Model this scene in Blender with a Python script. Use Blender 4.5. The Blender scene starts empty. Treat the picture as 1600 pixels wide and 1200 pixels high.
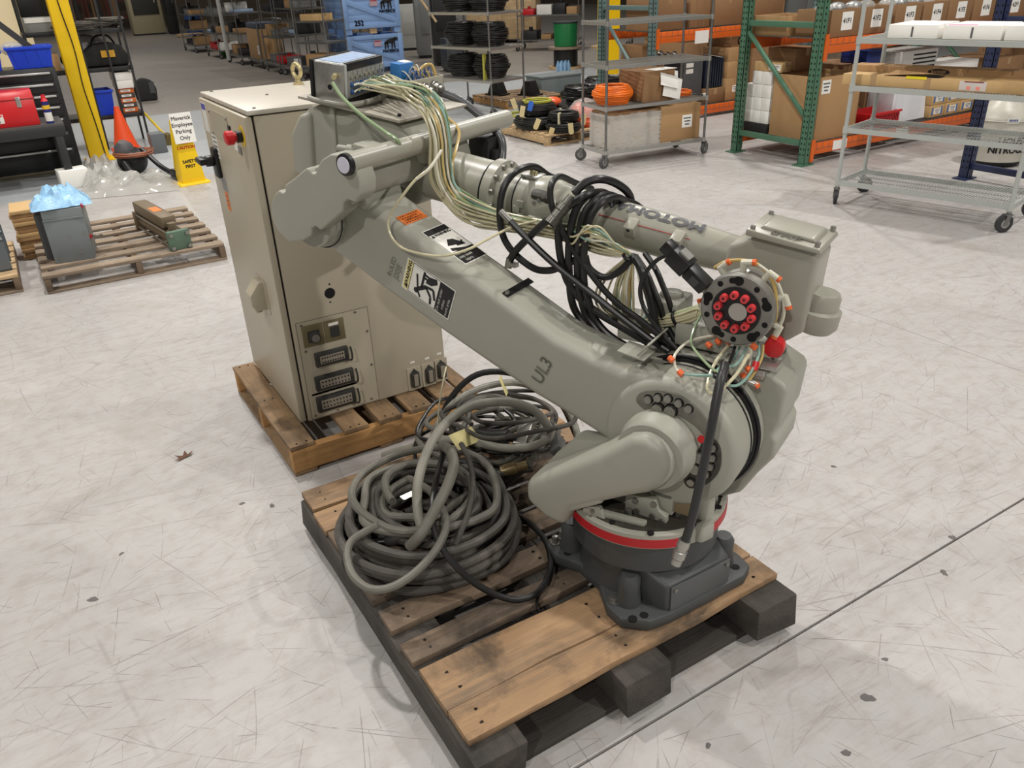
import bpy, bmesh, math, random
from mathutils import Vector, Matrix

# ---------------------------------------------------------------- camera, light, exposure
sc = bpy.context.scene
col = sc.collection
cam_d = bpy.data.cameras.new('camera'); cam = bpy.data.objects.new('camera', cam_d); col.objects.link(cam)
cam.matrix_world = Matrix(((0.850717, 0.270779, -0.45051, 0.0),
                           (-0.524221, 0.374502, -0.764814, 0.0),
                           (-0.038379, 0.886807, 0.460543, 1.72),
                           (0, 0, 0, 1)))
cam_d.sensor_width = 36.0; cam_d.lens = 36.0 * 1236.0 / 1600.0; cam_d.clip_end = 200
sc.camera = cam
sc.view_settings.view_transform = 'Standard'; sc.view_settings.look = 'None'
sc.view_settings.gamma = 1.0; sc.view_settings.use_curve_mapping = False
sc.view_settings.exposure = 0.0

world = bpy.data.worlds.new('hall_ambient'); sc.world = world; world.use_nodes = True
world.node_tree.nodes['Background'].inputs['Color'].default_value = (1.0, 0.965, 0.93, 1)
world.node_tree.nodes['Background'].inputs['Strength'].default_value = 0.13

def high_bay_and_fill(x, y, power, size=0.28, zz=7.0):
    d = bpy.data.lights.new('high_bay_and_fill_light', 'AREA'); d.shape = 'DISK'; d.size = size
    d.energy = power; d.color = (1.0, 0.965, 0.915)
    o = bpy.data.objects.new('high_bay_and_fill_light', d); col.objects.link(o); o.location = (x, y, zz)
for hx, hy, hp in ((5.6, -6.5, 760), (-5.0, -3.5, 400), (3.0, -0.6, 110), (-2.8, 2.8, 130), (0.9, 5.4, 280), (7.4, 2.4, 230), (7.2, 7.4, 270),  # second entry is an added fill light that lifts the upright faces
                   (1.6, 11.5, 190), (-3.0, 8.5, 190), (8.5, 14.5, 170), (3.0, 24.0, 200), (3.5, 36.0, 150), (12.0, 18.0, 160)):
    high_bay_and_fill(hx, hy, hp)

# ---------------------------------------------------------------- helpers
rnd = random.Random(7)
def lin(c):
    return tuple((v / 12.92 if v <= 0.04045 else ((v + 0.055) / 1.055) ** 2.4) for v in (x / 255.0 for x in c))
MATS = {}
def mat(name, rgb, rough=0.5, metal=0.0, var=0.12, scale=9.0, bump=0.0, dirt=None, stretch=(1, 1, 1), dirt_amt=0.5, dirt_lo=0.5, spec=0.5, alpha=None, trans=0.0, coat=0.0):
    if name in MATS: return MATS[name]
    m = bpy.data.materials.new(name); m.use_nodes = True; nt = m.node_tree; N = nt.nodes; L = nt.links
    b = N['Principled BSDF']; c = lin(rgb)
    b.inputs['Roughness'].default_value = rough; b.inputs['Metallic'].default_value = metal
    b.inputs['Specular IOR Level'].default_value = spec
    if coat: b.inputs['Coat Weight'].default_value = coat
    if trans: b.inputs['Transmission Weight'].default_value = trans
    if alpha is not None: b.inputs['Alpha'].default_value = alpha
    tc = N.new('ShaderNodeTexCoord'); mp = N.new('ShaderNodeMapping'); L.new(tc.outputs['Object'], mp.inputs['Vector'])
    mp.inputs['Scale'].default_value = stretch
    nz = N.new('ShaderNodeTexNoise'); nz.inputs['Scale'].default_value = scale; nz.inputs['Detail'].default_value = 6; nz.inputs['Roughness'].default_value = 0.65
    L.new(mp.outputs[0], nz.inputs['Vector'])
    mx = N.new('ShaderNodeMix'); mx.data_type = 'RGBA'
    lo = tuple(v * (1 - var) for v in c); hi = tuple(min(1, v * (1 + var)) for v in c)
    mx.inputs[6].default_value = (*lo, 1); mx.inputs[7].default_value = (*hi, 1)
    L.new(nz.outputs['Fac'], mx.inputs[0]); out = mx.outputs[2]
    if dirt is not None:
        n2 = N.new('ShaderNodeTexNoise'); n2.inputs['Scale'].default_value = scale * 0.45; n2.inputs['Detail'].default_value = 8; n2.inputs['Roughness'].default_value = 0.7
        L.new(mp.outputs[0], n2.inputs['Vector'])
        rp = N.new('ShaderNodeValToRGB'); rp.color_ramp.elements[0].position = dirt_lo; rp.color_ramp.elements[1].position = dirt_lo + 0.22
        L.new(n2.outputs['Fac'], rp.inputs[0])
        ml = N.new('ShaderNodeMath'); ml.operation = 'MULTIPLY'; ml.inputs[1].default_value = dirt_amt; L.new(rp.outputs[0], ml.inputs[0])
        m2 = N.new('ShaderNodeMix'); m2.data_type = 'RGBA'; L.new(ml.outputs[0], m2.inputs[0]); L.new(out, m2.inputs[6]); m2.inputs[7].default_value = (*lin(dirt), 1)
        out = m2.outputs[2]
    L.new(out, b.inputs['Base Color'])
    if bump:
        bp = N.new('ShaderNodeBump'); bp.inputs['Strength'].default_value = bump; bp.inputs['Distance'].default_value = 0.004
        n3 = N.new('ShaderNodeTexNoise'); n3.inputs['Scale'].default_value = scale * 6; n3.inputs['Detail'].default_value = 4
        L.new(mp.outputs[0], n3.inputs['Vector']); L.new(n3.outputs['Fac'], bp.inputs['Height']); L.new(bp.outputs[0], b.inputs['Normal'])
    MATS[name] = m
    return m

class MB:
    """collects shapes and links them as ONE mesh object"""
    def __init__(s, xf=None): s.v = []; s.f = []; s.xf = xf
    def add(s, vs, fs):
        b = len(s.v); s.v += [tuple(p) for p in vs]; s.f += [tuple(i + b for i in f) for f in fs]; return s
    def box(s, c, d, rz=0.0, rot=None):
        x, y, z = d[0] / 2, d[1] / 2, d[2] / 2
        pts = [Vector((sx * x, sy * y, sz * z)) for sz in (-1, 1) for sy in (-1, 1) for sx in (-1, 1)]
        M = rot if rot is not None else Matrix.Rotation(rz, 3, 'Z')
        pts = [M @ p + Vector(c) for p in pts]
        return s.add(pts, [(0, 2, 3, 1), (4, 5, 7, 6), (0, 1, 5, 4), (2, 6, 7, 3), (0, 4, 6, 2), (1, 3, 7, 5)])
    def bx(s, x0, x1, y0, y1, z0, z1):
        return s.box(((x0 + x1) / 2, (y0 + y1) / 2, (z0 + z1) / 2), (abs(x1 - x0), abs(y1 - y0), abs(z1 - z0)))
    def prism(s, poly, t0, t1, ax='y'):
        n = len(poly)
        if ax == 'y': mk = lambda p, t: (p[0], t, p[1])
        elif ax == 'x': mk = lambda p, t: (t, p[0], p[1])
        else: mk = lambda p, t: (p[0], p[1], t)
        vs = [mk(p, t0) for p in poly] + [mk(p, t1) for p in poly]
        fs = [tuple(range(n)), tuple(range(2 * n - 1, n - 1, -1))] + [(i, i + n, (i + 1) % n + n, (i + 1) % n) for i in range(n)]
        return s.add(vs, fs)
    def cyl(s, p0, p1, r0, r1=None, seg=20, cap=True):
        r1 = r0 if r1 is None else r1
        return s.lathe(p0, p1, ((0, r0), (1, r1)), seg, cap, rel=True)
    def lathe(s, p0, p1, prof, seg=24, cap=True, rel=False):
        """prof: (distance along axis, radius)"""
        p0 = Vector(p0); p1 = Vector(p1); ln = (p1 - p0).length; d = (p1 - p0).normalized()
        e1 = d.orthogonal().normalized(); e2 = d.cross(e1)
        vs = []; fs = []; k = len(prof)
        for t, r in prof:
            c = p0 + d * (t * ln if rel else t)
            for i in range(seg):
                a = 2 * math.pi * i / seg; vs.append(c + e1 * (r * math.cos(a)) + e2 * (r * math.sin(a)))
        for j in range(k - 1):
            for i in range(seg):
                i2 = (i + 1) % seg; fs.append((j * seg + i, j * seg + i2, (j + 1) * seg + i2, (j + 1) * seg + i))
        if cap: fs += [tuple(range(seg - 1, -1, -1)), tuple((k - 1) * seg + i for i in range(seg))]
        return s.add(vs, fs)
    def ring(s, c, d, R, r, seg=40, sg=10, a0=0, a1=2 * math.pi):
        d = Vector(d).normalized(); e1 = d.orthogonal().normalized(); e2 = d.cross(e1)
        pts = [Vector(c) + e1 * (R * math.cos(a0 + (a1 - a0) * i / seg)) + e2 * (R * math.sin(a0 + (a1 - a0) * i / seg)) for i in range(seg + 1)]
        return s.tube(pts, r, sg, smooth=False)
    def tube(s, pts, r, seg=8, smooth=True, sub=6, cap=True):
        pts = [Vector(p) for p in pts]
        if smooth: pts = catmull(pts, sub)
        n = len(pts); vs = []; fs = []
        t = (pts[1] - pts[0]).normalized(); e1 = t.orthogonal().normalized()
        for i, p in enumerate(pts):
            t = (pts[min(i + 1, n - 1)] - pts[max(i - 1, 0)])
            t = t.normalized() if t.length > 1e-9 else Vector((0, 0, 1))
            e1 = e1 - t * e1.dot(t)
            e1 = e1.normalized() if e1.length > 1e-6 else t.orthogonal().normalized()
            e2 = t.cross(e1); rr = r[min(int(i * len(r) / n), len(r) - 1)] if isinstance(r, (list, tuple)) else r
            for k in range(seg):
                a = 2 * math.pi * k / seg; vs.append(p + e1 * (rr * math.cos(a)) + e2 * (rr * math.sin(a)))
        for j in range(n - 1):
            for k in range(seg):
                k2 = (k + 1) % seg; fs.append((j * seg + k, j * seg + k2, (j + 1) * seg + k2, (j + 1) * seg + k))
        if cap: fs += [tuple(range(seg - 1, -1, -1)), tuple((n - 1) * seg + k for k in range(seg))]
        return s.add(vs, fs)
    def ball(s, c, r, seg=16, rings=10, sq=(1, 1, 1)):
        vs = []; fs = []
        for j in range(1, rings):
            th = math.pi * j / rings
            for i in range(seg):
                a = 2 * math.pi * i / seg
                vs.append((c[0] + sq[0] * r * math.sin(th) * math.cos(a), c[1] + sq[1] * r * math.sin(th) * math.sin(a), c[2] + sq[2] * r * math.cos(th)))
        top = len(vs); vs.append((c[0], c[1], c[2] + sq[2] * r)); bot = len(vs); vs.append((c[0], c[1], c[2] - sq[2] * r))
        for j in range(rings - 2):
            for i in range(seg):
                i2 = (i + 1) % seg; fs.append((j * seg + i, (j + 1) * seg + i, (j + 1) * seg + i2, j * seg + i2))
        for i in range(seg):
            i2 = (i + 1) % seg; fs.append((top, i, i2)); fs.append((bot, (rings - 2) * seg + i2, (rings - 2) * seg + i))
        return s.add(vs, fs)
    def mesh(s, name, m, bevel=0.0, segs=2, angle=35):
        vs = [s.xf(p) for p in s.v] if s.xf else s.v
        me = bpy.data.meshes.new(name); me.from_pydata([tuple(p) for p in vs], [], s.f)
        bm = bmesh.new(); bm.from_mesh(me)
        bmesh.ops.recalc_face_normals(bm, faces=bm.faces)
        if bevel:
            ed = [e for e in bm.edges if len(e.link_faces) == 2 and e.calc_face_angle(0) > math.radians(30)]
            bmesh.ops.bevel(bm, geom=ed, offset=bevel, segments=segs, affect='EDGES', profile=0.5, clamp_overlap=True)
        bm.to_mesh(me); bm.free()
        me.materials.append(m)
        me.shade_smooth(); me.set_sharp_from_angle(angle=math.radians(angle))
        return me
    def build(s, name, m, parent=None, bevel=0.0, segs=2, angle=35, label=None, loc=None, rz=None):
        o = bpy.data.objects.new(name, s.mesh(name, m, bevel, segs, angle)); col.objects.link(o)
        if parent is not None: o.parent = parent
        if label: o['label'] = label
        if loc is not None: o.location = loc
        if rz is not None: o.rotation_euler = (0, 0, rz)
        return o

def catmull(P, sub=6):
    if len(P) < 3: return P
    out = []; n = len(P)
    for i in range(n - 1):
        p0 = P[max(i - 1, 0)]; p1 = P[i]; p2 = P[i + 1]; p3 = P[min(i + 2, n - 1)]
        for k in range(sub):
            t = k / sub; t2 = t * t; t3 = t2 * t
            out.append(0.5 * ((2 * p1) + (p2 - p0) * t + (2 * p0 - 5 * p1 + 4 * p2 - p3) * t2 + (3 * p1 - p0 - 3 * p2 + p3) * t3))
    out.append(P[-1])
    return out

def share(name, me, parent=None, loc=(0, 0, 0), rot=(0, 0, 0), scale=(1, 1, 1)):
    o = bpy.data.objects.new(name, me); col.objects.link(o)
    if parent is not None: o.parent = parent
    o.location = loc; o.rotation_euler = rot; o.scale = scale
    return o
def thing(name, label, cat, loc=(0, 0, 0), rz=0.0, group=None):
    o = bpy.data.objects.new(name, None); col.objects.link(o); o.location = loc; o.rotation_euler = (0, 0, rz); o.empty_display_size = 0.1
    o['label'] = label; o['category'] = cat
    if group: o['group'] = group
    return o
def tag(o, label, cat, group=None, kind=None):
    o['label'] = label; o['category'] = cat
    if group: o['group'] = group
    if kind: o['kind'] = kind
    return o
def struct(o):
    o['kind'] = 'structure'; return o
def copy_tree(o, parent=None):
    c = o.copy(); col.objects.link(c); c.parent = parent
    for ch in [k for k in bpy.data.objects if k.parent == o]: copy_tree(ch, c)
    return c

FONTCACHE = {}
def text_geo(txt, size, bold=0.0):
    """flat text as (verts, faces), centred on the origin in the xy plane"""
    key = (txt, size, bold)
    if key in FONTCACHE: return FONTCACHE[key]
    cu = bpy.data.curves.new('lettering', 'FONT'); cu.body = txt; cu.size = size; cu.align_x = 'CENTER'; cu.align_y = 'CENTER'; cu.resolution_u = 3
    ob = bpy.data.objects.new('lettering', cu); col.objects.link(ob)
    bpy.context.view_layer.update()
    me = bpy.data.meshes.new_from_object(ob.evaluated_get(bpy.context.evaluated_depsgraph_get()))
    g = ([tuple(v.co) for v in me.vertices], [tuple(p.vertices) for p in me.polygons])
    bpy.data.objects.remove(ob); bpy.data.curves.remove(cu); bpy.data.meshes.remove(me)
    if bold:      # heavier lettering: the same glyphs laid again a hair apart
        V, F_ = [], []
        for dx, dy in ((-bold, 0), (bold, 0), (0, -bold), (0, bold)):
            n_ = len(V); V += [(v[0] + dx, v[1] + dy, 0.0) for v in g[0]]; F_ += [tuple(i + n_ for i in f) for f in g[1]]
        g = (V, F_)
    FONTCACHE[key] = g
    return g
def put_flat(mb, geo, o, ex, ey, lift=0.0):
    """lay flat geometry on a surface: o origin, ex / ey in-surface axes"""
    ex = Vector(ex); ey = Vector(ey); nn = ex.cross(ey).normalized(); o = Vector(o) + nn * lift
    return mb.add([o + ex * v[0] + ey * v[1] for v in geo[0]], geo[1])
def smooth2d(poly, sub=4):
    P = [Vector((p[0], p[1], 0)) for p in poly]; n = len(P); out = []
    for i in range(n):
        p0, p1, p2, p3 = P[i - 1], P[i], P[(i + 1) % n], P[(i + 2) % n]
        for k in range(sub):
            t = k / sub; q = 0.5 * ((2 * p1) + (p2 - p0) * t + (2 * p0 - 5 * p1 + 4 * p2 - p3) * t * t + (3 * p1 - p0 - 3 * p2 + p3) * t ** 3); out.append((q.x, q.y))
    return out
def quad(w, h): return ([(-w / 2, -h / 2), (w / 2, -h / 2), (w / 2, h / 2), (-w / 2, h / 2)], [(0, 1, 2, 3)])
def polyg(pts): return (pts, [tuple(range(len(pts)))])
def stroke(a, b, w):
    a = Vector((a[0], a[1])); b = Vector((b[0], b[1])); d = (b - a).normalized(); p = Vector((-d.y, d.x)) * (w / 2)
    return ([tuple(a + p), tuple(a - p), tuple(b - p), tuple(b + p)], [(0, 1, 2, 3)])
def disc2(c, r, n=14): return ([(c[0] + r * math.cos(2 * math.pi * i / n), c[1] + r * math.sin(2 * math.pi * i / n)) for i in range(n)], [tuple(range(n))])
def plate(o, ex, ey, w, h, t):
    """thin real sheet lying on a surface"""
    ex = Vector(ex).normalized(); ey = Vector(ey).normalized(); nn = ex.cross(ey); o = Vector(o)
    mb = MB(); c = [(-w / 2, -h / 2), (w / 2, -h / 2), (w / 2, h / 2), (-w / 2, h / 2)]
    mb.add([o + ex * a + ey * b for a, b in c] + [o + ex * a + ey * b + nn * t for a, b in c],
           [(3, 2, 1, 0), (4, 5, 6, 7), (0, 1, 5, 4), (1, 2, 6, 5), (2, 3, 7, 6), (3, 0, 4, 7)])
    return mb
# ---------------------------------------------------------------- materials
ROBOT = mat('robot_grey_paint', (158, 157, 145), 0.45, var=0.06, scale=5, bump=0.12, dirt=(120, 114, 98), dirt_amt=0.35, dirt_lo=0.56)
ROBOT_SMOOTH = mat('forearm_grey_paint', (156, 154, 141), 0.33, var=0.06, scale=6, bump=0.08, dirt=(110, 104, 90), dirt_amt=0.4, dirt_lo=0.56)
GREASE = mat('greasy_dark_casting', (58, 54, 48), 0.55, var=0.4, scale=14, bump=0.3, dirt=(120, 116, 104), dirt_amt=0.5, dirt_lo=0.55)
BASE_DARK = mat('dark_grey_base_paint', (66, 68, 68), 0.5, var=0.15, scale=8, bump=0.15, dirt=(92, 86, 76), dirt_amt=0.4, dirt_lo=0.55)
STEEL = mat('bolt_steel', (150, 148, 142), 0.35, 0.85, var=0.2, scale=20)
ALU = mat('machined_aluminium', (176, 174, 168), 0.35, 0.75, var=0.15, scale=20, dirt=(96, 92, 84), dirt_amt=0.5)
BLACK = mat('black_rubber', (22, 22, 22), 0.45, var=0.25, scale=18, spec=0.4)
BLACKPL = mat('black_plastic', (20, 20, 21), 0.4, var=0.2, scale=12)
HOSE = mat('black_hose_jacket', (26, 26, 25), 0.38, var=0.3, scale=25, spec=0.5)
CABLE_DK = mat('dusty_dark_cable_jacket', (70, 66, 61), 0.75, var=0.28, scale=22, bump=0.1, dirt=(108, 102, 94), dirt_amt=0.7)
CABLE_GR = mat('dusty_grey_cable_jacket', (104, 101, 92), 0.55, var=0.2, scale=18, bump=0.1, dirt=(60, 57, 52), dirt_amt=0.5)
CABLE_LG = mat('pale_grey_cable_jacket', (138, 135, 124), 0.5, var=0.15, scale=18, dirt=(80, 76, 68), dirt_amt=0.5)
CABINET = mat('cabinet_beige_enamel', (176, 167, 147), 0.38, var=0.04, scale=3, bump=0.05, dirt=(140, 130, 112), dirt_amt=0.3, dirt_lo=0.55)
CAB_TOP = mat('cabinet_lid_enamel', (188, 181, 168), 0.4, var=0.06, scale=4, stretch=(1, 5, 1), dirt=(170, 158, 140), dirt_amt=0.35)
BRASSPL = mat('olive_plated_plate', (122, 112, 84), 0.45, 0.5, var=0.12, scale=12)
GRIME = mat('grime_black_connector', (44, 43, 40), 0.6, var=0.3, scale=25, dirt=(90, 86, 78), dirt_amt=0.4)
CONNGR = mat('connector_grey_insert', (138, 130, 116), 0.6, var=0.2, scale=30)
RED = mat('red_band_paint', (176, 26, 34), 0.45, var=0.1, scale=20, dirt=(120, 60, 54), dirt_amt=0.4, dirt_lo=0.62)
REDPL = mat('red_plastic', (200, 30, 36), 0.35, var=0.08)
REDCAP = mat('salmon_red_caps', (214, 62, 66), 0.4, var=0.1)
ORANGE_ST = mat('orange_sticker', (222, 120, 52), 0.55, var=0.15, scale=30)
ORANGE_FIT = mat('orange_push_fitting', (226, 104, 52), 0.45, var=0.1)
YEL_ST = mat('pale_yellow_sticker', (226, 214, 150), 0.5, var=0.05)
WHITE = mat('white_sticker', (226, 224, 216), 0.5, var=0.03)
PAPER = mat('white_paper', (238, 236, 230), 0.7, var=0.03, scale=14)
INK = mat('black_print', (22, 22, 24), 0.5, var=0.05)
INK_GREY = mat('grey_print', (84, 84, 86), 0.5, var=0.1)
def wood(name, a, b, rough=0.75, axis=0, amt=0.6, blotch=0.35, bump=0.5):
    if name in MATS: return MATS[name]
    st = [20, 20, 20]; st[axis] = 1.5
    m = mat(name, a, rough, var=0.3, scale=1.6, stretch=tuple(st), bump=bump, dirt=b, dirt_amt=amt, dirt_lo=0.46)
    # scuffed grey-black handling dirt in irregular patches over the grain
    N = m.node_tree.nodes; L = m.node_tree.links; bs = N['Principled BSDF']; src = bs.inputs['Base Color'].links[0].from_socket
    tc = N.new('ShaderNodeTexCoord'); n1 = N.new('ShaderNodeTexNoise'); n1.inputs['Scale'].default_value = 4.5; n1.inputs['Detail'].default_value = 9; n1.inputs['Roughness'].default_value = 0.68; n1.inputs['Distortion'].default_value = 0.4
    L.new(tc.outputs['Object'], n1.inputs['Vector']); rp = N.new('ShaderNodeValToRGB'); rp.color_ramp.elements[0].position = 0.47; rp.color_ramp.elements[1].position = 0.66; L.new(n1.outputs['Fac'], rp.inputs[0])
    ml = N.new('ShaderNodeMath'); ml.operation = 'MULTIPLY'; ml.inputs[1].default_value = blotch; L.new(rp.outputs[0], ml.inputs[0])
    mx = N.new('ShaderNodeMix'); mx.data_type = 'RGBA'; L.new(ml.outputs[0], mx.inputs[0]); L.new(src, mx.inputs[6]); mx.inputs[7].default_value = (*lin(tuple(v * 0.62 for v in b)), 1); L.new(mx.outputs[2], bs.inputs['Base Color'])
    return m
WOOD_DK_X = wood('weathered_board_x', (118, 100, 82), (68, 61, 55), axis=0, amt=0.8, blotch=0.75)
WOOD_WORN = wood('worn_tan_board_x', (160, 128, 94), (96, 84, 72), axis=0, amt=0.8, blotch=0.8)
WOOD_CHAR_Y = wood('charred_timber_y', (74, 68, 62), (40, 38, 37), axis=1, blotch=0.7, bump=0.9)
WOOD_CHAR_X = wood('charred_timber_x', (62, 57, 52), (36, 34, 32), axis=0)
WOOD_OR_X = wood('orange_pine_x', (182, 138, 84), (132, 94, 54), axis=0, blotch=0.4)
WOOD_OR_Y = wood('brown_pine_y', (146, 118, 86), (98, 78, 58), axis=1, blotch=0.7)
WOOD_GREY_X = wood('grey_pallet_x', (150, 132, 112), (104, 90, 76), axis=0)
WOOD_GREY_Y = wood('grey_pallet_y', (120, 100, 80), (76, 64, 52), axis=1)
WOOD_PALE = wood('pale_pine', (196, 168, 128), (150, 120, 84), axis=0)
NAIL = mat('nail_head', (48, 42, 36), 0.5, 0.6)
WIRE = mat('bright_zinc_wire', (180, 180, 176), 0.32, 0.8, var=0.12, scale=18)
WIRE_DULL = mat('dull_chrome_post', (128, 128, 126), 0.35, 0.75, var=0.18, scale=18, dirt=(84, 76, 68), dirt_amt=0.4)
WIRE_PAINT = mat('silver_grey_enamel', (178, 182, 178), 0.4, 0.25, var=0.08, scale=14)
WHEEL = mat('grey_caster_tyre', (78, 78, 78), 0.55, var=0.15)
WHEEL_BK = mat('dark_caster_tyre', (44, 45, 47), 0.5, var=0.15)
CARD = mat('corrugated_cardboard', (172, 136, 94), 0.75, var=0.07, scale=7, dirt=(148, 114, 78), dirt_amt=0.4)
CARD_DK = mat('brown_cardboard', (140, 106, 72), 0.75, var=0.08, scale=7, dirt=(116, 86, 58), dirt_amt=0.4)
CARD_LT = mat('light_cardboard', (196, 162, 112), 0.7, var=0.07, scale=7, dirt=(170, 138, 94), dirt_amt=0.4)
TAPE = mat('packing_tape', (168, 138, 100), 0.25, var=0.08, scale=10, coat=0.3)
SHADOWIN = mat('box_inside', (96, 70, 46), 0.8, var=0.08)
GREEN_RK = mat('green_rack_steel', (72, 112, 88), 0.42, var=0.08, scale=12, dirt=(96, 118, 100), dirt_amt=0.3)
GREYGREEN_RK = mat('grey_green_rack_steel', (96, 118, 116), 0.45, var=0.08, scale=12)
ORANGE_RK = mat('orange_rack_beam', (216, 98, 30), 0.42, var=0.08, scale=12, dirt=(180, 84, 30), dirt_amt=0.4)
NAVY = mat('navy_rack_steel', (36, 46, 80), 0.42, var=0.1, scale=12)
YELLOW = mat('yellow_column_paint', (238, 196, 16), 0.42, var=0.06, scale=4, dirt=(214, 170, 20), dirt_amt=0.4)
BLUEBIN = mat('blue_bin_plastic', (14, 62, 196), 0.35, var=0.08)
BLUEPAINT = mat('light_blue_crate_paint', (126, 158, 204), 0.6, var=0.08, scale=6, dirt=(100, 130, 176), dirt_amt=0.4)
HOLE = mat('dark_opening', (10, 10, 10), 0.9, var=0.1)
TUBE_CL = mat('pale_yellow_air_tube', (200, 193, 160), 0.25, var=0.1, scale=20, spec=0.6)
TUBE_WH = mat('milky_air_tube', (208, 204, 186), 0.25, var=0.08, scale=20, spec=0.6)
TUBE_GN = mat('green_air_tube', (138, 158, 120), 0.25, var=0.1, scale=20, spec=0.6)
TUBE_TL = mat('teal_air_tube', (138, 172, 160), 0.25, var=0.1, scale=20, spec=0.6)
TUBE_AM = mat('amber_air_tube', (196, 168, 104), 0.25, var=0.1, scale=20, spec=0.6)
BRASS = mat('yellow_zinc_plate', (206, 192, 146), 0.35, 0.6, var=0.15, scale=20)
def clear_plastic(name, rgb, alpha):
    return mat(name, rgb, 0.12, var=0.08, scale=9, alpha=alpha, spec=0.8)
FILM = clear_plastic('clear_plastic_film', (216, 216, 212), 0.38)
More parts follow.
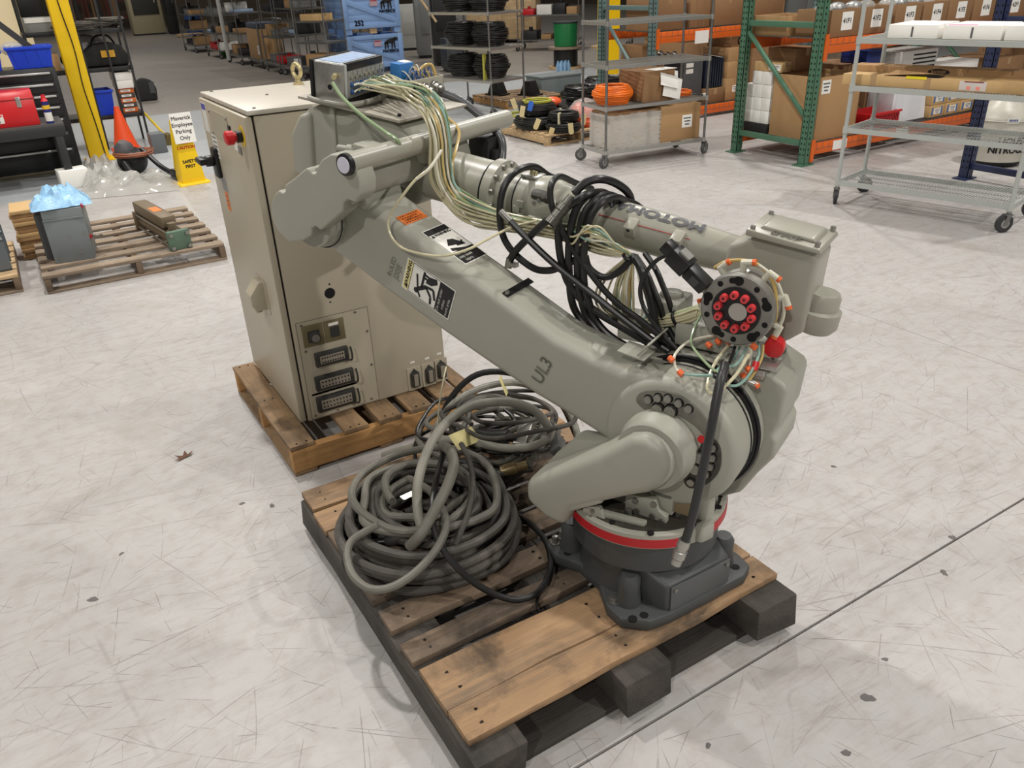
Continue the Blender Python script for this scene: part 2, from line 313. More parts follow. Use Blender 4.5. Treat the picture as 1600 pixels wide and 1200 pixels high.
# ---------------------------------------------------------------- floor
def floor_mat(name, base, scratch=0.55, seed=0.0, stain=(150, 138, 128)):
    m = bpy.data.materials.new(name); m.use_nodes = True; nt = m.node_tree; N = nt.nodes; L = nt.links
    b = N['Principled BSDF']; tc = N.new('ShaderNodeTexCoord')
    def mapping(rz, sx, sy, off=0.0):
        mp = N.new('ShaderNodeMapping'); mp.inputs['Rotation'].default_value = (0, 0, rz); mp.inputs['Scale'].default_value = (sx, sy, 1); mp.inputs['Location'].default_value = (off + seed, off * 0.7, 0)
        L.new(tc.outputs['Object'], mp.inputs[0]); return mp.outputs[0]
    def noise(vec, sc, det=3, ro=0.5, dist=0.0):
        n = N.new('ShaderNodeTexNoise'); n.inputs['Scale'].default_value = sc; n.inputs['Detail'].default_value = det; n.inputs['Roughness'].default_value = ro; n.inputs['Distortion'].default_value = dist
        L.new(vec, n.inputs['Vector']); return n.outputs['Fac']
    def math_(op, a, b_=None, c=None):
        n = N.new('ShaderNodeMath'); n.operation = op
        for i, v in enumerate((a, b_, c)):
            if v is None: continue
            if isinstance(v, (int, float)): n.inputs[i].default_value = v
            else: L.new(v, n.inputs[i])
        return n.outputs[0]
    def ramp(f, p0, p1):
        n = N.new('ShaderNodeMapRange'); n.interpolation_type = 'SMOOTHSTEP'; L.new(f, n.inputs[0]); n.inputs[1].default_value = p0; n.inputs[2].default_value = p1; return n.outputs[0]
    def mixc(f, a, c):
        n = N.new('ShaderNodeMix'); n.data_type = 'RGBA'
        if isinstance(f, (int, float)): n.inputs[0].default_value = f
        else: L.new(f, n.inputs[0])
        for k, v in ((6, a), (7, c)):
            if isinstance(v, tuple): n.inputs[k].default_value = (*v, 1)
            else: L.new(v, n.inputs[k])
        return n.outputs[2]
    plain = mapping(0, 1, 1)
    c = lin(base)
    big = noise(plain, 1.1, 6, 0.62); fine = noise(plain, 14, 6, 0.7)
    colr = mixc(big, tuple(v * 0.86 for v in c), tuple(min(1, v * 1.08) for v in c))
    colr = mixc(math_('MULTIPLY', ramp(fine, 0.42, 0.72), 0.38), colr, lin(stain))
    # warm clouded wear
    colr = mixc(math_('MULTIPLY', ramp(noise(plain, 2.3, 5, 0.6, 0.6), 0.52, 0.72), 0.3), colr, lin(stain))
    # fine directional scuffing, brownish, in two traffic directions
    for k, (rz, sx, sy, amt) in enumerate(((0.5, 3.0, 26.0, 0.42), (1.9, 3.5, 30.0, 0.36), (1.2, 2.2, 18.0, 0.3))):
        st_ = ramp(noise(mapping(rz, sx, sy, 50 + 9 * k), 1.0, 7, 0.72, 0.25), 0.5, 0.72)
        ms_ = ramp(noise(mapping(0, 1, 1, 70 + 5 * k), 0.9, 4, 0.6), 0.38, 0.62)
        colr = mixc(math_('MULTIPLY', math_('MULTIPLY', st_, ms_), amt), colr, lin((128, 118, 110)))
    # scuffs and drag scratches: one short, slightly bowed stroke in each random cell, laid in many layers
    def vmath(op, a, b_):
        n = N.new('ShaderNodeVectorMath'); n.operation = op; L.new(a, n.inputs[0]); L.new(b_, n.inputs[1]); return n.outputs[0]
    tot = None
    for k, (sc_, wd, ln, bow, den) in enumerate(((0.55, 0.0024, 0.8, 0.25, 0.75), (0.8, 0.0018, 0.55, 0.35, 0.8), (1.3, 0.0016, 0.42, 0.3, 0.85), (1.7, 0.0014, 0.3, 0.5, 0.9), (2.3, 0.0013, 0.26, 0.4, 0.95), (2.9, 0.0012, 0.2, 0.6, 0.95),
                                                (3.6, 0.0011, 0.16, 0.8, 1.0), (4.6, 0.0011, 0.13, 1.0, 1.0), (6.0, 0.001, 0.09, 1.5, 1.0), (8.0, 0.0011, 0.06, 2.0, 1.0), (11.0, 0.0011, 0.045, 2.0, 1.0), (5.2, 0.0009, 0.12, 1.0, 1.0), (7.0, 0.0009, 0.08, 1.0, 1.0), (1.0, 0.006, 0.35, 0.3, 0.3))):
        vec = mapping(0.37 * k, 1, 1, 3.1 * k)
        vo = N.new('ShaderNodeTexVoronoi'); vo.voronoi_dimensions = '2D'; vo.inputs['Scale'].default_value = sc_; L.new(vec, vo.inputs['Vector'])
        lo = vmath('SUBTRACT', vec, vo.outputs['Position']); sp = N.new('ShaderNodeSeparateXYZ'); L.new(lo, sp.inputs[0])
        sc3 = N.new('ShaderNodeSeparateColor'); L.new(vo.outputs['Color'], sc3.inputs[0])
        # most strokes keep to a couple of traffic directions
        ang = math_('MULTIPLY', math_('POWER', sc3.outputs[0], 1.6), 3.6)
        cs, sn = math_('COSINE', ang), math_('SINE', ang)
        u = math_('ADD', math_('MULTIPLY', sp.outputs[0], cs), math_('MULTIPLY', sp.outputs[1], sn))
        w = math_('SUBTRACT', math_('MULTIPLY', sp.outputs[1], cs), math_('MULTIPLY', sp.outputs[0], sn))
        w = math_('ADD', w, math_('MULTIPLY', math_('MULTIPLY', u, u), math_('MULTIPLY', math_('SUBTRACT', sc3.outputs[1], 0.5), bow)))
        line = math_('SUBTRACT', 1.0, ramp(math_('ABSOLUTE', w), wd * 0.4, wd * 1.5))
        endf = math_('SUBTRACT', 1.0, ramp(math_('ABSOLUTE', u), ln * 0.6, ln))
        line = math_('MULTIPLY', math_('MULTIPLY', line, endf), math_('MULTIPLY', ramp(sc3.outputs[2], 0.15, 0.9), den))
        tot = line if tot is None else math_('MAXIMUM', tot, line)
    # long curved tyre and drag arcs
    for k, (s, w) in enumerate(((0.45, 0.0022), (0.8, 0.0022), (1.4, 0.003))):
        n = noise(mapping(0.4 * k, 1, 1, 20 + 7 * k), s, 1.2, 0.4)
        line = math_('SUBTRACT', 1.0, ramp(math_('ABSOLUTE', math_('SUBTRACT', n, 0.5)), 0.0, w))
        mask = ramp(noise(mapping(0, 1, 1, 31 + 4 * k), 1.0, 2), 0.52, 0.66)
        tot = math_('MAXIMUM', tot, math_('MULTIPLY', line, math_('MULTIPLY', mask, 0.6)))
    # breakup so that no stroke is even along its length
    tot = math_('MULTIPLY', tot, ramp(noise(plain, 9, 4, 0.7), 0.32, 0.6))
    colr = mixc(math_('MULTIPLY', tot, scratch), colr, lin((92, 82, 76)))
    # small dark chips
    v = N.new('ShaderNodeTexVoronoi'); v.inputs['Scale'].default_value = 2.2; v.inputs['Randomness'].default_value = 1.0
    dv = N.new('ShaderNodeMix'); dv.data_type = 'VECTOR'
    L.new(plain, v.inputs['Vector'])
    jit = noise(plain, 30, 3); d2 = math_('ADD', v.outputs['Distance'], math_('MULTIPLY', jit, 0.06))
    chip = math_('SUBTRACT', 1.0, ramp(d2, 0.036, 0.044))
    sep = N.new('ShaderNodeSeparateColor'); L.new(v.outputs['Color'], sep.inputs[0])
    chip = math_('MULTIPLY', chip, ramp(sep.outputs[0], 0.55, 0.6))
    colr = mixc(chip, colr, lin((84, 80, 80)))
    L.new(colr, b.inputs['Base Color'])
    L.new(math_('ADD', 0.34, math_('MULTIPLY', big, 0.22)), b.inputs['Roughness'])
    b.inputs['Specular IOR Level'].default_value = 0.42
    bp = N.new('ShaderNodeBump'); bp.inputs['Strength'].default_value = 0.06; bp.inputs['Distance'].default_value = 0.003; L.new(fine, bp.inputs['Height']); L.new(bp.outputs[0], b.inputs['Normal'])
    return m
FLOOR_NEAR = floor_mat('scuffed_white_painted_concrete', (176, 173.5, 171), 0.66)
FLOOR_FAR = floor_mat('bare_grey_brown_concrete', (146, 139, 130), 0.3, 40, (118, 110, 100))
FLOOR_BLUE = floor_mat('worn_blue_grey_painted_concrete', (170, 174, 176), 0.5, 80, (150, 150, 148))
fl = bpy.data.objects.new('floor', None); col.objects.link(fl); struct(fl)
G = 0.004
def slab(x0, x1, y0, y1, m, dep=0.05, top=0.0):
    MB().bx(x0, x1, y0, y1, top - dep, top).build('slab', m, fl)
slab(-16, 34, -9, 1.0405 - G, FLOOR_NEAR)
slab(-16, 3.66 - 0.0015, 1.0405 + G, 8.7 - 0.002, FLOOR_NEAR)
slab(3.66 + 0.0015, 34, 1.0405 + G, 9.6, FLOOR_NEAR)
slab(-16, 3.66 - 0.0015, 8.7 + 0.002, 13.7, FLOOR_BLUE)
slab(3.66 + 0.0015, 34, 9.6, 13.7, FLOOR_BLUE)
slab(-16, 34, 13.7, 60, FLOOR_FAR)
MB().bx(-16, 34, -9, 60, -0.09, -0.012).build('joint_filler', mat('dark_joint_filler', (52, 44, 38), 0.9, var=0.3), fl)
# ---------------------------------------------------------------- industrial robot arm
BX, BY = 1.24, 1.39
ROB = thing('industrial_robot_arm', 'large grey six-axis industrial robot arm folded over its dark base on a charred pallet', 'robot arm', (BX, BY, 0))
PSI = math.radians(25.0); cP, sP = math.cos(PSI), math.sin(PSI)
def arm(p):            # (a along the arm plane, o across it, z up) -> robot frame
    return (p[0] * sP + p[1] * cP, -p[0] * cP + p[1] * sP, p[2])
TF = math.radians(7.2); cF, sF = math.cos(TF), math.sin(TF)
def fore(p):           # forearm frame (s along the forearm, o across, w up)
    return arm((-0.83 + p[0] * cF + p[2] * sF, p[1], 1.189 - p[0] * sF + p[2] * cF))
SX, SZ = 0.10, 0.66    # shoulder axis
EX, EZ = -1.03, 1.105  # elbow axis
def circ(cx, cz, r, n=28, a0=0.0, a1=2 * math.pi): return [(cx + r * math.cos(a0 + (a1 - a0) * i / n), cz + r * math.sin(a0 + (a1 - a0) * i / n)) for i in range(n)]

# --- base casting (square to the pallet)
base = MB()
foot = [(-0.205, 0.20), (-0.17, 0.225), (-0.10, 0.20), (0.0, 0.175), (0.10, 0.20), (0.17, 0.225), (0.215, 0.20), (0.225, 0.14), (0.19, 0.07), (0.18, 0.0), (0.195, -0.09),
        (0.235, -0.14), (0.225, -0.205), (0.18, -0.228), (-0.098, -0.228), (-0.16, -0.218), (-0.217, -0.165), (-0.218, -0.11), (-0.178, -0.02), (-0.178, 0.07), (-0.215, 0.15)]
base.prism(foot, 0.152, 0.188, 'z')
B = base.build('base_flange', BASE_DARK, ROB, bevel=0.007)
bb = MB(); bb.lathe((0, 0, 0.185), (0, 0, 0.385), ((0, 0.185), (0.05, 0.178), (0.10, 0.185), (0.115, 0.205), (0.2, 0.205)), 48)
bb.build('base_pedestal', BASE_DARK, ROB, angle=40)
fb = MB(); fb.add([(-0.10, -0.216, 0.155), (0.125, -0.216, 0.155), (0.125, -0.216, 0.272), (-0.10, -0.216, 0.272), (-0.155, -0.05, 0.155), (0.16, -0.05, 0.155), (0.16, -0.05, 0.325), (-0.155, -0.05, 0.325)],
                  [(0, 1, 2, 3), (4, 7, 6, 5), (3, 2, 6, 7), (0, 4, 5, 1), (0, 3, 7, 4), (1, 5, 6, 2)])
fb.build('cable_box', BASE_DARK, ROB, bevel=0.012, segs=3)
for lx, ly in ((-0.155, -0.125), (0.165, -0.15), (-0.15, 0.15), (0.155, 0.15)):
    MB().lathe((lx, ly, 0.185), (lx, ly, 0.30), ((0, 0.036), (0.05, 0.03), (0.085, 0.031), (0.10, 0.022)), 20).build('corner_boss', BASE_DARK, ROB, angle=50)
cp = plate((0.016, -0.2165, 0.214), (1, 0, 0), (0, 0, 1), 0.212, 0.108, 0.004).build('cover_plate', mat('cover_plate_grey', (84, 86, 86), 0.45, var=0.08, scale=10), ROB, bevel=0.001)
for px, pz in ((-0.078, 0.17), (0.108, 0.17), (-0.078, 0.258), (0.108, 0.258)):
    MB().cyl((px, -0.219, pz), (px, -0.226, pz), 0.006, seg=10).build('screw', STEEL, cp)
for px, py in ((-0.19, -0.185), (-0.157, -0.192), (0.182, -0.19), (-0.178, 0.13)):
    MB().cyl((px, py, 0.184), (px, py, 0.1892), 0.012, seg=14).build('bolt_hole', HOLE, B)
def hexbolt(parent, x, y, z0, r=0.014, h=0.012):
    m_ = MB(); m_.cyl((x, y, z0), (x, y, z0 + 0.004), r * 1.5, seg=16); m_.cyl((x, y, z0 + 0.004), (x, y, z0 + h), r, seg=6)
    return m_.build('anchor_bolt', STEEL, parent, bevel=0.001)
hexbolt(B, -0.185, -0.105, 0.188); hexbolt(B, -0.15, 0.2, 0.188, 0.01, 0.026); hexbolt(B, -0.182, 0.19, 0.188, 0.01, 0.026)

# --- turntable with red band
tt = MB(); tt.lathe((0, 0, 0.385), (0, 0, 0.435), ((0, 0.216), (0.004, 0.221), (0.045, 0.221), (0.05, 0.214)), 64)
TT = tt.build('turntable', ROBOT, ROB, angle=50)
MB().cyl((0, 0, 0.433), (0, 0, 0.4375), 0.207, seg=56).build('greasy_deck', GREASE, TT)
def band(a0, a1):
    mb = MB(); n = 40; vs = []; fs = []
    for i in range(n + 1):
        a = math.radians(a0 + (a1 - a0) * i / n)
        for rr, zz in ((0.2205, 0.392), (0.2225, 0.392), (0.2225, 0.418), (0.2205, 0.418)): vs.append((rr * math.cos(a), rr * math.sin(a), zz))
    for i in range(n):
        for k in range(4): fs.append((i * 4 + k, i * 4 + (k + 1) % 4, i * 4 + 4 + (k + 1) % 4, i * 4 + 4 + k))
    fs += [(0, 1, 2, 3), (n * 4 + 3, n * 4 + 2, n * 4 + 1, n * 4)]
    mb.add(vs, fs).build('red_band', RED, TT)
band(120, 254); band(272, 345); band(20, 80)
MB().prism([(-0.03, -0.205), (-0.01, -0.236), (0.03, -0.236), (0.05, -0.205)], 0.39, 0.437, 'z').build('stop_lug', ROBOT, TT, bevel=0.006)
kb = MB(arm); kb.prism([(-0.09, -0.205), (0.075, -0.18), (0.1, -0.2), (0.09, -0.188), (-0.08, -0.19)][:2] + [(0.08, -0.165), (-0.08, -0.185)], 0.437, 0.455, 'z')
kb.build('deck_rib', ROBOT, TT, bevel=0.004)
for a_, o_ in ((0.02, -0.155), (0.13, -0.086), (0.19, 0.02)):
    p = arm((a_, o_, 0.437)); m_ = MB(); m_.cyl(p, (p[0], p[1], 0.458), 0.0095, seg=14); m_.cyl((p[0], p[1], 0.456), (p[0], p[1], 0.4585), 0.0045, seg=6)
    m_.build('socket_bolt', STEEL, TT)
for a_, o_ in ((0.208, 0.002), (0.179, -0.103), (-0.004, -0.2), (0.1, -0.19)):
    p = arm((a_, o_, 0.434)); MB().cyl(p, (p[0], p[1], 0.4385), 0.009, seg=12).build('bolt_hole', HOLE, TT)
p = arm((0.182, -0.045, 0.43)); MB().lathe(p, (p[0], p[1], 0.56), ((0, 0.034), (0.012, 0.03), (0.13, 0.03)), 20).build('support_post', ROBOT, TT)
bk = MB(arm); bk.prism([(0.0, 0.49), (0.085, 0.5), (0.095, 0.47), (0.118, 0.455), (0.118, 0.428), (0.083, 0.428), (0.0, 0.437)], -0.135, -0.115)
BK = bk.build('stop_bracket', ROBOT, TT, bevel=0.003)
for a_, z_ in ((0.03, 0.478), (0.082, 0.485), (0.035, 0.447), (0.08, 0.447), (0.106, 0.44)):
    MB(arm).cyl((a_, -0.134, z_), (a_, -0.141, z_), 0.0085, seg=12).build('socket_bolt', STEEL, BK)
MB(arm).bx(0.06, 0.125, -0.115, -0.06, 0.45, 0.515).build('limit_switch', ROBOT, TT, bevel=0.004)
MB(arm).bx(0.12, 0.165, -0.1, -0.085, 0.455, 0.505).build('rating_label', mat('faded_label', (128, 112, 84), 0.6, var=0.3, scale=30), TT)
lb = MB(arm); lb.prism([(-0.085, 0.46), (-0.042, 0.47), (-0.02, 0.42), (-0.08, 0.41)], -0.2, -0.186); LB = lb.build('cover_bracket', ROBOT, TT, bevel=0.002)
for a_, z_ in ((-0.062, 0.452), (-0.066, 0.43), (-0.035, 0.428)): MB(arm).cyl((a_, -0.199, z_), (a_, -0.206, z_), 0.006, seg=10).build('socket_bolt', STEEL, LB)
MB(arm).bx(-0.1, 0.06, -0.115, 0.02, 0.437, 0.54).build('gearbox_block', ROBOT, TT, bevel=0.01)

# --- column behind the shoulder gear
colp = [(-0.17, 0.437), (0.2, 0.437), (0.25, 0.47), (0.285, 0.54), (0.322, 0.60), (0.325, 0.652), (0.312, 0.668), (0.325, 0.70), (0.333, 0.8), (0.322, 0.815), (0.262, 0.845), (0.16, 0.845), (0.05, 0.845), (-0.08, 0.8), (-0.16, 0.68)]
C_ = MB(arm).prism(colp, 0.045, 0.235).build('column', ROBOT, ROB, bevel=0.016, segs=3)
MB(arm).lathe((SX, 0.045, SZ), (SX, 0.0, SZ), ((0, 0.192), (0.02, 0.192), (0.026, 0.186)), 56).build('gear_rim', ROBOT, C_)
MB(arm).lathe((SX, 0.02, SZ), (SX, -0.005, SZ), ((0, 0.187), (0.022, 0.187), (0.024, 0.18)), 56).build('gear_seal', BLACK, C_)
MB(arm).ring((SX, 0.01, SZ), (0, 1, 0), 0.19, 0.0055, 56, 8).build('gear_seal_lip', BLACK, C_)
# motors and valves on top of the column
mo = MB(arm); mo.box((-0.01, 0.13, 0.905), (0.085, 0.11, 0.1)); mo.build('servo_motor', ROBOT, ROB, bevel=0.012)
MB(arm).cyl((-0.01, 0.13, 0.95), (-0.01, 0.13, 0.966), 0.03, seg=18).build('motor_cap', ROBOT, ROB, bevel=0.004)
MB(arm).box((0.1, 0.1, 0.885), (0.13, 0.1, 0.06)).build('motor_mount', ROBOT, ROB, bevel=0.008)
MB(arm).box((-0.09, 0.09, 0.87), (0.07, 0.09, 0.06)).build('terminal_cover', ROBOT, ROB, bevel=0.006)
lv = MB(arm); lv.cyl((0.285, 0.09, 0.80), (0.287, 0.09, 0.865), 0.012, seg=14); lv.lathe((0.285, 0.09, 0.79), (0.285, 0.09, 0.815), ((0, 0.026), (0.02, 0.018)), 16)
lv.build('brake_lever', ALU, ROB)
MB(arm).cyl((0.284, 0.062, 0.893), (0.28, 0.098, 0.893), 0.0245, seg=24).build('red_knob', REDPL, ROB, bevel=0.004)
fx = MB(arm); fx.box((0.275, 0.06, 0.852), (0.06, 0.05, 0.012)); fx.box((0.255, 0.03, 0.835), (0.05, 0.018, 0.018)); fx.cyl((0.235, 0.0, 0.83), (0.275, 0.0, 0.82), 0.008, seg=10)
fx.build('air_regulator', ALU, ROB, bevel=0.002)
for a_, z_ in ((0.235, 0.835), (0.268, 0.818), (0.245, 0.855)): MB(arm).cyl((a_, -0.004, z_), (a_ + 0.006, 0.004, z_ + 0.004), 0.0085, seg=10).build('push_fitting', ORANGE_FIT, ROB)
MB(arm).tube([(0.2, 0.03, 0.9), (0.235, 0.03, 0.905), (0.24, 0.02, 0.86), (0.238, 0.01, 0.84)], 0.006, 8).build('vent_pipe', TUBE_WH, ROB)

# --- lower arm
lower = [(-1.115, 1.055), (-1.07, 1.015), (-0.99, 0.985), (-0.953, 0.968), (-0.827, 0.908), (-0.596, 0.806), (-0.42, 0.733), (-0.299, 0.685), (-0.17, 0.643), (-0.06, 0.602), (-0.02, 0.55)]
lower += [(SX + 0.17 * math.cos(t), SZ + 0.17 * math.sin(t)) for t in [math.radians(d) for d in range(-130, 96, 14)]]
lower += [(0.02, 0.832), (-0.04, 0.826), (-0.125, 0.843), (-0.234, 0.873), (-0.367, 0.938), (-0.472, 0.988), (-0.682, 1.086), (-0.82, 1.152), (-0.86, 1.19), (-1.0, 1.2), (-1.09, 1.165), (-1.13, 1.11)]
LA = MB(arm).prism(lower, -0.10, 0.055).build('lower_arm', ROBOT, ROB, bevel=0.026, segs=4, angle=45)
# hub plate with its bolt fields
MB(arm).lathe((SX, 0.0, SZ), (SX, -0.115, SZ), ((0, 0.18), (0.09, 0.18), (0.108, 0.172), (0.115, 0.16)), 64).build('shoulder_hub', ROBOT, LA, angle=40)
MB(arm).ring((SX, -0.02, SZ), (0, 1, 0), 0.1805, 0.0025, 64, 6).build('hub_groove', BLACK, LA)
f1 = MB(arm).prism(smooth2d([(0.012, 0.764), (0.024, 0.79), (0.06, 0.808), (0.1, 0.812), (0.14, 0.805), (0.185, 0.775), (0.212, 0.735), (0.198, 0.715), (0.164, 0.738), (0.125, 0.752), (0.104, 0.734), (0.07, 0.728), (0.035, 0.745)]), -0.119, -0.1)
f1.build('bolt_field', mat('oily_bolt_field', (116, 112, 102), 0.5, var=0.25, scale=20, dirt=(70, 66, 58), dirt_amt=0.5), LA, bevel=0.003)
f2 = MB(arm).prism(smooth2d([(0.2, 0.715), (0.225, 0.71), (0.238, 0.685), (0.24, 0.64), (0.225, 0.6), (0.195, 0.567), (0.165, 0.555), (0.15, 0.575), (0.165, 0.62), (0.18, 0.67)]), -0.119, -0.1)
f2.build('bolt_field', GREASE, LA, bevel=0.003)
for a_, z_ in ((0.047, 0.779), (0.072, 0.79), (0.098, 0.795), (0.126, 0.79), (0.151, 0.781), (0.218, 0.692), (0.219, 0.665), (0.216, 0.639), (0.207, 0.614), (0.172, 0.578)):
    MB(arm).cyl((a_, -0.117, z_), (a_, -0.1198, z_), 0.0125, seg=16).build('counterbore_shade', HOLE, LA)  # flush black disc, painted shade of the recess around each bolt
    m_ = MB(arm); m_.cyl((a_, -0.117, z_), (a_, -0.128, z_), 0.0095, seg=14); m_.cyl((a_, -0.127, z_), (a_, -0.1285, z_), 0.0048, seg=6); m_.build('socket_bolt', STEEL, LA, angle=30)
for a_, z_ in ((0.074, 0.76), (0.107, 0.764), (0.189, 0.657), (0.180, 0.622)):
    MB(arm).cyl((a_, -0.117, z_), (a_, -0.1197, z_), 0.018, seg=18).build('counterbore_shade', HOLE, LA)
    m_ = MB(arm); m_.cyl((a_, -0.117, z_), (a_, -0.131, z_), 0.0145, seg=16); m_.cyl((a_, -0.13, z_), (a_, -0.1315, z_), 0.0075, seg=6); m_.build('socket_bolt', STEEL, LA, angle=30)
MB(arm).cyl((0.188, -0.117, 0.707), (0.188, -0.124, 0.707), 0.009, seg=12).build('grease_cap', REDPL, LA)
sq = MB(arm).prism([(0.128, 0.744), (0.166, 0.7), (0.152, 0.688), (0.114, 0.728)], -0.14, -0.115).build('sensor_block', ROBOT, LA, bevel=0.002)
for a_, z_ in ((0.131, 0.728), (0.151, 0.704)): MB(arm).cyl((a_, -0.139, z_), (a_, -0.1405, z_), 0.003, seg=8).build('screw_hole', HOLE, sq)
# ridge and end plate at the elbow
MB(arm).prism([(-0.9, 1.17), (-0.87, 1.205), (-0.845, 1.2), (-0.835, 1.158), (-0.85, 1.14)], -0.105, 0.05).build('elbow_rim', ROBOT, LA, bevel=0.006)
# cast letters in the side, laid flat, relief shade put into a darker tone
em = MB(arm); d_ = Vector((0.445, 0, 0.895)); u_ = Vector((-0.895, 0, 0.445))
put_flat(em, text_geo('UL3', 0.052, 0.0015), (-0.27, -0.1004, 0.772), d_, u_, 0.0012)
em.build('cast_letters', mat('cast_letter_shade', (142, 141, 130), 0.5, var=0.05), LA)
en = MB(arm); put_flat(en, text_geo('RULED', 0.022, 0.0), (-0.772, -0.1004, 0.985), d_, u_, 0.001); put_flat(en, text_geo('J20JE', 0.026, 0.0), (-0.752, -0.1004, 0.972), d_, u_, 0.001)
en.build('stamped_letters', mat('stamped_letter_paint', (112, 110, 100), 0.55, var=0.1), LA)

LD = Vector((0.911, 0, -0.411)); SXA = Vector((0.365, 0, 0.931)).normalized()
def warning_sticker(parent, ctr, ex, ey, w, h, top):
    """ex reading direction, ey reading up; w across, h along"""
    ex = Vector(ex).normalized(); ey = Vector(ey).normalized(); c = Vector(ctr)
    pm = plate(c, ex, ey, w, h, 0.0008); pm.xf = arm; st = pm.build('warning_sticker', WHITE, parent, label='safety warning sticker with a pictogram')
    k = 0.0012; hh = h / 2; ww = w / 2 - 0.003
    hd = MB(arm); y0, y1 = (hh - 0.024, hh - 0.003)
    put_flat(hd, polyg([(-ww, y0), (ww, y0), (ww, y1), (-ww, y1)]), c, ex, ey, k); hd.build('header', INK if top else YEL_ST, st)
    ft = MB(arm); put_flat(ft, polyg([(-ww, -hh + 0.003), (ww, -hh + 0.003), (ww, -hh + 0.055), (-ww, -hh + 0.055)]), c, ex, ey, k); ft.build('footer', INK, st)
    ln = MB(arm)
    for s_ in (stroke((-ww, y0), (ww, y0), 0.0016), stroke((-ww, y0), (-ww, -hh + 0.055), 0.0016), stroke((ww, y0), (ww, -hh + 0.055), 0.0016)): put_flat(ln, s_, c, ex, ey, k + 0.0003)
    yw = y0 - 0.008 if top else (y0 + y1) / 2
    put_flat(ln, text_geo('WARNING', 0.0145 if top else 0.0165, 0.0006), c + ex * 0.007 + ey * yw, ex, ey, k + 0.0005)
    tx = -ww + 0.011; put_flat(ln, polyg([(tx - 0.007, yw - 0.006), (tx + 0.007, yw - 0.006), (tx, yw + 0.007)]), c, ex, ey, k + 0.0005)
    y_ = -0.004
    if top:    # hand caught in moving parts
        for s_ in (polyg([(-0.03, 0.012), (-0.008, 0.035), (0.012, 0.03), (0.03, 0.004), (0.0, 0.006)]), stroke((-0.035, -0.004), (0.034, -0.026), 0.012), stroke((0.0, 0.004), (0.032, 0.0), 0.008), stroke((0.016, -0.002), (0.034, 0.014), 0.006)):
            put_flat(ln, s_, c + ey * (y_ - 0.008), ex, ey, k + 0.0003)
    else:      # person struck by the arm
        for s_ in (disc2((-0.028, 0.026), 0.0085), stroke((-0.036, 0.028), (-0.038, 0.0), 0.007) if False else stroke((-0.022, 0.022), (0.002, -0.006), 0.012), stroke((-0.02, 0.022), (0.022, 0.034), 0.0065), stroke((-0.022, 0.024), (-0.042, 0.008), 0.0065),
                   stroke((0.0, -0.004), (-0.02, -0.026), 0.008), stroke((-0.02, -0.026), (-0.042, -0.03), 0.008), stroke((0.002, -0.006), (0.006, -0.03), 0.008), stroke((0.006, -0.03), (-0.022, -0.042), 0.008),
                   stroke((-0.01, 0.01), (0.042, 0.01), 0.008), polyg([(0.012, 0.0), (0.036, -0.006), (0.044, -0.034), (0.03, -0.04), (0.014, -0.02)]), stroke((0.024, 0.012), (0.024, -0.006), 0.007), stroke((0.034, 0.012), (0.034, -0.006), 0.007)):
            put_flat(ln, s_, c + ey * (y_ + 0.016), ex, ey, k + 0.0003)
    ln.build('pictogram', INK, st)
    tx_ = MB(arm)
    for i, t_ in enumerate(('Moving parts', 'may cause', 'injury.') if top else ('Do not enter', 'robot', 'work area.')):
        put_flat(tx_, text_geo(t_, 0.0135, 0.0002), c + ey * (-hh + 0.045 - 0.0155 * i) + ex * (-0.008 if i == 0 else -0.015), ex, ey, k + 0.0006)
    tx_.build('lettering', WHITE, st)
    return st
warning_sticker(LA, (-0.6435, -0.1005, 0.940), SXA, -LD, 0.10, 0.178, False)
LT = Vector((0.903, 0, -0.429)); LWn = Vector((0.429, 0, 0.903)); OT = Vector((-0.682, 0, 1.0866))
warning_sticker(LA, OT + LT * 0.082 + Vector((0, -0.012, 0)), (0, 1, 0), -LT, 0.102, 0.165, True)
pm = plate(OT + LT * -0.066 + Vector((0, -0.028, 0)), (0, 1, 0), -LT, 0.098, 0.04, 0.001); pm.xf = arm; osk = pm.build('orange_sticker', ORANGE_ST, LA)
ot = MB(arm)
for i in range(4):
    for j in range(7 - i % 2): put_flat(ot, quad(0.0085 - 0.002 * ((i + j) % 3), 0.0042), OT + LT * (-0.080 + 0.0095 * i) + Vector((0, -0.064 + 0.0115 * j, 0)), (0, 1, 0), -LT, 0.0014)
ot.build('small_print', mat('brown_print', (120, 52, 20), 0.6), osk)
st = MB(arm); c0 = OT + LT * 0.312; st.box(c0 + LWn * 0.004 + Vector((0, -0.01, 0)), (0.02, 0.13, 0.003), rot=Matrix.Rotation(math.radians(25.4), 3, 'Y')); STR = st.build('cable_strap', BLACKPL, LA)
MB(arm).cyl(c0 + LWn * 0.004 + Vector((0, -0.068, 0)), c0 + LWn * 0.014 + Vector((0, -0.068, 0)), 0.006, seg=12).build('strap_screw', STEEL, STR)
br = MB(arm); br.box((-0.02, -0.055, 0.868), (0.075, 0.07, 0.005), rot=Matrix.Rotation(math.radians(8), 3, 'Y')); br.box((0.012, -0.03, 0.89), (0.005, 0.12, 0.045), rot=Matrix.Rotation(math.radians(38), 3, 'Y'))
br.build('hose_bracket', ROBOT, LA, bevel=0.0015)

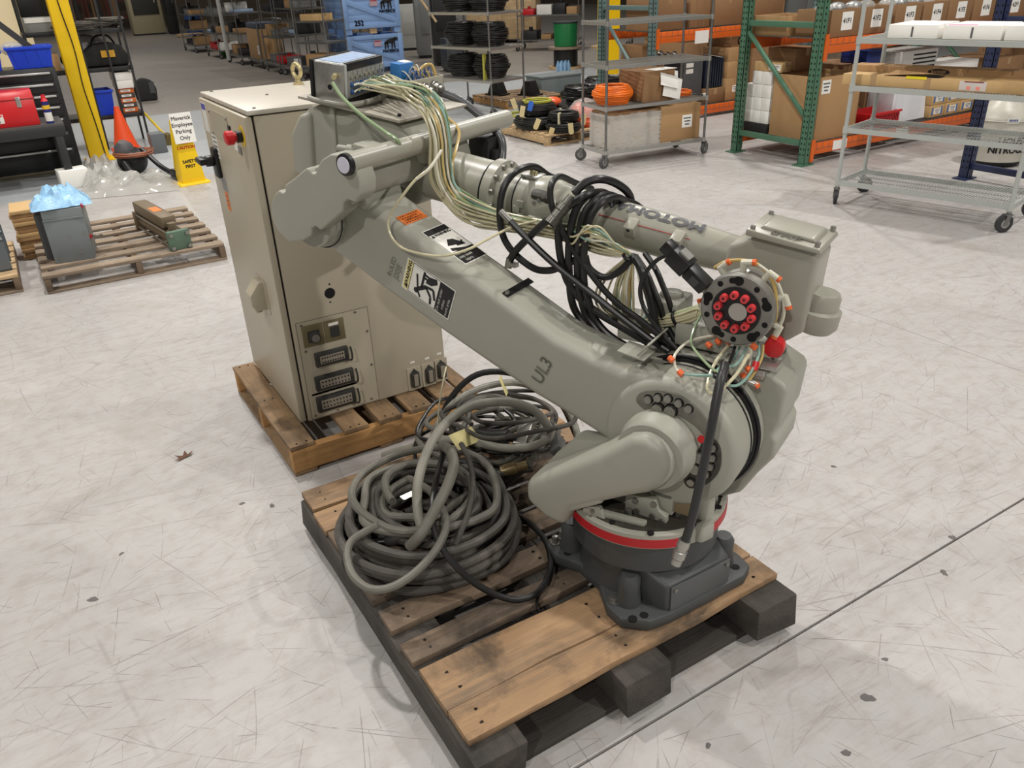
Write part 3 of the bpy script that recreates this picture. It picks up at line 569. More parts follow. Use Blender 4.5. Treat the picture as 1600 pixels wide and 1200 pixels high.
# --- shoulder motor cover
cov = [(-0.26, 0.49), (-0.215, 0.522), (-0.042, 0.645), (0.045, 0.722), (0.09, 0.738), (0.138, 0.715), (0.158, 0.665), (0.142, 0.612), (0.095, 0.572), (0.045, 0.545), (-0.115, 0.447), (-0.139, 0.378), (-0.2, 0.388), (-0.262, 0.425)]
MC = MB(arm).prism(cov, -0.225, -0.105).build('motor_cover', ROBOT, ROB, bevel=0.026, segs=4, angle=50)
MB(arm).lathe((0.085, -0.1, 0.66), (0.085, -0.19, 0.66), ((0, 0.098), (0.05, 0.098), (0.06, 0.09), (0.09, 0.088)), 44).build('motor_flange', ROBOT, MC, angle=40)
MB(arm).box((-0.09, -0.165, 0.475), (0.14, 0.11, 0.03), rot=Matrix.Rotation(math.radians(-33), 3, 'Y')).build('cover_skirt', ROBOT, MC, bevel=0.008)
MB(arm).prism([(-0.275, 0.455), (-0.225, 0.53), (-0.16, 0.605), (-0.03, 0.625), (0.0, 0.55), (-0.13, 0.46)], -0.125, -0.06).build('cover_backing', ROBOT, MC, bevel=0.012)

# --- elbow cover, pivot and hollow tube
def notch(p, q, dep):      # a scooped pocket between two outline points
    p = Vector((p[0], 0, p[1])); q = Vector((q[0], 0, q[1])); d = q - p; nn = Vector((d.z, 0, -d.x)).normalized()
    return [(v.x, v.z) for v in (p, p + d * 0.3 - nn * dep, p + d * 0.7 - nn * dep, q)]
ecv = [(-1.07, 1.045), (-1.112, 1.07), (-1.132, 1.11), (-1.122, 1.155), (-1.096, 1.185)]
ecv += notch((-1.078, 1.197), (-1.05, 1.214), -0.014)
ecv += [(-1.0, 1.24), (-0.965, 1.262)] + notch((-0.945, 1.272), (-0.906, 1.277), -0.016)
ecv += [(-0.885, 1.298), (-0.85, 1.315), (-0.8, 1.318), (-0.765, 1.295), (-0.752, 1.25), (-0.76, 1.215)]
ecv += notch((-0.783, 1.192), (-0.83, 1.165), -0.018) + [(-0.9, 1.118)] + notch((-0.93, 1.098), (-0.97, 1.078), -0.018) + [(-1.01, 1.058)]
EC = MB(arm).prism(ecv, -0.205, -0.14).build('elbow_cover', ROBOT, ROB, bevel=0.017, segs=4, angle=50)
for a_, z_ in ((-1.055, 1.19), (-0.925, 1.258), (-0.81, 1.195), (-0.952, 1.105)):
    MB(arm).cyl((a_, -0.15, z_), (a_, -0.185, z_), 0.012, seg=12).build('socket_bolt', ROBOT, EC)
MB(arm).lathe((EX, -0.09, EZ), (EX, -0.15, EZ), ((0, 0.095), (0.022, 0.095), (0.024, 0.09), (0.036, 0.09), (0.038, 0.084), (0.06, 0.084)), 44).build('elbow_bearing', ROBOT, LA, angle=30)
MB(arm).ring((EX, -0.113, EZ), (0, 1, 0), 0.0945, 0.002, 48, 6).build('bearing_seam', BLACK, LA)
MB(arm).lathe((-0.862, -0.17, 1.240), (-0.862, 0.13, 1.240), ((0, 0.05), (0.02, 0.061), (0.3, 0.062)), 36).build('elbow_yoke', ROBOT, EC, angle=40)
TB0 = (-0.785, -0.215, 1.296)
TUB = MB(arm).lathe(TB0, (TB0[0], 0.535, TB0[2]), ((0, 0.0285), (0.75, 0.0285)), 28).build('hollow_tube', ROBOT_SMOOTH, ROB)
MB(arm).lathe((TB0[0], -0.225, TB0[2]), (TB0[0], -0.209, TB0[2]), ((0, 0.024), (0.003, 0.029), (0.014, 0.0297)), 28).build('tube_end_cap', BLACKPL, TUB)
MB(arm).lathe((TB0[0], -0.228, TB0[2]), (TB0[0], -0.217, TB0[2]), ((0, 0.012), (0.0015, 0.021), (0.01, 0.0235)), 24).build('tube_plug', mat('pale_lilac_plug', (206, 204, 218), 0.35, var=0.05), TUB)

# --- forearm
FA = MB(fore).lathe((-0.12, 0.19, 0), (0.98, 0.19, 0), ((0, 0.07), (0.03, 0.085), (0.09, 0.087), (0.11, 0.079), (0.34, 0.0785), (0.352, 0.0785), (0.356, 0.09), (0.385, 0.09), (0.392, 0.072), (0.44, 0.07), (0.50, 0.072), (0.53, 0.078), (0.56, 0.077), (0.58, 0.066), (0.66, 0.061), (0.90, 0.058), (1.0, 0.052), (1.1, 0.047)), 48).build('forearm', ROBOT_SMOOTH, ROB, angle=28)
for i in range(12):
    a = 2 * math.pi * (i + 0.5) / 12; q = (0.276, 0.19 + 0.081 * math.cos(a), 0.081 * math.sin(a)); MB(fore).cyl((0.262, q[1], q[2]), (0.276, q[1], q[2]), 0.0075, seg=10).build('flange_bolt', STEEL, FA)
MB(fore).ring((0.226, 0.19, 0), (1, 0, 0), 0.0805, 0.002, 48, 6).build('flange_groove', BLACK, FA)
MB(fore).ring((0.335, 0.19, 0), (1, 0, 0), 0.0705, 0.002, 48, 6).build('flange_groove', BLACK, FA)
MB(fore).box((0.36, 0.185, 0.0715), (0.05, 0.055, 0.006)).build('terminal_plate', ALU, FA, bevel=0.001)
for dx in (-0.008, 0.0, 0.009): MB(fore).cyl((0.36 + dx, 0.185, 0.073), (0.36 + dx, 0.185, 0.083), 0.004, seg=8).build('brass_stud', BRASS, FA)
for s_, w_ in ((0.355, -0.012), (0.37, -0.03), (0.365, 0.005)): MB(fore).box((s_, 0.118, w_), (0.022, 0.012, 0.02)).build('clip_block', ROBOT_SMOOTH, FA, bevel=0.002)
rc = MB(fore).box((0.425, 0.135, 0.03), (0.06, 0.03, 0.05), rot=Matrix.Rotation(0.6, 3, 'X')).build('bolt_recess', GREASE, FA, bevel=0.01)
for k in range(3): MB(fore).cyl((0.41 + 0.013 * k, 0.125, 0.018 + 0.012 * k), (0.412 + 0.013 * k, 0.113, 0.02 + 0.012 * k), 0.006, seg=8).build('socket_bolt', STEEL, rc)
MB(fore).box((0.42, 0.115, -0.03), (0.04, 0.03, 0.03)).build('cable_boss', ROBOT_SMOOTH, FA, bevel=0.004)
for s_ in (0.70, 0.83):
    kb = MB(fore).box((s_, 0.135, 0.018), (0.03, 0.04, 0.036), rot=Matrix.Rotation(0.5, 3, 'X')).build('mounting_lug', ROBOT_SMOOTH, FA, bevel=0.003)
    MB(fore).cyl((s_, 0.128, 0.012), (s_, 0.111, 0.019), 0.005, seg=10).build('screw_hole', HOLE, kb)
# forearm lettering wrapped on the tube, read from the far side
tg = text_geo('MOTOMAN', 0.05, 0.0028); mt = MB(fore); vv = []
for vx, vy in [(v[0] * 1.12, v[1] * 0.9) for v in tg[0]]:
    s_ = 0.735 - vx; ang = math.radians(108) + vy / 0.0612; rr = 0.0622 - (s_ - 0.54) * 0.0135 + 0.0006
    vv.append((s_, 0.19 + rr * math.cos(ang), rr * math.sin(ang)))
mt.add(vv, tg[1]); mt.build('forearm_lettering', INK_GREY, FA)
rl = MB(fore); rl.tube([(0.6, 0.19 + 0.0612 * math.cos(2.65), 0.0612 * math.sin(2.65)), (0.73, 0.19 + 0.0595 * math.cos(2.65), 0.0595 * math.sin(2.65)), (0.86, 0.19 + 0.058 * math.cos(2.65), 0.058 * math.sin(2.65))], 0.001, 5).build('red_pinstripe', RED, FA)
# rear housing
HB = MB(fore).prism([(-0.5, 0.06), (-0.455, 0.118), (-0.40, 0.142), (-0.10, 0.146), (0.0, 0.10), (0.03, 0.03), (0.0, -0.09), (-0.1, -0.11), (-0.5, -0.1), (-0.51, -0.02)], 0.115, 0.36).build('motor_housing', ROBOT, ROB, bevel=0.02, segs=3)
MB(fore).prism([(-0.345, 0.146), (-0.325, 0.146), (-0.318, -0.1), (-0.338, -0.1)], 0.108, 0.13).build('housing_rib', ROBOT, HB, bevel=0.003)
MB(fore).prism([(-0.52, 0.03), (-0.475, 0.1), (-0.425, 0.115), (-0.425, -0.1), (-0.52, -0.1)], 0.10, 0.32).build('housing_end', ROBOT, HB, bevel=0.015, segs=3)
MB(fore).lathe((-0.11, 0.19, 0), (-0.11, 0.1, 0), ((0, 0.08), (0.06, 0.08), (0.075, 0.07)), 32).build('forearm_boss', ROBOT, HB)
lg = MB(fore).box((-0.11, 0.07, 0.07), (0.13, 0.1, 0.03)).build('cast_lug', ROBOT, HB, bevel=0.01)
for k in range(2): MB(fore).cyl((-0.172, 0.03 + 0.012 * k, 0.07), (-0.178, 0.03 + 0.012 * k, 0.07), 0.005, seg=8).build('screw_hole', HOLE, lg)
MB(fore).lathe((-0.17, 0.035, 0.06), (-0.24, 0.035, 0.055), ((0, 0.015), (0.03, 0.015), (0.035, 0.01), (0.07, 0.01)), 14).build('cable_gland', ROBOT, HB)
MB(fore).lathe((0.0, 0.13, 0.06), (0.02, 0.13, 0.14), ((0, 0.045), (0.05, 0.043), (0.07, 0.03)), 20).build('cast_dome', ROBOT, HB, angle=60)
mb_ = MB(fore); mb_.box((0.02, 0.44, 0.03), (0.08, 0.09, 0.09)); mb_.box((0.065, 0.44, 0.01), (0.03, 0.06, 0.06)); mb_.build('rear_motor_plug', BLACKPL, ROB, bevel=0.006)
# mounting plate with valve manifold and junction box
PLT = MB(fore).bx(-0.47, -0.055, 0.10, 0.43, 0.15, 0.158).build('mounting_plate', mat('bare_plate', (178, 172, 160), 0.45, 0.3, var=0.12, scale=8, dirt=(128, 120, 106), dirt_amt=0.4), ROB, bevel=0.001)
for s_, o_ in ((-0.09, 0.14), (-0.3, 0.115)): MB(fore).cyl((s_, o_, 0.158), (s_, o_, 0.165), 0.006, seg=8).build('screw', BLACK, PLT)
RM = Matrix.Rotation(math.radians(11), 3, 'Z')
def man(p):   # manifold frame: x along the ports, y depth, z up
    q = RM @ Vector((-p[1], p[0], 0)); return fore((-0.274 + q.x, 0.115 + q.y, 0.159 + p[2]))
VM = MB(man).bx(0, 0.215, 0.0, 0.115, 0.004, 0.118).build('valve_manifold', mat('pale_grey_valve_body', (188, 190, 186), 0.4, 0.2, var=0.06), ROB, bevel=0.003)
MB(man).bx(-0.006, 0.0, 0.006, 0.108, 0.004, 0.116).build('end_plate', ALU, VM, bevel=0.002)
MB(man).bx(-0.01, 0.2, 0.112, 0.122, 0.0, 0.12).build('rear_rail', BLACKPL, VM)
MB(man).bx(0.01, 0.2, 0.025, 0.1, 0.1175, 0.1195).build('top_label', mat('blue_white_label', (150, 170, 200), 0.5, var=0.35, scale=60), VM)
MB(man).bx(0.004, 0.205, -0.004, 0.012, 0.1, 0.121).build('cap_strip', BLACKPL, VM, bevel=0.002)
MB(man).bx(0.0, 0.21, -0.003, 0.06, 0.0, 0.02).build('base_strip', BLACKPL, VM)
for i in range(8):
    x_ = 0.016 + i * 0.0262
    v_ = MB(man).bx(x_ - 0.0115, x_ + 0.0115, -0.006, 0.004, 0.025, 0.098).build('valve_station', mat('valve_station_grey', (150, 150, 144), 0.4, 0.3, var=0.1, scale=30), VM, bevel=0.0015)
    MB(man).cyl((x_, -0.004, 0.082), (x_, -0.011, 0.082), 0.0065, seg=12).build('valve_button', ALU, v_)
    for z_ in (0.04, 0.06): MB(man).cyl((x_, -0.004, z_), (x_, -0.016, z_), 0.0068, seg=12).build('port_fitting', mat('blue_push_fitting', (46, 84, 140), 0.4, var=0.1), v_)
MB(man).cyl((-0.005, 0.05, 0.05), (-0.014, 0.05, 0.05), 0.0155, seg=20).build('end_port', ALU, VM); MB(man).cyl((-0.013, 0.05, 0.05), (-0.0145, 0.05, 0.05), 0.008, seg=14).build('end_port_hole', HOLE, VM)
MB(man).cyl((-0.005, 0.035, 0.085), (-0.035, 0.02, 0.085), 0.0075, seg=12).build('brass_elbow', BRASS, VM)
MB(man).tube([(0.03, 0.13, 0.01), (-0.02, 0.12, 0.01), (-0.04, 0.06, 0.01), (-0.03, -0.015, 0.01), (0.03, -0.045, 0.012), (0.12, -0.05, 0.014), (0.19, -0.02, 0.012)], 0.0085, 10).build('grey_lead', CABLE_LG, VM)
JB = MB(fore); x0, x1, y0, y1, z0, z1 = -0.3, -0.185, 0.30, 0.475, 0.159, 0.222
for b_ in ((x0, x1, y0, y1, z0, z0 + 0.004), (x0, x0 + 0.004, y0, y1, z0, z1), (x1 - 0.004, x1, y0, y1, z0, z1), (x0, x1, y0, y0 + 0.004, z0, z1), (x0, x1, y1 - 0.004, y1, z0, z1)): JB.bx(*b_)
JBo = JB.build('junction_box', mat('box_cream_grey', (168, 164, 148), 0.45, var=0.06), ROB)
MB(fore).bx(-0.29, -0.25, 0.33, 0.40, 0.2, 0.26).build('blue_relay', mat('relay_blue', (52, 118, 184), 0.45, var=0.08), JBo, bevel=0.003)
MB(fore).bx(-0.285, -0.255, 0.36, 0.395, 0.26, 0.262).build('relay_label', PAPER, JBo)
MB(fore).bx(-0.24, -0.2, 0.33, 0.45, 0.17, 0.205).build('terminal_strip', mat('green_terminals', (64, 104, 76), 0.5, var=0.3, scale=60), JBo)
wr = random.Random(3)
for i in range(12):
    a = (-0.27 + wr.uniform(-0.02, 0.06), 0.33 + wr.uniform(0, 0.12), 0.205); b = (-0.23 + wr.uniform(-0.02, 0.03), 0.32 + wr.uniform(0, 0.13), 0.2)
    MB(fore).tube([a, ((a[0] + b[0]) / 2, (a[1] + b[1]) / 2, 0.235 + wr.uniform(0, 0.015)), b], 0.0022, 6).build('control_wire', (mat('blue_wire', (70, 96, 150), 0.4), TUBE_WH, mat('blue_wire', (70, 96, 150), 0.4), TUBE_AM)[i % 4], JBo)
MB(fore).tube([(-0.25, 0.41, 0.21), (-0.235, 0.43, 0.245), (-0.215, 0.45, 0.25), (-0.2, 0.455, 0.21)], 0.005, 8).build('control_wire', TUBE_AM, JBo)
for o_ in (0.37, 0.42): MB(fore).lathe((-0.187, o_, 0.195), (-0.145, o_, 0.19), ((0, 0.018), (0.012, 0.018), (0.014, 0.0145), (0.028, 0.0145), (0.03, 0.011), (0.042, 0.011)), 16).build('cable_gland', STEEL, JBo)

# --- wrist
WR = MB(fore).prism([(0.96, 0.045), (0.99, 0.06), (1.02, 0.092), (1.16, 0.09), (1.175, 0.06), (1.18, -0.02), (1.19, -0.12), (1.15, -0.165), (1.1, -0.17), (1.04, -0.12), (1.0, -0.06), (0.955, -0.045)], 0.13, 0.26).build('wrist_housing', ROBOT_SMOOTH, ROB, bevel=0.014, segs=3)
lid = MB(fore).prism([(1.0, 0.10), (1.175, 0.095), (1.18, 0.083), (1.0, 0.083)], 0.11, 0.275).build('wrist_lid', ROBOT_SMOOTH, WR, bevel=0.004)
MB(fore).prism([(1.03, 0.108), (1.15, 0.106), (1.16, 0.095), (1.02, 0.095)], 0.14, 0.25).build('lid_crown', ROBOT_SMOOTH, lid, bevel=0.005)
for s_, o_ in ((1.012, 0.123), (1.165, 0.123), (1.012, 0.262), (1.165, 0.262)): MB(fore).cyl((s_, o_, 0.095), (s_, o_, 0.107), 0.0065, seg=10).build('lid_bolt', STEEL, lid)
pl_ = MB(fore); put_flat(pl_, text_geo('BWP', 0.034, 0.0012), (1.09, 0.128, 0.1005), (1, 0, 0), (0, 1, 0), 0.001); pl_.build('cast_letters', mat('cast_letter_dark', (104, 101, 90), 0.5), lid)
MB(fore).lathe((1.2, 0.19, -0.03), (1.2, 0.19, -0.13), ((0, 0.036), (0.012, 0.042), (0.04, 0.042), (0.045, 0.052), (0.085, 0.052), (0.1, 0.042)), 24).build('wrist_motor', ROBOT_SMOOTH, WR, angle=40)
FC = (0.203, 0.998)
def disc(o0, o1, r, name, m, parent, seg=40, **k): return MB(arm).lathe((FC[0], o0, FC[1]), (FC[0], o1, FC[1]), ((0, r), (abs(o1 - o0) * 0.9, r), (abs(o1 - o0), r - 0.003)), seg).build(name, m, parent, **k)
disc(0.14, 0.07, 0.07, 'wrist_neck', ROBOT_SMOOTH, WR)
TC = disc(0.075, 0.03, 0.083, 'tool_changer', ALU, ROB)
disc(0.032, 0.028, 0.079, 'changer_groove', BLACK, TC)
DF = disc(0.028, 0.004, 0.088, 'tool_flange', mat('flange_steel', (140, 138, 132), 0.4, 0.6, var=0.12, scale=16, dirt=(84, 80, 72), dirt_amt=0.4), ROB, angle=30)
disc(0.006, -0.001, 0.058, 'flange_recess', mat('black_oxide_steel', (34, 34, 35), 0.42, 0.3, var=0.2), DF)
MB(arm).cyl((FC[0] + 0.006, 0.0, FC[1] + 0.0), (FC[0] + 0.006, -0.003, FC[1]), 0.022, seg=24).build('locating_bore', ALU, DF)
for i in range(10):
    a = math.radians(90 + 6 + 36 * i); q = (FC[0] + 0.0415 * math.cos(a), FC[1] + 0.0415 * math.sin(a))
    m_ = MB(arm); m_.cyl((q[0], -0.001, q[1]), (q[0], -0.014, q[1]), 0.0098, 0.0088, 16); cc = m_.build('red_cap', REDCAP, DF)
    MB(arm).cyl((q[0], -0.0135, q[1]), (q[0], -0.0145, q[1]), 0.0038, seg=8).build('cap_hole', mat('dark_red_hole', (92, 20, 24), 0.6), cc)
for i in range(10):
    a = math.radians(18 + 36 * i); q = (FC[0] + 0.0735 * math.cos(a), FC[1] + 0.0735 * math.sin(a))
    m_ = MB(arm)
    if i % 2 == 0:
        b2 = a + 0.22; m_.cyl((q[0], 0.006, q[1]), (q[0], 0.0025, q[1]), 0.0115, seg=16); m_.cyl((FC[0] + 0.0735 * math.cos(b2), 0.006, FC[1] + 0.0735 * math.sin(b2)), (FC[0] + 0.0735 * math.cos(b2), 0.0026, FC[1] + 0.0735 * math.sin(b2)), 0.007, seg=14)
        b3 = a + 0.12; m_.cyl((FC[0] + 0.0735 * math.cos(b3), 0.006, FC[1] + 0.0735 * math.sin(b3)), (FC[0] + 0.0735 * math.cos(b3), 0.0024, FC[1] + 0.0735 * math.sin(b3)), 0.0075, seg=14)
    else: m_.cyl((q[0], 0.006, q[1]), (q[0], 0.0025, q[1]), 0.0068, seg=14)
    m_.build('keyhole_slot' if i % 2 == 0 else 'bolt_hole', HOLE, DF)
for i, dg in enumerate((128, 95, 58, 20, -25, 170, 200)):
    a = math.radians(dg); d = Vector((math.cos(a), 0, math.sin(a))); o = Vector((FC[0], 0.052, FC[1])); tdir = Vector((math.sin(a), 0, -math.cos(a)))
    m_ = MB(arm); m_.cyl(o + d * 0.082, o + d * 0.104, 0.008, seg=10); m_.cyl(o + d * 0.102 - tdir * 0.004, o + d * 0.104 + tdir * 0.022, 0.0075, seg=10)
    e_ = m_.build('elbow_fitting', TUBE_WH, TC); MB(arm).cyl(o + d * 0.104 + tdir * 0.022, o + d * 0.104 + tdir * 0.03, 0.008, seg=10).build('fitting_collar', ORANGE_FIT, e_)
vb = MB(arm); RV = Matrix.Rotation(math.radians(38), 3, 'Y')
vb.box((0.105, 0.0, 1.063), (0.06, 0.045, 0.032), rot=RV); vb.box((0.06, 0.0, 1.10), (0.055, 0.05, 0.04), rot=RV); vb.box((0.03, 0.0, 1.126), (0.03, 0.034, 0.03), rot=RV)
VB = vb.build('connector_plug', BLACKPL, ROB, bevel=0.003)
MB(arm).box((0.104, -0.023, 1.062), (0.022, 0.003, 0.018), rot=RV).build('plug_latch', mat('charcoal_latch', (60, 60, 62), 0.4), VB)
MB(arm).box((0.075, -0.002, 1.118), (0.03, 0.03, 0.006), rot=RV).build('plug_sleeve', ALU, VB)
HOSES = {
    'loop_a': [(-0.434,0.3,1.177),(-0.459,0.26,1.197),(-0.469,0.2,1.234),(-0.471,0.12,1.241),(-0.485,0.08,1.215),(-0.493,0.06,1.17),(-0.491,0.05,1.115),(-0.478,0.05,1.062),(-0.44,0.05,1.022),(-0.383,0.05,0.994),(-0.332,0.05,0.997),(-0.297,0.06,1.013),(-0.257,0.06,1.037),(-0.234,0.07,1.068),(-0.221,0.1,1.07),(-0.214,0.16,1.05)],
    'loop_b': [(-0.188,0.27,1.123),(-0.228,0.27,1.148),(-0.237,0.22,1.171),(-0.235,0.15,1.198),(-0.241,0.09,1.201),(-0.257,0.06,1.171),(-0.268,0.05,1.117),(-0.274,0.05,1.046),(-0.271,0.05,0.979),(-0.267,0.05,0.93),(-0.257,0.06,0.885),(-0.217,0.06,0.846),(-0.158,0.06,0.82)],
    'loop_c': [(-0.323,0.27,1.171),(-0.335,0.2,1.201),(-0.337,0.12,1.236),(-0.333,0.07,1.232),(-0.328,0.05,1.203),(-0.313,0.04,1.165),(-0.284,0.04,1.113),(-0.246,0.04,1.058),(-0.198,0.04,1.008),(-0.155,0.04,0.967),(-0.108,0.04,0.935),(-0.052,0.03,0.914),(-0.001,0.03,0.884),(0.048,0.03,0.859)],
    'loop_d': [(-0.237,0.26,1.138),(-0.237,0.2,1.174),(-0.223,0.1,1.209),(-0.234,0.06,1.209),(-0.261,0.05,1.19),(-0.293,0.04,1.165),(-0.343,0.04,1.129),(-0.4,0.04,1.076),(-0.437,0.04,1.039),(-0.456,0.04,1.011)],
    'loop_e': [(-0.452,0.03,1.132),(-0.393,0.03,1.086),(-0.334,0.03,1.043),(-0.275,0.03,1.006),(-0.202,0.03,0.966),(-0.13,0.03,0.925),(-0.069,0.03,0.892),(-0.014,0.03,0.863),(0.032,0.03,0.844)],
    'loop_f': [(-0.223,0.05,1.054),(-0.213,0.05,1.025),(-0.184,0.05,1.007),(-0.156,0.05,1.007),(-0.125,0.06,1.027),(-0.101,0.07,1.058),(-0.095,0.08,1.066)],
    'drop_a': [(-0.097,0.07,1.067),(-0.067,0.05,1.044),(-0.052,0.05,1.003),(-0.036,0.05,0.958),(-0.023,0.05,0.912),(-0.01,0.06,0.866),(0.019,0.06,0.831)],
    'drop_b': [(-0.095,0.08,1.064),(-0.055,0.06,1.034),(-0.034,0.06,0.995),(-0.014,0.06,0.954),(-0.003,0.07,0.909),(0.026,0.07,0.865),(0.064,0.07,0.832)],
    'drop_c': [(-0.305,0.06,1.182),(-0.305,0.05,1.13),(-0.303,0.05,1.064),(-0.291,0.05,1.008),(-0.272,0.05,0.966),(-0.232,0.05,0.927),(-0.173,0.05,0.896),(-0.106,0.05,0.872),(-0.036,0.05,0.846)],
    'plug_lead': [(0.038,0.02,1.107),(0.013,0.02,1.1),(-0.011,0.02,1.082),(-0.033,0.02,1.054),(-0.047,0.02,1.023),(-0.05,0.02,0.992),(-0.04,0.02,0.959),(-0.017,0.02,0.925),(0.02,0.02,0.888),(0.061,0.02,0.857)],
    'hub_hose': [(0.225,-0.11,0.912),(0.23,-0.13,0.905),(0.233,-0.16,0.886),(0.237,-0.2,0.8),(0.232,-0.22,0.689),(0.225,-0.235,0.588),(0.215,-0.24,0.512),(0.209,-0.245,0.484)],
    'gland_hose': [(-0.977,0.43,1.387),(-0.903,0.45,1.358),(-0.812,0.46,1.297),(-0.76,0.46,1.25),(-0.748,0.45,1.202),(-0.743,0.42,1.164),(-0.728,0.36,1.141)],
    'green_lead': [(-1.065,0.05,1.455),(-1.013,0.03,1.42),(-0.917,0.0,1.38),(-0.82,-0.02,1.345),(-0.765,-0.03,1.325),(-0.798,0.03,1.268),(-0.846,0.1,1.204),(-0.866,0.12,1.14)],
    'amber_loop': [(-0.95,0.36,1.344),(-0.843,0.3,1.33),(-0.743,0.22,1.311),(-0.698,0.14,1.273),(-0.685,0.1,1.237),(-0.67,0.09,1.167),(-0.614,0.08,1.12),(-0.515,0.08,1.103),(-0.362,0.07,1.105)],
    'long_loop': [(-0.654,0.02,1.298),(-0.641,-0.05,1.267),(-0.66,-0.09,1.243),(-0.689,-0.115,1.203),(-0.744,-0.12,1.137),(-0.743,-0.125,1.093),(-0.706,-0.13,1.063),(-0.65,-0.13,1.053),(-0.561,-0.13,1.057),(-0.497,-0.1,1.075),(-0.483,-0.03,1.084),(-0.445,0.04,1.106),(-0.375,0.06,1.127)],
}
PILE = {
    'arch': [(0.862,2.442,0.12),(0.906,2.36,0.17),(0.936,2.246,0.24),(0.968,2.147,0.3),(1.016,2.067,0.32),(1.066,1.997,0.32),(1.127,1.949,0.31),(1.198,1.916,0.31),(1.256,1.903,0.33),(1.249,1.898,0.38),(1.203,1.906,0.45),(1.133,1.908,0.5),(1.063,1.921,0.52),(0.988,1.923,0.53),(0.908,1.899,0.53),(0.822,1.848,0.52),(0.763,1.813,0.48),(0.719,1.777,0.43),(0.699,1.751,0.38),(0.686,1.714,0.34),(0.687,1.68,0.3)],
    'upright': [(0.877,1.934,0.42),(0.86,1.84,0.45),(0.833,1.77,0.45),(0.78,1.706,0.44),(0.733,1.671,0.42),(0.69,1.659,0.38),(0.653,1.648,0.35),(0.631,1.673,0.31)],
    'front_loop': [(0.757,1.935,0.34),(0.767,1.818,0.36),(0.755,1.717,0.37),(0.733,1.64,0.36),(0.683,1.593,0.34),(0.611,1.57,0.31),(0.534,1.568,0.29),(0.482,1.603,0.28),(0.462,1.676,0.28),(0.473,1.75,0.29),(0.503,1.796,0.3),(0.545,1.791,0.32),(0.584,1.773,0.34)],
    'trailing': [(0.903,1.962,0.4),(0.79,1.805,0.4),(0.721,1.702,0.38),(0.692,1.621,0.35),(0.703,1.569,0.3),(0.74,1.524,0.24),(0.794,1.485,0.19),(0.849,1.453,0.168),(0.919,1.453,0.168),(0.998,1.517,0.168),(1.051,1.62,0.168),(1.059,1.731,0.168),(1.032,1.803,0.18),(0.968,1.825,0.22)],
    'thin': [(0.943,1.934,0.4),(0.92,1.841,0.4),(0.882,1.752,0.38),(0.821,1.666,0.36),(0.773,1.628,0.33),(0.747,1.619,0.3)],
}
# ---------------------------------------------------------------- control cabinet
CX0, CX1, CY0, CY1, CZ0, CZ1 = 0.705, 1.335, 2.835, 3.53, 0.135, 1.325
CAB = thing('control_cabinet', 'tall beige robot controller cabinet standing on an orange pine pallet', 'cabinet', ((CX0 + CX1) / 2, (CY0 + CY1) / 2, 0))
ox, oy = (CX0 + CX1) / 2, (CY0 + CY1) / 2
def cb(p): return (p[0] - ox, p[1] - oy, p[2])
BODY = MB(cb).bx(CX0, CX1, CY0, CY1, CZ0, CZ1).build('body', CABINET, CAB, bevel=0.004)
DOOR = MB(cb).bx(0.672, 0.698, CY0 + 0.002, CY1, CZ0 + 0.004, CZ1).build('door', CABINET, CAB, bevel=0.005)
MB(cb).bx(0.697, 0.706, CY0 + 0.012, CY1 - 0.01, CZ0 + 0.01, CZ1 - 0.004).build('door_gasket', BLACK, CAB)
LID = MB(cb).bx(0.684, CX1 + 0.006, CY0 - 0.004, CY1 + 0.006, CZ1 + 0.004, CZ1 + 0.02).build('lid', CAB_TOP, CAB, bevel=0.003)
MB(cb).bx(0.7, CX1 - 0.006, CY0 + 0.006, CY1 - 0.006, CZ1 - 0.002, CZ1 + 0.006).build('lid_seam', BLACK, CAB)
for px, py in ((0.72, 2.87), (0.72, 3.49), (1.3, 2.87), (0.86, 3.2)): MB(cb).cyl((px, py, CZ1 + 0.019), (px, py, CZ1 + 0.024), 0.006, seg=10).build('lid_screw', STEEL, LID)
eb = MB(cb); ex, ey = 1.062, 3.44; eb.cyl((ex, ey, 1.344), (ex, ey, 1.352), 0.022, seg=18); eb.cyl((ex, ey, 1.352), (ex, ey, 1.366), 0.013, 0.011, 14)
eb.ring((ex, ey, 1.398), (1, 0.35, 0), 0.026, 0.0085, 32, 10); eb.build('lifting_eye', BRASS, CAB)
# front door fittings (front faces -x)
fx = 0.672
es = MB(cb); es.cyl((fx, 2.905, 1.255), (fx - 0.002, 2.905, 1.255), 0.036, seg=28); ES = es.build('emergency_stop', mat('yellow_ring', (226, 190, 30), 0.45), DOOR)
MB(cb).cyl((fx - 0.001, 2.905, 1.255), (fx - 0.022, 2.905, 1.255), 0.02, seg=20).build('stop_collar', BLACKPL, ES)
MB(cb).lathe((fx - 0.02, 2.905, 1.255), (fx - 0.06, 2.905, 1.255), ((0, 0.016), (0.01, 0.016), (0.012, 0.024), (0.035, 0.024), (0.04, 0.018)), 22).build('stop_button', REDPL, ES)
hd = MB(cb); hd.bx(fx - 0.018, fx, 3.36, 3.425, 1.03, 1.15); HDL = hd.build('disconnect_switch', BLACKPL, DOOR, bevel=0.008)
h2 = MB(cb); h2.cyl((fx - 0.018, 3.392, 1.1), (fx - 0.05, 3.392, 1.1), 0.022, seg=18); h2.bx(fx - 0.075, fx - 0.045, 3.37, 3.455, 1.088, 1.112); h2.build('switch_handle', BLACKPL, HDL, bevel=0.004)
def on_front(name, y0, y1, z0, z1, m, parent=None, t=0.0012):
    return MB(cb).bx(fx - t, fx, y0, y1, z0, z1).build(name, m, parent or DOOR)
acc = on_front('access_panel', 3.09, 3.37, 1.2, 1.3, CABINET, t=0.003)
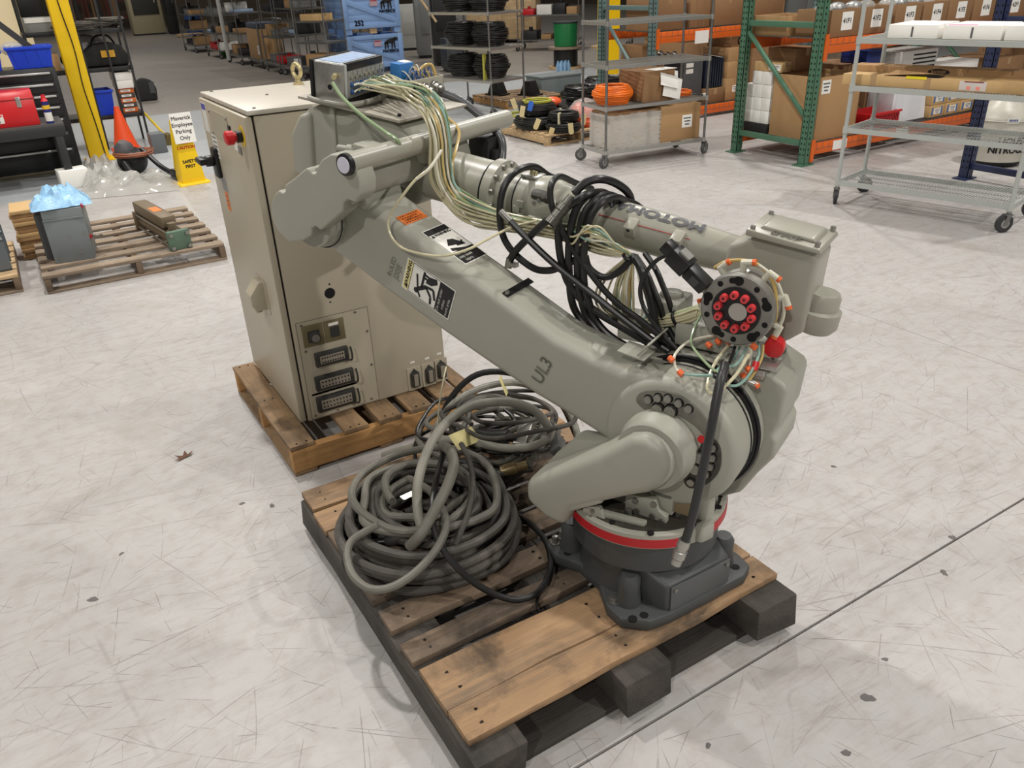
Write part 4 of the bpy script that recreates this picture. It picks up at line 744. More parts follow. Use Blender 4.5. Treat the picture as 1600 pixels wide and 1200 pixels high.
for a_, b_ in ((3.1, 1.21), (3.36, 1.21), (3.1, 1.29), (3.36, 1.29)): MB(cb).cyl((fx - 0.003, a_, b_), (fx - 0.006, a_, b_), 0.005, seg=8).build('panel_screw', STEEL, acc)
s1 = on_front('rating_sticker', 3.43, 3.5, 1.2, 1.31, WHITE); on_front('sticker_header', 3.432, 3.498, 1.285, 1.308, mat('violet_print', (70, 70, 170), 0.5), s1, 0.0016)
s2 = on_front('notice_sticker', 3.335, 3.415, 1.11, 1.2, WHITE)
for k in range(5): on_front('notice_line', 3.345, 3.405 - 0.008 * (k % 2), 1.187 - k * 0.017, 1.192 - k * 0.017, INK_GREY, s2, 0.0016)
on_front('name_plate', 3.0, 3.05, 1.19, 1.215, WHITE); on_front('key_switch', 3.06, 3.085, 1.235, 1.27, BLACKPL, t=0.006)
lk = on_front('lock_plate', 2.955, 2.995, 1.185, 1.21, STEEL, t=0.003)
s3 = on_front('inspection_sticker', 3.335, 3.385, 0.90, 0.975, ORANGE_ST); on_front('inspection_tag', 3.33, 3.395, 0.98, 1.035, mat('grey_label', (140, 140, 138), 0.5))
for k in range(3): on_front('sticker_line', 3.345, 3.375, 0.92 + k * 0.018, 0.925 + k * 0.018, INK_GREY, s3, 0.0016)
cd = MB(cb); cd.prism([(fx, 0.575), (fx - 0.045, 0.575), (fx - 0.06, 0.60), (fx - 0.06, 0.64), (fx - 0.02, 0.69), (fx, 0.69)], 3.015, 3.095, 'y')
CD = cd.build('conduit_body', CABINET, DOOR, bevel=0.004); MB(cb).bx(fx - 0.003, fx, 2.985, 3.115, 0.56, 0.7).build('conduit_plate', CABINET, DOOR)
MB(cb).cyl((fx - 0.03, 3.055, 0.577), (fx - 0.03, 3.055, 0.56), 0.014, seg=14).build('conduit_plug', CABINET, CD)
# connector side (faces -y)
fy = CY0
def side(name, x0, x1, z0, z1, m, parent, t=0.002, t0=0.0, bevel=0.0):
    return MB(cb).bx(x0, x1, fy - t, fy - t0, z0, z1).build(name, m, parent, bevel=bevel)
GP = side('gland_panel', 0.722, 1.012, 0.142, 0.56, CABINET, BODY, 0.0025)
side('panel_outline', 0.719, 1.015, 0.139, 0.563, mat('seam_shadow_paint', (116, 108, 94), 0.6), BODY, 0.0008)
for a_, b_ in ((0.74, 0.55), (0.96, 0.552), (1.0, 0.46), (1.0, 0.31), (0.74, 0.44), (0.98, 0.155), (0.83, 0.152), (0.735, 0.155)): MB(cb).cyl((a_, fy - 0.0025, b_), (a_, fy - 0.005, b_), 0.005, seg=8).build('panel_screw', STEEL, GP)
MB(cb).cyl((0.872, fy, 0.652), (0.872, fy - 0.0015, 0.652), 0.021, seg=24).build('round_opening', HOLE, BODY)
for dz in (-0.036, 0.036): MB(cb).cyl((0.872 + dz * 0.1, fy, 0.652 + dz), (0.872 + dz * 0.1, fy - 0.0015, 0.652 + dz), 0.0035, seg=8).build('screw_hole', HOLE, BODY)
C1 = side('round_connector_plate', 0.738, 0.822, 0.455, 0.545, BRASSPL, GP, 0.006, bevel=0.001)
m_ = MB(cb); m_.bx(0.757, 0.805, fy - 0.009, fy - 0.006, 0.472, 0.52); m_.cyl((0.781, fy - 0.009, 0.496), (0.781, fy - 0.03, 0.496), 0.021, seg=20); m_.build('round_connector', GRIME, C1, bevel=0.001)
MB(cb).cyl((0.781, fy - 0.03, 0.496), (0.781, fy - 0.035, 0.496), 0.0155, seg=18).build('connector_cap', ALU, C1)
C2 = side('power_inlet_plate', 0.826, 0.908, 0.455, 0.545, BRASSPL, GP, 0.006, bevel=0.001)
side('power_inlet', 0.85, 0.884, 0.475, 0.517, GRIME, C2, 0.012); side('inlet_label', 0.845, 0.885, 0.522, 0.533, WHITE, C2, 0.0075)
for (x0, x1, z0, z1) in ((0.775, 0.9, 0.365, 0.425), (0.76, 0.91, 0.262, 0.325), (0.752, 0.905, 0.168, 0.235)):
    side('connector_plate', x0 - 0.025, x1 + 0.02, z0 - 0.018, z1 + 0.018, CABINET, GP, 0.0045)
    K_ = side('heavy_connector', x0 - 0.006, x1 + 0.006, z0, z1, GRIME, GP, 0.02, bevel=0.004)
    side('connector_insert', x0 + 0.012, x1 - 0.014, z0 + 0.015, z1 - 0.015, CONNGR, K_, 0.026, 0.015)
    for r_ in range(2):
        for k in range(9):
            xx = x0 + 0.02 + (x1 - x0 - 0.042) * k / 8; zz = (z0 + z1) / 2 + (r_ - 0.5) * 0.018
            MB(cb).bx(xx - 0.0025, xx + 0.0025, fy - 0.0275, fy - 0.025, zz - 0.003, zz + 0.003).build('pin', HOLE, K_)
    MB(cb).tube([(x1 - 0.004, fy - 0.015, z0), (x1 + 0.012, fy - 0.03, z0 + 0.004), (x1 + 0.014, fy - 0.034, (z0 + z1) / 2), (x1 + 0.012, fy - 0.03, z1)], 0.004, 8).build('latch_lever', GRIME, K_)
for xx, zz in ((1.184, 0.187), (1.254, 0.186), (1.312, 0.192)):
    side('socket_plate', xx - 0.032, xx + 0.03, zz - 0.05, zz + 0.055, CABINET, BODY, 0.0035)
    K_ = side('narrow_connector', xx - 0.019, xx + 0.019, zz - 0.034, zz + 0.034, GRIME, BODY, 0.018, bevel=0.004)
    side('connector_insert', xx - 0.009, xx + 0.009, zz - 0.026, zz + 0.026, CONNGR, K_, 0.023, 0.012)
    m_ = MB(cb); m_.prism([(xx - 0.017, zz + 0.032), (xx + 0.017, zz + 0.032), (xx, zz + 0.05)], fy - 0.014, fy); m_.build('connector_latch', GRIME, K_)
    side('tag', xx - 0.012, xx + 0.008, zz + 0.075, zz + 0.083, WHITE, BODY, 0.001)

# ---------------------------------------------------------------- pallets
def pallet(name, label, cx, cy, boards, stringers, bottoms, m_top, m_str, m_bot, hgt, cat='pallet', nails=True, rz=0.0, jag=0.0, seed=1, tops=None):
    """boards/stringers/bottoms: (x0,x1,y0,y1,z0,z1) relative to centre"""
    R_ = random.Random(seed)
    T = thing(name, label, cat, (cx, cy, 0), rz)
    for k, b in enumerate(boards):
        mb = MB()
        along_x = (b[1] - b[0]) > (b[3] - b[2]); n = 7
        # a sawn board with a slightly worn, wavy outline
        vs = []; fs = []
        for i in range(n + 1):
            t = i / n; j0 = R_.uniform(-1, 1) * jag; j1 = R_.uniform(-1, 1) * jag; dz = R_.uniform(-1, 1) * 0.0012
            if along_x:
                x = b[0] + (b[1] - b[0]) * t + (R_.uniform(-1, 1) * 0.004 if i in (0, n) else 0); q = ((x, b[2] + j0), (x, b[3] + j1))
            else:
                y = b[2] + (b[3] - b[2]) * t + (R_.uniform(-1, 1) * 0.004 if i in (0, n) else 0); q = ((b[0] + j0, y), (b[1] + j1, y))
            for (xx, yy), zz in ((q[0], b[4]), (q[1], b[4]), (q[1], b[5] + dz), (q[0], b[5] + dz)): vs.append((xx, yy, zz))
        for i in range(n):
            for e in range(4): fs.append((i * 4 + e, i * 4 + (e + 1) % 4, i * 4 + 4 + (e + 1) % 4, i * 4 + 4 + e))
        fs += [(3, 2, 1, 0), (n * 4, n * 4 + 1, n * 4 + 2, n * 4 + 3)]
        mm = m_top[k % len(m_top)] if isinstance(m_top, list) else m_top
        o = mb.add(vs, fs).build('deck_board', mm, T, bevel=0.002)
        if nails:
            nm = MB()
            for s_ in stringers:
                for u in (0.3, 0.7):
                    if along_x: px = (s_[0] + s_[1]) / 2; py = b[2] + (b[3] - b[2]) * u
                    else: py = (s_[2] + s_[3]) / 2; px = b[0] + (b[1] - b[0]) * u
                    if b[0] < px < b[1] and b[2] < py < b[3]: nm.cyl((px + R_.uniform(-0.008, 0.008), py, b[5] - 0.002), (px, py, b[5] + 0.0016), 0.0035, seg=7)
            if nm.v: nm.build('nail_heads', NAIL, o)['kind'] = 'stuff'
    for s_ in stringers:
        ax = (s_[1] - s_[0]) > (s_[3] - s_[2]); n = 9; vs = []; fs = []
        for i in range(n + 1):
            t = i / n; e = 0.012 if i in (0, n) and jag > 0.0035 else 0.0; j = lambda: R_.uniform(-1, 1) * jag * 0.9
            if ax: q = [(s_[0] + (s_[1] - s_[0]) * t + R_.uniform(-1, 1) * e, yy + j(), zz + j() * 0.4) for yy, zz in ((s_[2], s_[4]), (s_[3], s_[4]), (s_[3], s_[5]), (s_[2], s_[5]))]
            else: q = [(xx + j(), s_[2] + (s_[3] - s_[2]) * t + R_.uniform(-1, 1) * e, zz + j() * 0.4) for xx, zz in ((s_[0], s_[4]), (s_[1], s_[4]), (s_[1], s_[5]), (s_[0], s_[5]))]
            vs += q
        for i in range(n):
            for k in range(4): fs.append((i * 4 + k, i * 4 + (k + 1) % 4, i * 4 + 4 + (k + 1) % 4, i * 4 + 4 + k))
        fs += [(3, 2, 1, 0), (n * 4, n * 4 + 1, n * 4 + 2, n * 4 + 3)]
        MB().add(vs, fs).build('stringer', m_str, T, bevel=0.005)
    for s_ in bottoms: MB().bx(*s_).build('bottom_board', m_bot, T, bevel=0.003)
    return T
# robot pallet: centre (1.025, 1.74), 1.03 x 1.2
zt = 0.15
brd = [(-0.515, 0.515, y0 - 1.74, y1 - 1.74, 0.128, zt) for y0, y1 in ((1.14, 1.242), (1.247, 1.395), (1.43, 1.505), (1.56, 1.65), (1.70, 1.80), (1.845, 1.94), (1.985, 2.075), (2.085, 2.205), (2.215, 2.345))]
pallet('charred_pallet', 'scorched timber pallet under the robot base and the cable pile', 1.025, 1.74, brd,
       [(-0.525, -0.385, -0.655, 0.60, 0.022, 0.127), (-0.095, 0.05, -0.665, 0.60, 0.022, 0.127), (0.365, 0.515, -0.672, 0.60, 0.022, 0.127)],
       [(-0.5, 0.5, -0.62, -0.52, 0.0, 0.021), (-0.5, 0.5, -0.06, 0.06, 0.0, 0.021), (-0.5, 0.5, 0.5, 0.6, 0.0, 0.021)],
       [WOOD_WORN, WOOD_WORN, WOOD_DK_X, WOOD_DK_X, WOOD_DK_X, WOOD_DK_X, WOOD_DK_X, WOOD_WORN, WOOD_WORN], WOOD_CHAR_Y, WOOD_CHAR_X, zt, jag=0.004, seed=5)
# cabinet pallet: x 0.578..1.41, y 2.68..3.58
px0, py0 = 0.99, 3.13
brd = [(x0 - px0, x1 - px0, -0.45, 0.43, 0.112, 0.132) for x0, x1 in ((0.578, 0.675), (0.80, 0.90), (0.95, 1.045), (1.09, 1.185), (1.23, 1.33), (1.345, 1.41))]
pallet('pine_pallet', 'orange-brown pine pallet carrying the beige control cabinet', px0, py0, brd,
       [(-0.412, 0.42, -0.452, -0.41, 0.018, 0.111), (-0.412, 0.42, -0.02, 0.02, 0.018, 0.111), (-0.412, 0.42, 0.38, 0.42, 0.018, 0.111)],
       [(-0.412, -0.32, -0.45, 0.42, 0.0, 0.017), (-0.05, 0.05, -0.45, 0.42, 0.0, 0.017), (0.32, 0.42, -0.45, 0.42, 0.0, 0.017)],
       WOOD_OR_Y, WOOD_OR_X, WOOD_OR_Y, 0.132, jag=0.003, seed=9)
# ---------------------------------------------------------------- hoses and air tubes dressed along the robot
def rtube(name, pts, r, m, label=None, seg=10):
    return MB(arm).tube(pts, r, seg).build(name, m, ROB, label=label)
for k, r_ in (('loop_a', 0.0098), ('loop_b', 0.0105), ('loop_c', 0.0085), ('loop_d', 0.0105), ('loop_e', 0.0092), ('loop_f', 0.009), ('drop_a', 0.0085), ('drop_b', 0.0085), ('drop_c', 0.0105), ('plug_lead', 0.0055)):
    rtube('black_hose', HOSES[k], r_, HOSE)
for k, dx in ((1, 0.028), (2, 0.05)):     # more turns beside the big coil
    rtube('black_hose', [(a + dx, o - 0.004 * k, z - dx * 0.13) for a, o, z in HOSES['loop_b'][:9]] + [(a + dx * 1.2, o - 0.004 * k, z) for a, o, z in HOSES['loop_b'][9:]], 0.0098, HOSE)
rtube('black_hose', [(a - 0.012, o + 0.02, z - 0.012) for a, o, z in HOSES['drop_c']], 0.008, HOSE)
rtube('black_hose', [(a + 0.02, o + 0.015, z + 0.006) for a, o, z in HOSES['drop_b']], 0.0075, HOSE)
rtube('black_hose', [(a + 0.012, o - 0.01, z) for a, o, z in HOSES['drop_a']], 0.007, HOSE)
e0 = Vector(HOSES['loop_e'][0]); e1 = Vector(HOSES['loop_e'][1]); d_ = (e0 - e1).normalized()
MB(arm).cyl(e0 - d_ * 0.012, e0 + d_ * 0.028, 0.0108, 0.0085, 14).build('hose_ferrule', STEEL, ROB)
e0 = Vector(HOSES['loop_d'][-1]); m_ = MB(arm); m_.cyl(e0 + Vector((0, 0, 0.005)), e0 + Vector((-0.006, -0.002, -0.022)), 0.011, seg=8); m_.box(e0 + Vector((0.008, 0, -0.012)), (0.03, 0.018, 0.012)); m_.build('hose_clamp', STEEL, ROB)
# bayonet connector resting on the coil
c0 = Vector((-0.30, 0.0, 1.142)); c1 = Vector((-0.262, 0.06, 1.212))
MB(arm).lathe(c0, c1, ((0, 0.019), (0.02, 0.019), (0.022, 0.0155), (0.04, 0.0155), (0.043, 0.0175), (0.06, 0.0175), (0.063, 0.013), (0.09, 0.012)), 18).build('bayonet_connector', mat('dark_zinc_connector', (96, 94, 88), 0.35, 0.7, var=0.2), ROB, angle=30)
MB(arm).cyl(c0 + (c0 - c1).normalized() * 0.001, c0 + (c1 - c0).normalized() * 0.001, 0.0145, seg=16).build('connector_mouth', HOLE, ROB)
rtube('black_hose', [tuple(c1), (-0.245, 0.09, 1.235), (-0.222, 0.13, 1.238), (-0.208, 0.2, 1.21), (-0.2, 0.26, 1.165), (-0.2, 0.272, 1.1)], 0.011, HOSE)
rtube('black_hose', HOSES['hub_hose'], 0.0108, mat('worn_grey_black_hose', (44, 44, 44), 0.42, var=0.25, scale=25), seg=12)
h1 = Vector(HOSES['hub_hose'][-1]); d_ = (h1 - Vector(HOSES['hub_hose'][-2])).normalized()
MB(arm).lathe(h1 - d_ * 0.012, h1 + d_ * 0.06, ((0, 0.0145), (0.012, 0.0155), (0.02, 0.0155), (0.022, 0.013), (0.03, 0.013), (0.032, 0.0165), (0.052, 0.0165), (0.056, 0.014), (0.072, 0.014)), 16).build('threaded_coupling', ALU, ROB, angle=30)
rtube('armoured_conduit', HOSES['gland_hose'], 0.0135, mat('grey_armoured_conduit', (96, 97, 98), 0.32, 0.3, var=0.1), seg=12)
rtube('air_tube', HOSES['green_lead'], 0.0055, TUBE_GN); rtube('air_tube', HOSES['amber_loop'], 0.0048, TUBE_AM); rtube('air_tube', HOSES['long_loop'], 0.0036, TUBE_CL)
MB(arm).tube([HOSES['long_loop'][0], HOSES['long_loop'][1], HOSES['long_loop'][2]], 0.0045, 8).build('tube_sleeve', TUBE_WH, ROB)
def am(p):     # manifold point in arm coordinates
    q = man(p); return (q[0] * sP - q[1] * cP, q[0] * cP + q[1] * sP, q[2])
tr = random.Random(11)
mats_t = [TUBE_CL, TUBE_TL, TUBE_CL, TUBE_WH, TUBE_GN, TUBE_CL, TUBE_TL, TUBE_CL, TUBE_AM, TUBE_CL]
for i in range(26):
    st_ = 7 - i % 8; row = (i // 8) % 2
    s0 = am((0.016 + st_ * 0.0262, -0.015, 0.06 if row == 0 else 0.04)); s1 = am((0.03 + st_ * 0.024, -0.05, 0.055 - 0.012 * row + tr.uniform(0, 0.02)))
    j = lambda k: tr.uniform(-k, k)
    up = tr.uniform(0, 0.02); th = i * 2.4; ra_ = 0.031 * math.sqrt((i + 0.5) / 26)
    da, dz = ra_ * math.cos(th), ra_ * math.sin(th)
    P = [s0, s1, (-0.815 + j(0.02), 0.13 + da, 1.425 + dz), (-0.745 + da, 0.11 + dz * 0.8, 1.385 + dz), (-0.715 + da, 0.095 + dz, 1.318 + dz * 0.3), (-0.712 + da * 1.2, 0.085 + dz, 1.24), (-0.69 + da * 1.4, 0.07 + dz * 0.6, 1.185 + dz * 0.3),
         (-0.613 + da, 0.068 + da * 0.4, 1.128 + dz * 1.4), (-0.515, 0.075 + da * 0.3, 1.108 + dz), (-0.409, 0.078 + da * 0.4, 1.103 + dz * 0.8), (-0.30, 0.075 + da * 0.4, 1.10 + dz * 0.8)]
    if i % 3 == 0:   # some lift off in a loop before the tie
        P += [(-0.25, 0.05 + da, 1.10 + dz), (-0.2 + j(0.02), 0.03, 1.125 + j(0.02)), (-0.14, 0.05, 1.10), (-0.108 + da * 0.3, 0.075, 1.062)]
    else:
        P += [(-0.21, 0.08 + da * 0.4, 1.085 + dz), (-0.15, 0.078, 1.07 + dz * 0.5), (-0.108 + da * 0.3, 0.078, 1.06)]
    sp = 2.2 if i % 2 else 1.0
    P += [(-0.119 + da * sp, 0.07 + dz * 0.5, 0.99), (-0.122 + da * sp * 1.2, 0.07, 0.92 + dz * 0.4), (-0.1 + da, 0.07 + dz * 0.3, 0.88 + dz * 0.4), (-0.045 + da, 0.07, 0.885 + dz * 0.6), (0.03, 0.07 + da * 0.4, 0.92 + dz * 0.6), (0.09, 0.065 + da * 0.3, 0.952 + dz * 0.6)]
    dg = math.radians((128, 95, 58, 20, 170, 200, 215, 160)[i % 8]); P += [(0.203 + 0.1 * math.cos(dg), 0.06, 0.998 + 0.1 * math.sin(dg))] if (i % 8) in (4, 5, 6, 7) else []
    rtube('air_tube', P, 0.0028 + 0.0005 * (i % 3), mats_t[i % 10], seg=7)
for a_, o_, z_, n_ in ((-0.108, 0.076, 1.061, (0.3, 0, 1)), (-0.815, 0.13, 1.43, (1, -0.3, -0.4)), (-0.835, 0.15, 1.434, (1, -0.3, -0.4)), (0.03, 0.07, 0.92, (1, 0, 0.55)), (-0.1, 0.07, 0.88, (1, 0, 0.2))):
    MB(arm).ring((a_, o_, z_), n_, 0.017, 0.0045, 20, 6).build('cable_tie', BLACK, ROB)
# spare tubes hanging off the tool changer
pts = lambda *q: [tuple(v) for v in q]
for P, m, r_ in ((pts((0.21, 0.05, 0.90), (0.2, 0.03, 0.86), (0.19, -0.02, 0.855), (0.215, -0.11, 0.88), (0.226, -0.13, 0.885)), TUBE_TL, 0.0035), (pts((0.16, 0.05, 0.91), (0.1, 0.0, 0.9), (0.085, -0.06, 0.885), (0.1, -0.09, 0.865), (0.12, -0.1, 0.858)), TUBE_WH, 0.0036),
                 (pts((0.12, -0.1, 0.858), (0.16, -0.11, 0.868), (0.21, -0.12, 0.885)), TUBE_TL, 0.0036), (pts((0.25, 0.05, 0.91), (0.262, 0.02, 0.885), (0.255, -0.02, 0.85), (0.24, -0.06, 0.838), (0.22, -0.1, 0.86), (0.22, -0.125, 0.885)), TUBE_TL, 0.0035),
                 (pts((0.19, 0.05, 0.905), (0.175, -0.03, 0.87), (0.185, -0.1, 0.84), (0.215, -0.13, 0.845), (0.24, -0.08, 0.87), (0.25, -0.02, 0.905)), TUBE_CL, 0.004), (pts((0.1, 0.06, 0.95), (0.095, 0.03, 0.92), (0.11, -0.02, 0.9), (0.17, -0.08, 0.89), (0.22, -0.12, 0.888)), TUBE_GN, 0.0034),
                 (pts((0.262, 0.05, 0.905), (0.268, 0.03, 0.88), (0.262, 0.0, 0.85), (0.255, -0.01, 0.835)), TUBE_AM, 0.0035), (pts((0.28, 0.055, 0.955), (0.285, 0.045, 1.0), (0.268, 0.05, 1.065), (0.22, 0.055, 1.102), (0.16, 0.055, 1.098), (0.125, 0.055, 1.075)), TUBE_AM, 0.0045),
                 (pts((0.23, 0.052, 1.1), (0.27, 0.05, 1.075), (0.295, 0.05, 1.03), (0.3, 0.052, 0.98), (0.285, 0.055, 0.94)), TUBE_WH, 0.004), (pts((0.2, 0.04, 0.905), (0.205, 0.0, 0.88), (0.21, -0.06, 0.87), (0.22, -0.12, 0.886)), HOSE, 0.004), (pts((0.23, 0.05, 0.91), (0.225, -0.02, 0.875), (0.2, -0.07, 0.88), (0.212, -0.12, 0.888)), TUBE_TL, 0.0034)):
    rtube('air_tube', P, r_, m, seg=7)
for a_, o_, z_ in ((0.085, -0.083, 0.882), (0.118, -0.1, 0.86), (0.16, 0.03, 0.9), (0.185, 0.03, 0.905), (0.25, 0.02, 0.91), (0.14, 0.02, 0.89)):
    MB(arm).cyl((a_ - 0.006, o_, z_ + 0.003), (a_ + 0.006, o_ - 0.004, z_ - 0.003), 0.0075, seg=10).build('push_fitting', ORANGE_FIT, ROB)
MB(arm).cyl((0.262, 0.01, 0.877), (0.262, 0.0, 0.858), 0.008, seg=10).build('push_fitting', REDPL, ROB)
MB(arm).ring((0.222, -0.124, 0.886), (0.2, 0.3, 1), 0.014, 0.005, 20, 6).build('cable_tie', BLACK, ROB)

# ---------------------------------------------------------------- cable pile on the charred pallet
def world_cable(name, label, pts, r, m, seg=10, cat='cable', group=None, sub=6):
    c = Vector((sum(p[0] for p in pts) / len(pts), sum(p[1] for p in pts) / len(pts), min(p[2] for p in pts) - r))
    o = MB().tube([Vector(p) - c for p in pts], r, seg, sub=sub).build(name, m); o.location = c
    return tag(o, label, cat, group)
def coil_pts(cx, cy, z0, R0, R1, turns, rise, seed, ell=1.0, wob=0.012, rot=0.0, step=10, tilt=0.0):
    q = random.Random(seed); out = []; n = int(turns * step); ph = q.uniform(0, 6.28)
    for i in range(n + 1):
        t = i / n; a = ph + t * turns * 2 * math.pi; R_ = R0 + (R1 - R0) * (0.5 + 0.5 * math.sin(t * turns * 2.1 + seed)) + q.uniform(-wob, wob)
        x, y = R_ * math.cos(a) * ell, R_ * math.sin(a)
        out.append((cx + x * math.cos(rot) - y * math.sin(rot), cy + x * math.sin(rot) + y * math.cos(rot), z0 + rise * t + q.uniform(0, wob * 0.4) + tilt * math.sin(a)))
    return out
CC = (0.775, 1.85)
world_cable('cable_coil', 'thickest dark coiled cable at the bottom of the pile on the charred pallet', coil_pts(*CC, 0.17, 0.22, 0.27, 4.0, 0.05, 1), 0.0155, CABLE_DK)
world_cable('cable_coil', 'dusty dark cable coiled in the second layer of the pile', coil_pts(CC[0] - 0.01, CC[1], 0.215, 0.19, 0.265, 4.3, 0.045, 2), 0.0145, CABLE_DK)
world_cable('cable_coil', 'dark grey cable coiled in the third layer of the pile', coil_pts(CC[0] + 0.01, CC[1] + 0.01, 0.262, 0.15, 0.25, 4.6, 0.045, 3), 0.0135, mat('mid_dark_cable', (74, 71, 66), 0.6, var=0.25, scale=22, bump=0.1, dirt=(104, 98, 90), dirt_amt=0.5))
world_cable('cable_coil', 'dusty grey cable looped loosely on top of the coil pile', coil_pts(CC[0] - 0.01, CC[1] + 0.015, 0.305, 0.12, 0.235, 3.3, 0.04, 4, wob=0.02), 0.0125, CABLE_GR)
world_cable('cable_coil', 'narrow inner coil of black cable in the middle of the pile', coil_pts(CC[0], CC[1], 0.20, 0.06, 0.14, 5.0, 0.09, 5, wob=0.02), 0.011, CABLE_DK)
world_cable('cable', 'pale grey hose arching highest above the cable pile', PILE['arch'], 0.0145, CABLE_LG, 12)
world_cable('cable', 'olive grey hose standing upright out of the coil centre', PILE['upright'], 0.016, CABLE_GR, 12)
world_cable('cable', 'smooth grey cable swinging over the front of the coil pile', PILE['front_loop'], 0.0115, CABLE_GR, 10)
world_cable('cable', 'black cable trailing from the pile across the gapped boards', PILE['trailing'], 0.0095, HOSE, 10)
world_cable('cable', 'thin dark cable dropping into the coil beside the upright hose', PILE['thin'], 0.0085, CABLE_DK, 10)
world_cable('cable', 'thin black wire lying beside the robot base flange', [(1.02, 1.78, 0.16), (1.07, 1.72, 0.155), (1.06, 1.62, 0.155), (0.99, 1.5, 0.155), (0.9, 1.44, 0.155), (0.88, 1.4, 0.155)], 0.0035, HOSE, 8)
# tangle of thinner cables behind the coil
tq = random.Random(21); PC = (1.17, 2.12)
for i in range(9):
    pts_ = coil_pts(PC[0] + tq.uniform(-0.08, 0.08), PC[1] + tq.uniform(-0.06, 0.05), 0.165 + 0.022 * i, 0.09, 0.2, 1.6 + tq.random(), 0.03, 40 + i, ell=1.15, wob=0.03, rot=tq.uniform(0, 3), tilt=tq.uniform(-0.008, 0.008) * 3)
    world_cable('tangled_cable', '%s thin cable up from the boards in the tangle behind the coil pile' % ('first', 'second', 'third', 'fourth', 'fifth', 'sixth', 'seventh', 'eighth', 'ninth')[i], pts_, (0.008, 0.0095, 0.007, 0.011)[i % 4], (CABLE_DK, CABLE_GR, HOSE, CABLE_GR)[i % 4], 8, group='tangled cables behind the coil')
world_cable('cable', 'grey hose looping at the back of the tangle under the lower arm', [(0.94, 2.2, 0.2), (1.02, 2.26, 0.3), (1.14, 2.27, 0.37), (1.3, 2.2, 0.4), (1.4, 2.08, 0.36), (1.42, 1.98, 0.28), (1.38, 1.92, 0.2), (1.33, 1.95, 0.17)], 0.012, CABLE_LG, 10)
world_cable('cable', 'black hose bowing over the back of the tangle', [(1.0, 2.28, 0.18), (1.08, 2.3, 0.34), (1.2, 2.28, 0.43), (1.33, 2.2, 0.42), (1.43, 2.1, 0.33), (1.47, 2.05, 0.2), (1.46, 2.0, 0.17)], 0.0115, HOSE, 10)
world_cable('cable', 'pale yellow wire sticking up behind the tangle', [(0.98, 2.2, 0.22), (1.0, 2.22, 0.34), (1.04, 2.26, 0.42), (1.1, 2.33, 0.47)], 0.0028, TUBE_CL, 6)
def connector(label, loc, rot, m, L=0.1):
    t = thing('cable_connector', label, 'connector', loc); t.rotation_euler = rot
    MB().box((0, 0, 0.02), (L, 0.045, 0.04)).build('hood', m, t, bevel=0.005)
    MB().box((L * 0.5 + 0.004, 0, 0.02), (0.012, 0.034, 0.03)).build('pin_insert', CONNGR, t)
    MB().cyl((-L * 0.5, 0, 0.02), (-L * 0.5 - 0.03, 0, 0.02), 0.014, 0.011, 12).build('strain_relief', GRIME, t)
connector('aluminium multi-pin connector hood among the tangled cables', (1.2, 1.98, 0.3), (0.1, -0.3, 0.7), ALU)
connector('dark multi-pin connector hood lying on the tangled cables', (1.1, 2.02, 0.31), (0.2, 0.1, 2.3), GRIME, 0.12)
connector('grey connector hood tipped on edge near the motor cover', (1.27, 1.9, 0.28), (0.9, 0.1, 1.0), mat('dull_hood', (92, 92, 90), 0.45, 0.4, var=0.2), 0.11)
t = thing('cable_connector', 'round threaded plug lying beside the motor cover', 'connector', (1.06, 1.9, 0.27)); MB().lathe((0, 0, 0), (0.09, -0.03, 0.01), ((0, 0.016), (0.02, 0.021), (0.05, 0.021), (0.055, 0.016), (0.09, 0.015)), 16).build('shell', mat('worn_bronze_shell', (120, 104, 72), 0.4, 0.6, var=0.3), t); MB().cyl((0, 0, 0), (-0.05, 0.017, -0.006), 0.012, 0.009, 12).build('boot', HOSE, t)
t = thing('cable_connector', 'black round plug wedged inside the big coil', 'connector', (0.6, 1.78, 0.27)); MB().lathe((0, 0, 0), (0.07, -0.04, 0.02), ((0, 0.015), (0.02, 0.02), (0.05, 0.02), (0.08, 0.016)), 16).build('shell', GRIME, t); MB().cyl((0, 0, 0), (-0.04, 0.02, 0), 0.011, 0.009, 12).build('boot', HOSE, t)
def paper_tag(name, label, loc, rot, w, h, m):
    o = MB().box((0, 0, 0), (w, h, 0.0012)).build(name, m); o.location = loc; o.rotation_euler = rot; tag(o, label, 'tag')
paper_tag('paper_tag', 'pale yellow paper tag hanging in the cable tangle', (1.0, 2.02, 0.36), (0.7, 0.2, 0.4), 0.12, 0.06, YEL_ST)
paper_tag('paper_tag', 'small yellow card tag at the back of the tangle', (1.26, 2.2, 0.4), (1.2, 0.2, 0.9), 0.05, 0.07, YEL_ST)
paper_tag('foil_scrap', 'crumpled silver foil scrap inside the big coil', (0.71, 1.85, 0.345), (0.3, 0.2, 0.4), 0.05, 0.02, ALU)
